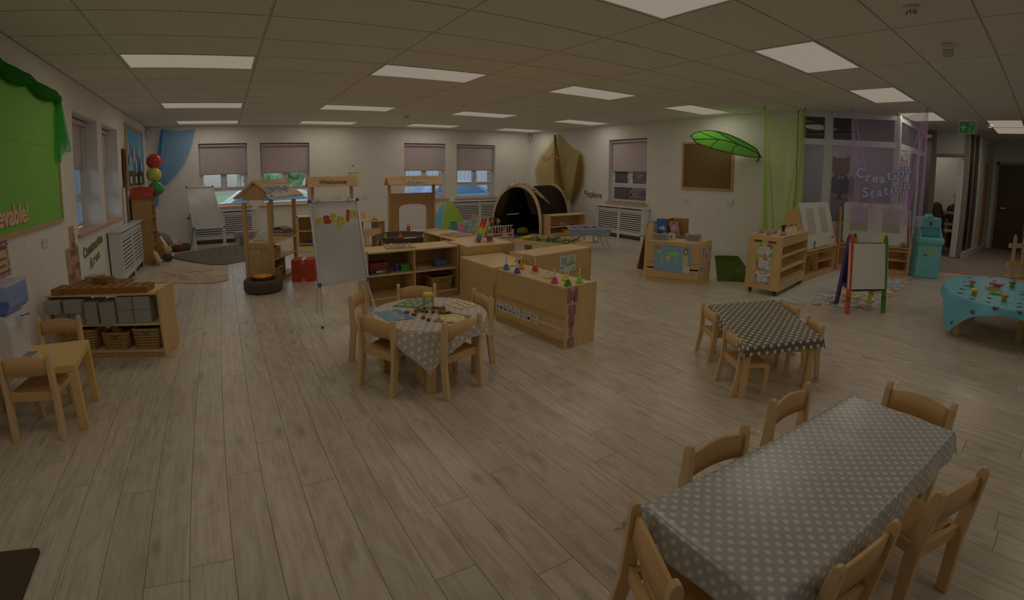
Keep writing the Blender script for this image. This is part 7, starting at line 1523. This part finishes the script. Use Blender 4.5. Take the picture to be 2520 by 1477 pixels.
for n, (dx, m_) in enumerate(((-.035, GRN), (-.018, BLACK), (.0, BLACK), (.018, BLACK), (.03, mat('dark green pen', (30, 66, 36), .4)))): tag(obj('marker_pen', MB().tube([(dx * .3, 0, 0), (dx, .0, .12)], .007, 7), m_, None, at_tr(.22, .08, .749), (.06 * n - .1, 0, 0)), 'dark marker pen standing in the right front cup on the art trolley', 'pen', 'marker pens in a cup')
t = thing('plate', 'white paper plate on the middle shelf of the art trolley', 'plate', at_tr(.22, .14, .5005)); obj('dish', MB().lathe([(0, 0), (.06, 0), (.085, .01), (.083, .012), (.06, .003), (0, .003)], n=22, cap=False), WHITE, t)
t = thing('paper_bag', 'clear bag of dark craft paper on the upper shelf of the art trolley', 'bag', at_tr(.35, .2, .5005), rad(7)); obj('bag', MB().ball((0, 0, .03), (.16, .1, .03), 14, 8), mat('dark craft bag', (72, 62, 48), .3), t)
tag(obj('wooden_tray', MB().box(-.1, .0, -.09, .09, 0, .008).box(-.1, 0, -.09, -.08, 0, .03).box(-.1, 0, .08, .09, 0, .03), PINE, None, at_tr(.62, .30, .7155), (0, 0, .3)), 'small pine tray among the paint bottles on the art trolley', 'tray')
# ------------------------------------------------------------------ painting easel units
EAS = wood('easel beech', (124, 92, 58), (104, 74, 44), 0, .45)
def easel_unit(label, p, ang, L, names):
    t = thing('painting_easel', label, 'easel', (p[0], p[1], 0), ang, 'double painting easels with shelves'); d_ = .34
    for x in (0, L - .02): obj('side_panel', MB().prism([(0, 0), (d_, 0), (d_, .98), (d_ - .05, 1.02), (.20, 1.02), (.16, .98), (0, .45)], 0, x, x + .02), EAS, t, bev=.003)
    obj('base_shelf', MB().box(.02, L - .02, .02, d_, .06, .078), EAS, t); obj('plinth', MB().box(.02, L - .02, .02, .035, 0, .06), EAS, t); obj('divider', MB().prism([(.03, .078), (d_, .078), (d_, .40), (.05, .40)], 0, L * .48, L * .48 + .018), EAS, t)
    obj('shelf', MB().box(L * .5, L - .02, .03, d_, .22, .236), EAS, t); obj('rail', MB().box(.02, L - .02, .0, .016, .375, .40), EAS, t); obj('pot_shelf', MB().box(.02, L - .02, -.04, .10, .435, .452), EAS, t, bev=.003)
    hl = MB(); [hl.lathe([(.022, .452), (.022, .4528)], (L * (q + .5) / 8, .0, 0), 14) for q in range(8)]; obj('hole', hl, BROWNP, t)
    obj('back_panel', MB().box(.02, L - .02, d_ - .012, d_, .06, .45), EAS, t)
    bd = MB().prism(rr(L * .9, .66, .05, 5), 2, 0, .012).xf(Matrix.Translation((L / 2, .10, .785)) @ Matrix.Rotation(rad(90 - 14), 4, 'X') @ Matrix.Translation((0, 0, -.006)))
    obj('white_board', bd, mat('easel whiteboard', (122, 112, 98), .22), t)
    for q, x in enumerate((-.26, .24)): obj('paper_sheet', MB().box(x - .14, x + .14, -.13, .25, .0065, .0085).xf(Matrix.Translation((L / 2, .10, .785)) @ Matrix.Rotation(rad(90 - 14), 4, 'X')), mat('grey sugar paper', (104, 92, 78), .8), t)
    return t
easel_unit('wooden double painting easel with white board behind the art trolley', (6.92, 2.745), 0, 1.28, None)
eb0, eb1 = Vector((8.46, 2.80)), Vector((8.96, 1.80)); ebd = eb1 - eb0
easel_unit('wooden double painting easel with white board beside the turquoise sink', eb0, math.atan2(ebd.y, ebd.x), ebd.length, None)
def at_eb(x, y, z, o_=eb0, a=math.atan2(ebd.y, ebd.x)): v = Matrix.Rotation(a, 4, 'Z') @ Vector((x, y, z)); return (o_.x + v.x, o_.y + v.y, z)
t = thing('brush_pot', 'orange pot of brushes on the ledge of the right hand painting easel', 'pot', at_eb(.25, .0, .4535)); obj('pot', MB().box(-.034, .034, -.03, .03, 0, .10), ORG, t, bev=.006)
for q in range(7): obj('brush', MB().tube([(-.02 + q * .007, 0, .02), (-.035 + q * .012, .01 * (q % 3), .15 + .012 * (q % 2))], .0045, 6), [BROWNP, RED, BLACK, BLUE][q % 4], t)
t = thing('brush_tin', 'grey tins of brushes at the right end of the right hand painting easel', 'pot', at_eb(1.0, .0, .4535)); obj('tin', MB().lathe([(.025, 0), (.025, .06)], (-.03, 0, 0), 12).lathe([(.025, 0), (.025, .06)], (.03, 0, 0), 12), mat('dark tin', (78, 64, 50), .4), t); obj('lid', MB().lathe([(.02, .06), (.02, .08)], (-.03, 0, 0), 12).lathe([(.02, .06), (.02, .08)], (.03, 0, 0), 12), GREYM, t)
t = thing('crayon_carton', 'white carton of crayons on the ledge of the left hand painting easel', 'crayons', (7.98, 2.745, .4535)); obj('carton', MB().box(-.06, .06, -.025, .025, 0, .11), PAPER, t, bev=.008); obj('print', MB().box(-.05, .05, -.0265, -.025, .02, .09), ramp_mat('carton print', 'cells', 90, [(0, (124, 114, 104)), (.7, (60, 50, 54)), (.85, (120, 60, 40))], rough=.5), t)
for q, m_ in enumerate((PURP, RED, SUN, BLUE)): obj('crayon', MB().tube([(-.035 + q * .024, 0, .09), (-.035 + q * .024, 0, .14)], .009, 8), m_, t)
tag(obj('glue_brush', MB().tube([(0, 0, 0), (0, 0, .09)], .008, 8).ball((0, 0, .1), (.014, .014, .016), 8, 6), mat('blue brush', (44, 50, 82), .4), None, (7.25, 2.745, .4535)), 'short blue handled brush on the ledge of the left hand painting easel', 'brush')
t = basket('white wire basket at the bottom of the left hand painting easel', (7.28, 2.93, .0785), .22, .2, .22, 0, 'wire baskets', 8)
# ------------------------------------------------------------------ splat mat
sp = [(5.60, 2.64), (6.9, 2.73), (8.42, 2.80), (8.98, 1.68), (6.10, 1.56), (5.82, 2.06)]
m, nt, b = new_mat('paint splattered mat'); tc = nt.nodes.new('ShaderNodeNewGeometry'); last = None
basec = (*D(140, 132, 120), 1); prev = None
for q, (c, sc_, thr, st, off) in enumerate([((70, 84, 112), 7, .60, (1, 1, 1), 3), ((112, 46, 30), 5, .59, (1, 1.2, 1), 11), ((62, 40, 40), 6, .61, (1, 1, 1), 21), ((122, 120, 40), 5, .625, (1, 1, 1), 31), ((132, 82, 36), 6, .625, (1, 1, 1), 41), ((96, 112, 44), 4.5, .63, (1, 1, 1), 55), ((84, 36, 34), 2.2, .64, (9, .35, 1), 61), ((58, 64, 84), 2.2, .66, (9, .4, 1), 77)]):
    mp = nt.nodes.new('ShaderNodeMapping'); mp.inputs['Scale'].default_value = st; mp.inputs['Location'].default_value = (off, off * .7, 0); nt.links.new(tc.outputs['Position'], mp.inputs[0])
    n = nt.nodes.new('ShaderNodeTexNoise'); n.inputs['Scale'].default_value = sc_; n.inputs['Detail'].default_value = 5; n.inputs['Roughness'].default_value = .68; nt.links.new(mp.outputs[0], n.inputs['Vector'])
    # splats sit towards the near right side, long drips to the left
    sx = nt.nodes.new('ShaderNodeSeparateXYZ'); nt.links.new(tc.outputs['Position'], sx.inputs[0])
    wv = nt.nodes.new('ShaderNodeMapRange'); wv.inputs[1].default_value = 2.6 if q < 6 else 2.8; wv.inputs[2].default_value = 2.1 if q < 6 else 2.35; wv.inputs[3].default_value = -.16; wv.inputs[4].default_value = .035; nt.links.new(sx.outputs[1], wv.inputs[0])
    ad = nt.nodes.new('ShaderNodeMath'); ad.operation = 'ADD'; nt.links.new(n.outputs['Fac'], ad.inputs[0]); nt.links.new(wv.outputs[0], ad.inputs[1])
    g = nt.nodes.new('ShaderNodeMath'); g.operation = 'GREATER_THAN'; g.inputs[1].default_value = thr; nt.links.new(ad.outputs[0], g.inputs[0])
    mx = nt.nodes.new('ShaderNodeMix'); mx.data_type = 'RGBA'; mx.inputs[6].default_value = basec; mx.inputs[7].default_value = (*D(*c), 1)
    if prev: nt.links.new(prev.outputs[2], mx.inputs[6])
    nt.links.new(g.outputs[0], mx.inputs[0]); prev = mx
nt.links.new(prev.outputs[2], b.inputs['Base Color']); b.inputs['Roughness'].default_value = .45
tag(obj('splash_mat', MB().prism(sp, 2, 0, .004), m), 'white vinyl mat covered in multicoloured paint splatters under the crayon easel', 'mat')
# ------------------------------------------------------------------ crayon easel
t = thing('crayon_easel', 'small easel with a white board and crayon shaped legs in four colours', 'easel', (0, 0, 0))
CR = {'red': mat('crayon red', (112, 42, 22), .4), 'green': mat('crayon green', (44, 68, 24), .4), 'blue': mat('crayon blue', (42, 32, 64), .4), 'yellow': mat('crayon yellow', (132, 114, 26), .4)}
FL_, FR_, BL_, BR2 = Vector((5.765, 1.72, 0)), Vector((6.17, 1.435, 0)), Vector((6.12, 1.97, 0)), Vector((6.50, 1.70, 0))
def crayon(col, a, b_):
    a, b_ = Vector(a), Vector(b_); d = (b_ - a).normalized(); o = obj('leg', MB().bar(a, b_, .05, .03, (fdv.x, fdv.y, 0)).bar(b_, b_ + d * .03, .042, .026, (fdv.x, fdv.y, 0)).bar(b_ + d * .03, b_ + d * .06, .026, .02, (fdv.x, fdv.y, 0)), CR[col], t, label='%s crayon shaped leg' % col, bev=.003)
    obj('band', MB().bar(a + d * .14, a + d * .15, .052, .032, (fdv.x, fdv.y, 0)).bar(a + d * .165, a + d * .175, .052, .032, (fdv.x, fdv.y, 0)), BLACK, o)
fdv = (FR_ - FL_).normalized(); bkd = Vector((-fdv.y, fdv.x, 0)); bkd = bkd if bkd.x > 0 else -bkd
apL, apR = FL_.lerp(BL_, .47) + Vector((0, 0, .80)), FR_.lerp(BR2, .47) + Vector((0, 0, .80))
crayon('red', FL_, apL - bkd * .02); crayon('green', FR_, apR - bkd * .02); crayon('blue', BL_, apL + bkd * .02); crayon('yellow', BR2, apR + bkd * .02)
fL, fR = FL_.lerp(apL, .95) - bkd * .03, FR_.lerp(apR, .95) - bkd * .03; gL, gR = FL_.lerp(apL, .33) - bkd * .03, FR_.lerp(apR, .33) - bkd * .03
ov_ = fdv * .03
obj('white_board', MB().hexa([gL - ov_, gR + ov_, gR + ov_ + bkd * .008, gL - ov_ + bkd * .008], [fL - ov_, fR + ov_, fR + ov_ + bkd * .008, fL - ov_ + bkd * .008]), mat('easel white enamel', (132, 120, 106), .3), t, bev=.003)
sw = MB(); [sw.ball(p, .006, 8, 5) for p in (gL.lerp(fL, .06) - bkd * .004, gR.lerp(fR, .06) - bkd * .004, gL.lerp(fL, .92) - bkd * .004, gR.lerp(fR, .92) - bkd * .004)]; obj('screw_head', sw, BLACK, t)
hL, hR, kL, kR = BL_.lerp(apL, .95) + bkd * .03, BR2.lerp(apR, .95) + bkd * .03, BL_.lerp(apL, .33) + bkd * .03, BR2.lerp(apR, .33) + bkd * .03
obj('black_board', MB().hexa([kL, kR, kR - bkd * .008, kL - bkd * .008], [hL, hR, hR - bkd * .008, hL - bkd * .008]), mat('dark board', (50, 42, 42), .6), t)
trc = [FL_.lerp(apL, .30), FR_.lerp(apR, .30), BR2.lerp(apR, .30), BL_.lerp(apL, .30)]; NAVY = mat('navy tray', (38, 32, 66), .4)
ce_ = sum(trc, Vector()) / 4; trc = [ce_ + (p - ce_) * .88 for p in trc]; 
trm = MB().hexa([p for p in trc], [p + Vector((0, 0, .006)) for p in trc])
for i in range(4): trm.bar(trc[i] + Vector((0, 0, .02)), trc[(i + 1) % 4] + Vector((0, 0, .02)), .008, .05)
obj('tray', trm, NAVY, t); obj('tray_label', MB().bar(trc[0].lerp(trc[1], .38) + Vector((0, 0, .02)) - bkd * .006, trc[0].lerp(trc[1], .62) + Vector((0, 0, .02)) - bkd * .006, .004, .03), BLACK, t)
# ------------------------------------------------------------------ turquoise play sink
t = thing('play_sink', 'turquoise moulded plastic wash station with a tap and a round cap', 'wash station', (9.24, 1.60, 0), rad(-55))
TQ = mat('turquoise plastic', (84, 124, 120), .4, bump=.08, bscale=120); TQD = mat('turquoise recess shade', (70, 106, 108), .45)  # second, darker turquoise stands for shade inside the recesses, built as flat sheets
obj('cabinet', MB().prism([(-.20, 0), (.20, 0), (.19, .52), (-.19, .52)], 1, -.13, .15), TQ, t, bev=.015); obj('basin', MB().prism([(-.13, .52), (-.17, .56), (-.17, .61), (-.13, .64), (.15, .64), (.15, .52)], 0, -.205, .205), TQ, t, bev=.015)
obj('back', MB().box(-.19, .19, .02, .15, .64, .94), TQ, t, bev=.02); obj('cheek', MB().prism([(-.13, .64), (.03, .64), (.03, .80), (-.02, .80)], 0, -.19, -.16).prism([(-.13, .64), (.03, .64), (.03, .80), (-.02, .80)], 0, .16, .19), TQ, t, bev=.006); obj('hood', MB().box(-.19, .19, -.03, .04, .78, .94), TQ, t, bev=.02)
obj('arched_recess', MB().prism([(.15 * math.cos(rad(a)), .79 + .13 * math.sin(rad(a))) for a in range(0, 181, 15)], 1, -.034, -.03), TQD, t); obj('basin_recess', MB().box(-.15, .15, -.125, .01, .632, .642), TQD, t)
obj('tap', MB().tube([(0, -.035, .87), (0, -.06, .87), (0, -.065, .83)], .010, 8).ball((0, -.05, .845), (.018, .016, .016), 8, 6), mat('brown tap', (58, 36, 26), .4), t)
obj('cap', MB().lathe([(.09, .94), (.09, .955), (.065, .96), (.065, .985), (.04, .99), (.04, .98), (0, .98)], (0, .06, 0), 24), TQ, t)
obj('label', MB().prism(rr(.19, .045, .018, 4), 1, 0, .002).xf(Matrix.Translation((.01, -.1335, .42))), mat('yellow label', (120, 100, 40), .5), t); wtext('ACTIVITIES', .026, BROWNP, t, (.01, -.1345, .42), BACK, .0006)
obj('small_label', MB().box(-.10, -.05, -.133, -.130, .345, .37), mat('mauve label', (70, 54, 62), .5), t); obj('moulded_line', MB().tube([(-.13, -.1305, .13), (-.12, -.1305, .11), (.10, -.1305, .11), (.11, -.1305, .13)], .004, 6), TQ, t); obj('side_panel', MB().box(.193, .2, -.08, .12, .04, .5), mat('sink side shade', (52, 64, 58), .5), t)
# ------------------------------------------------------------------ blue table with dough pots
BC = (6.50, .27); t = thing('table', 'low wooden table under the bright blue handprint cloth', 'table', (BC[0], BC[1], 0), rad(0))
obj('tabletop', MB().lathe([(.88, .385), (.89, .39), (.89, .405), (.88, .408)], n=40, sy=.655), PINE, t)
for x, y in ((5.96, .62), (6.18, .05), (7.0, .58), (6.9, -.05)): obj('leg', MB().box(x - BC[0] - .03, x - BC[0] + .03, y - BC[1] - .03, y - BC[1] + .03, 0, .385), PINE, t, bev=.003)
def bxy(X, Y):
    a = math.atan2(Y / .62, X / .94); d = math.hypot(X / .94, Y / .62)
    if d <= 1: return (X, Y, .413)
    e = (d - 1) * .7; k_ = 1 + e * .10 + min(e, .12) * .28 * math.sin(a * 9 + 1); return (.94 * k_ * math.cos(a), .62 * k_ * math.sin(a), .413 - e * .80)
c = obj('tablecloth', MB().sheet(lambda u, v: bxy((u - .5) * 2.10, (v - .5) * 1.52), 64, 52), mat('bright blue oilcloth', (60, 98, 103), .4), None, (BC[0], BC[1], 0), (0, 0, rad(6))); tag(c, 'bright blue cloth with dark handprints on the low oval table at the right edge', 'tablecloth')
def bpoly(mb, pts):
    vs = [Vector(bxy(*q)) for q in pts]; ce = Vector(bxy(sum(q[0] for q in pts) / len(pts), sum(q[1] for q in pts) / len(pts)))
    out = lambda v: v + (Vector((0, 0, .0025)) if v.z > .412 else Vector((v.x, v.y, 0)).normalized() * .006 + Vector((0, 0, .001)))
    n = len(vs); mb.add([out(v) for v in vs] + [out(ce)], [(i, (i + 1) % n, n) for i in range(n)])
rs = random.Random(14)
for q in range(46):
    a0_ = rs.uniform(0, 6.28); X, Y = (-.98 + (q % 9) * .235 + rs.uniform(-.05, .05), -.66 + (q // 9) * .26 + rs.uniform(-.05, .05)); sz = rs.uniform(.028, .04); mb = MB()
    if q % 5 == 4:
        bpoly(mb, [(X + sz * .9 * math.cos(w_), Y + sz * .6 * math.sin(w_)) for w_ in [k_ * PI / 5 for k_ in range(10)]])
        for k_ in range(4): bpoly(mb, [(X + sz * (1.15 + .1 * w_) * math.cos(a0_ + 1.5 * k_ + .16 * w_), Y + sz * (1.15) * math.sin(a0_ + 1.5 * k_ + .16 * w_)) for w_ in (-1, 0, 1)] + [(X, Y)])
    else:
        bpoly(mb, [(X + sz * .55 * math.cos(w_), Y + sz * .5 * math.sin(w_)) for w_ in [k_ * PI / 4 for k_ in range(8)]])
        for k_, ln in zip(range(5), (.95, 1.25, 1.35, 1.25, .9)):
            b_ = a0_ + (k_ - 2) * .48; d0, d1 = sz * .4, sz * ln; wd2 = sz * .13; cx_, sx_ = math.cos(b_), math.sin(b_)
            bpoly(mb, [(X + d0 * cx_ - wd2 * sx_, Y + d0 * sx_ + wd2 * cx_), (X + d1 * cx_ - wd2 * sx_, Y + d1 * sx_ + wd2 * cx_), (X + d1 * 1.08 * cx_, Y + d1 * 1.08 * sx_), (X + d1 * cx_ + wd2 * sx_, Y + d1 * sx_ - wd2 * cx_), (X + d0 * cx_ + wd2 * sx_, Y + d0 * sx_ - wd2 * cx_)])
    obj('printed_handprint', mb, mat('dark handprint', (54, 38, 36), .6), c)
HPM = mat('dark handprint', (52, 34, 32), .6)
for n, (x, y, lidc, bodyc, lab) in enumerate(((6.42, .60, (112, 34, 62), (122, 108, 34), 'pink lidded'), (5.93, .52, (136, 118, 28), (130, 112, 24), 'yellow lidded'), (5.90, .24, (120, 50, 40), (118, 96, 40), 'red lidded'), (6.82, .22, (40, 56, 28), (96, 92, 34), 'dark green lidded'))):
    p = thing('dough_pot', '%s modelling dough pot on the blue handprint cloth' % lab, 'dough pot', (x, y, .4145), 0, 'dough pots'); h_ = .07 * (1 if n else .95)
    obj('pot', MB().lathe([(.026, 0), (.031, .05), (.031, .054)], n=18), mat(lab + ' pot', bodyc, .4), p); obj('lid', MB().lathe([(.035, .052), (.036, .056), (.036, .066), (.032, .068)], n=20), mat(lab + ' lid', lidc, .4), p); obj('label', MB().box(-.034, -.029, -.012, .012, .012, .045), mat('olive label', (66, 56, 26), .5), p)
p = thing('dough_tub', 'square clear tub with a red lid on the blue handprint cloth', 'tub', (6.42, .36, .4145), rad(75)); obj('tub', MB().prism([(-.055, 0), (.055, 0), (.06, .07), (-.06, .07)], 1, -.04, .04), MATS['clear plastic'], p, bev=.008); obj('contents', MB().box(-.045, .045, -.03, .03, .003, .04), mat('dough in tub', (128, 96, 50), .7), p); obj('lid', MB().box(-.066, .066, -.046, .046, .068, .085), mat('tub lid red', (120, 34, 22), .35), p, bev=.006); obj('label', MB().box(-.04, .045, -.0425, -.0405, .015, .055), mat('tub label', (104, 30, 24), .5), p)
for (x, y, lab, m_) in ((6.22, .345, 'green rolling pin with yellow handles in front of the tub', LIME), (6.50, .40, 'rolling pin with yellow handles behind the tub', YEL)):
    p = thing('rolling_pin', lab, 'rolling pin', (x, y, .4145), rad(-62)); obj('roller', MB().tube([(-.045, 0, .016), (.045, 0, .016)], .016, 12), m_, p); obj('handle', MB().tube([(-.075, 0, .016), (-.045, 0, .016)], .007, 8), YEL, p); obj('handle', MB().tube([(.045, 0, .016), (.075, 0, .016)], .007, 8), YEL, p)
# ------------------------------------------------------------------ pine picket frame at the right edge
t = thing('picket_frame', 'pale pine picket frame standing at the right edge on the carpet boundary', 'fence', (10.65, .40, .006), rad(-38))
for x in (0, .24, .48): obj('picket', MB().prism([(-.035, 0), (.035, 0), (.035, .66), (.02, .70), (0, .715), (-.02, .70), (-.035, .66)], 1, -.011, .011).xf(Matrix.Translation((x, 0, 0))), PINE, t, bev=.003)
for z in (.19, .50): obj('rail', MB().box(-.16, .68, -.034, -.012, z, z + .075), PINE, t, bev=.003)
for x in (0, .24, .48): obj('foot', MB().box(x - .04, x + .04, -.09, .09, 0, .025), PINE, t)
# ------------------------------------------------------------------ office furniture and people seen through the doorway
def ochair(x, y, rz, lab):
    t = thing('office_chair', lab, 'chair', (x, y, 0), rz, 'wooden chairs in the far office'); 
    for sx in (-1, 1): obj('leg', MB().box(sx * .2 - .02, sx * .2 + .02, -.22, -.18, 0, .95), PINE, t); obj('leg', MB().box(sx * .2 - .02, sx * .2 + .02, .18, .22, 0, .45), PINE, t)
    obj('seat', MB().box(-.22, .22, -.22, .22, .45, .48), PINE, t)
    for z in (.6, .85): obj('back_slat', MB().box(-.18, .18, -.215, -.195, z, z + .06), PINE, t)
ochair(13.2, 1.96, rad(-80), 'pale wooden chair in the far office doorway, nearer one'); ochair(13.6, 1.78, rad(100), 'pale wooden chair the person sits on in the far office')
t = thing('desk', 'dark desk in the far office', 'desk', (14.38, 2.05, 0)); obj('desktop', MB().box(-.16, .2, -.35, .35, .74, .77), BLACK, t); obj('leg', MB().box(-.14, -.10, -.3, .3, 0, .74), BLACK, t); obj('leg', MB().box(.14, .18, -.3, .3, 0, .74), BLACK, t)
t = thing('person', 'person with long light brown hair in dark clothes seated in the far office', 'person', (13.6, 1.78, 0), rad(100))
me = bpy.data.meshes.new('body'); vs = [(0, 0, .48), (0, .02, .75), (0, .03, .98), (0, .02, 1.08), (0, -.02, 1.16), (0, -.01, 1.26), (.17, .03, .97), (.22, -.03, .74), (.14, -.24, .78), (-.17, .03, .97), (-.22, -.03, .74), (-.14, -.24, .78), (.1, -.2, .50), (.1, -.42, .48), (.1, -.44, .06), (.1, -.54, .04), (-.1, -.2, .50), (-.1, -.42, .48), (-.1, -.44, .06), (-.1, -.54, .04)]
es = [(0, 1), (1, 2), (2, 3), (3, 4), (4, 5), (2, 6), (6, 7), (7, 8), (2, 9), (9, 10), (10, 11), (0, 12), (12, 13), (13, 14), (14, 15), (0, 16), (16, 17), (17, 18), (18, 19)]
me.from_pydata(vs, es, []); me.materials.append(mat('dark clothes', (44, 36, 34), .9)); po = link('body', me, t); md = po.modifiers.new('skin', 'SKIN'); rd = [.15, .14, .13, .055, .07, .085, .06, .045, .035, .06, .045, .035, .085, .065, .045, .035, .085, .065, .045, .035]
for q, r_ in enumerate(rd): me.skin_vertices[0].data[q].radius = (r_, r_)
me.skin_vertices[0].data[0].use_root = True; s2 = po.modifiers.new('sub', 'SUBSURF'); s2.levels = 1; s2.render_levels = 2
obj('face', MB().ball((0, -.03, 1.21), (.075, .075, .105), 14, 10), mat('face skin', (112, 84, 66), .6), t); obj('hair', MB().ball((0, .01, 1.24), (.09, .09, .11), 14, 10).ball((0, .06, 1.08), (.085, .045, .17), 12, 8), mat('light brown hair', (98, 72, 44), .8), t)
t = thing('coat', 'dark coat heaped at the left edge of the far office doorway', 'coat', (12.9, 2.12, 0)); obj('cloth', MB().lathe([(.16, 0), (.2, .3), (.18, .8), (.10, 1.05), (0, 1.1)], n=12, sx=.8), BLACK, t)
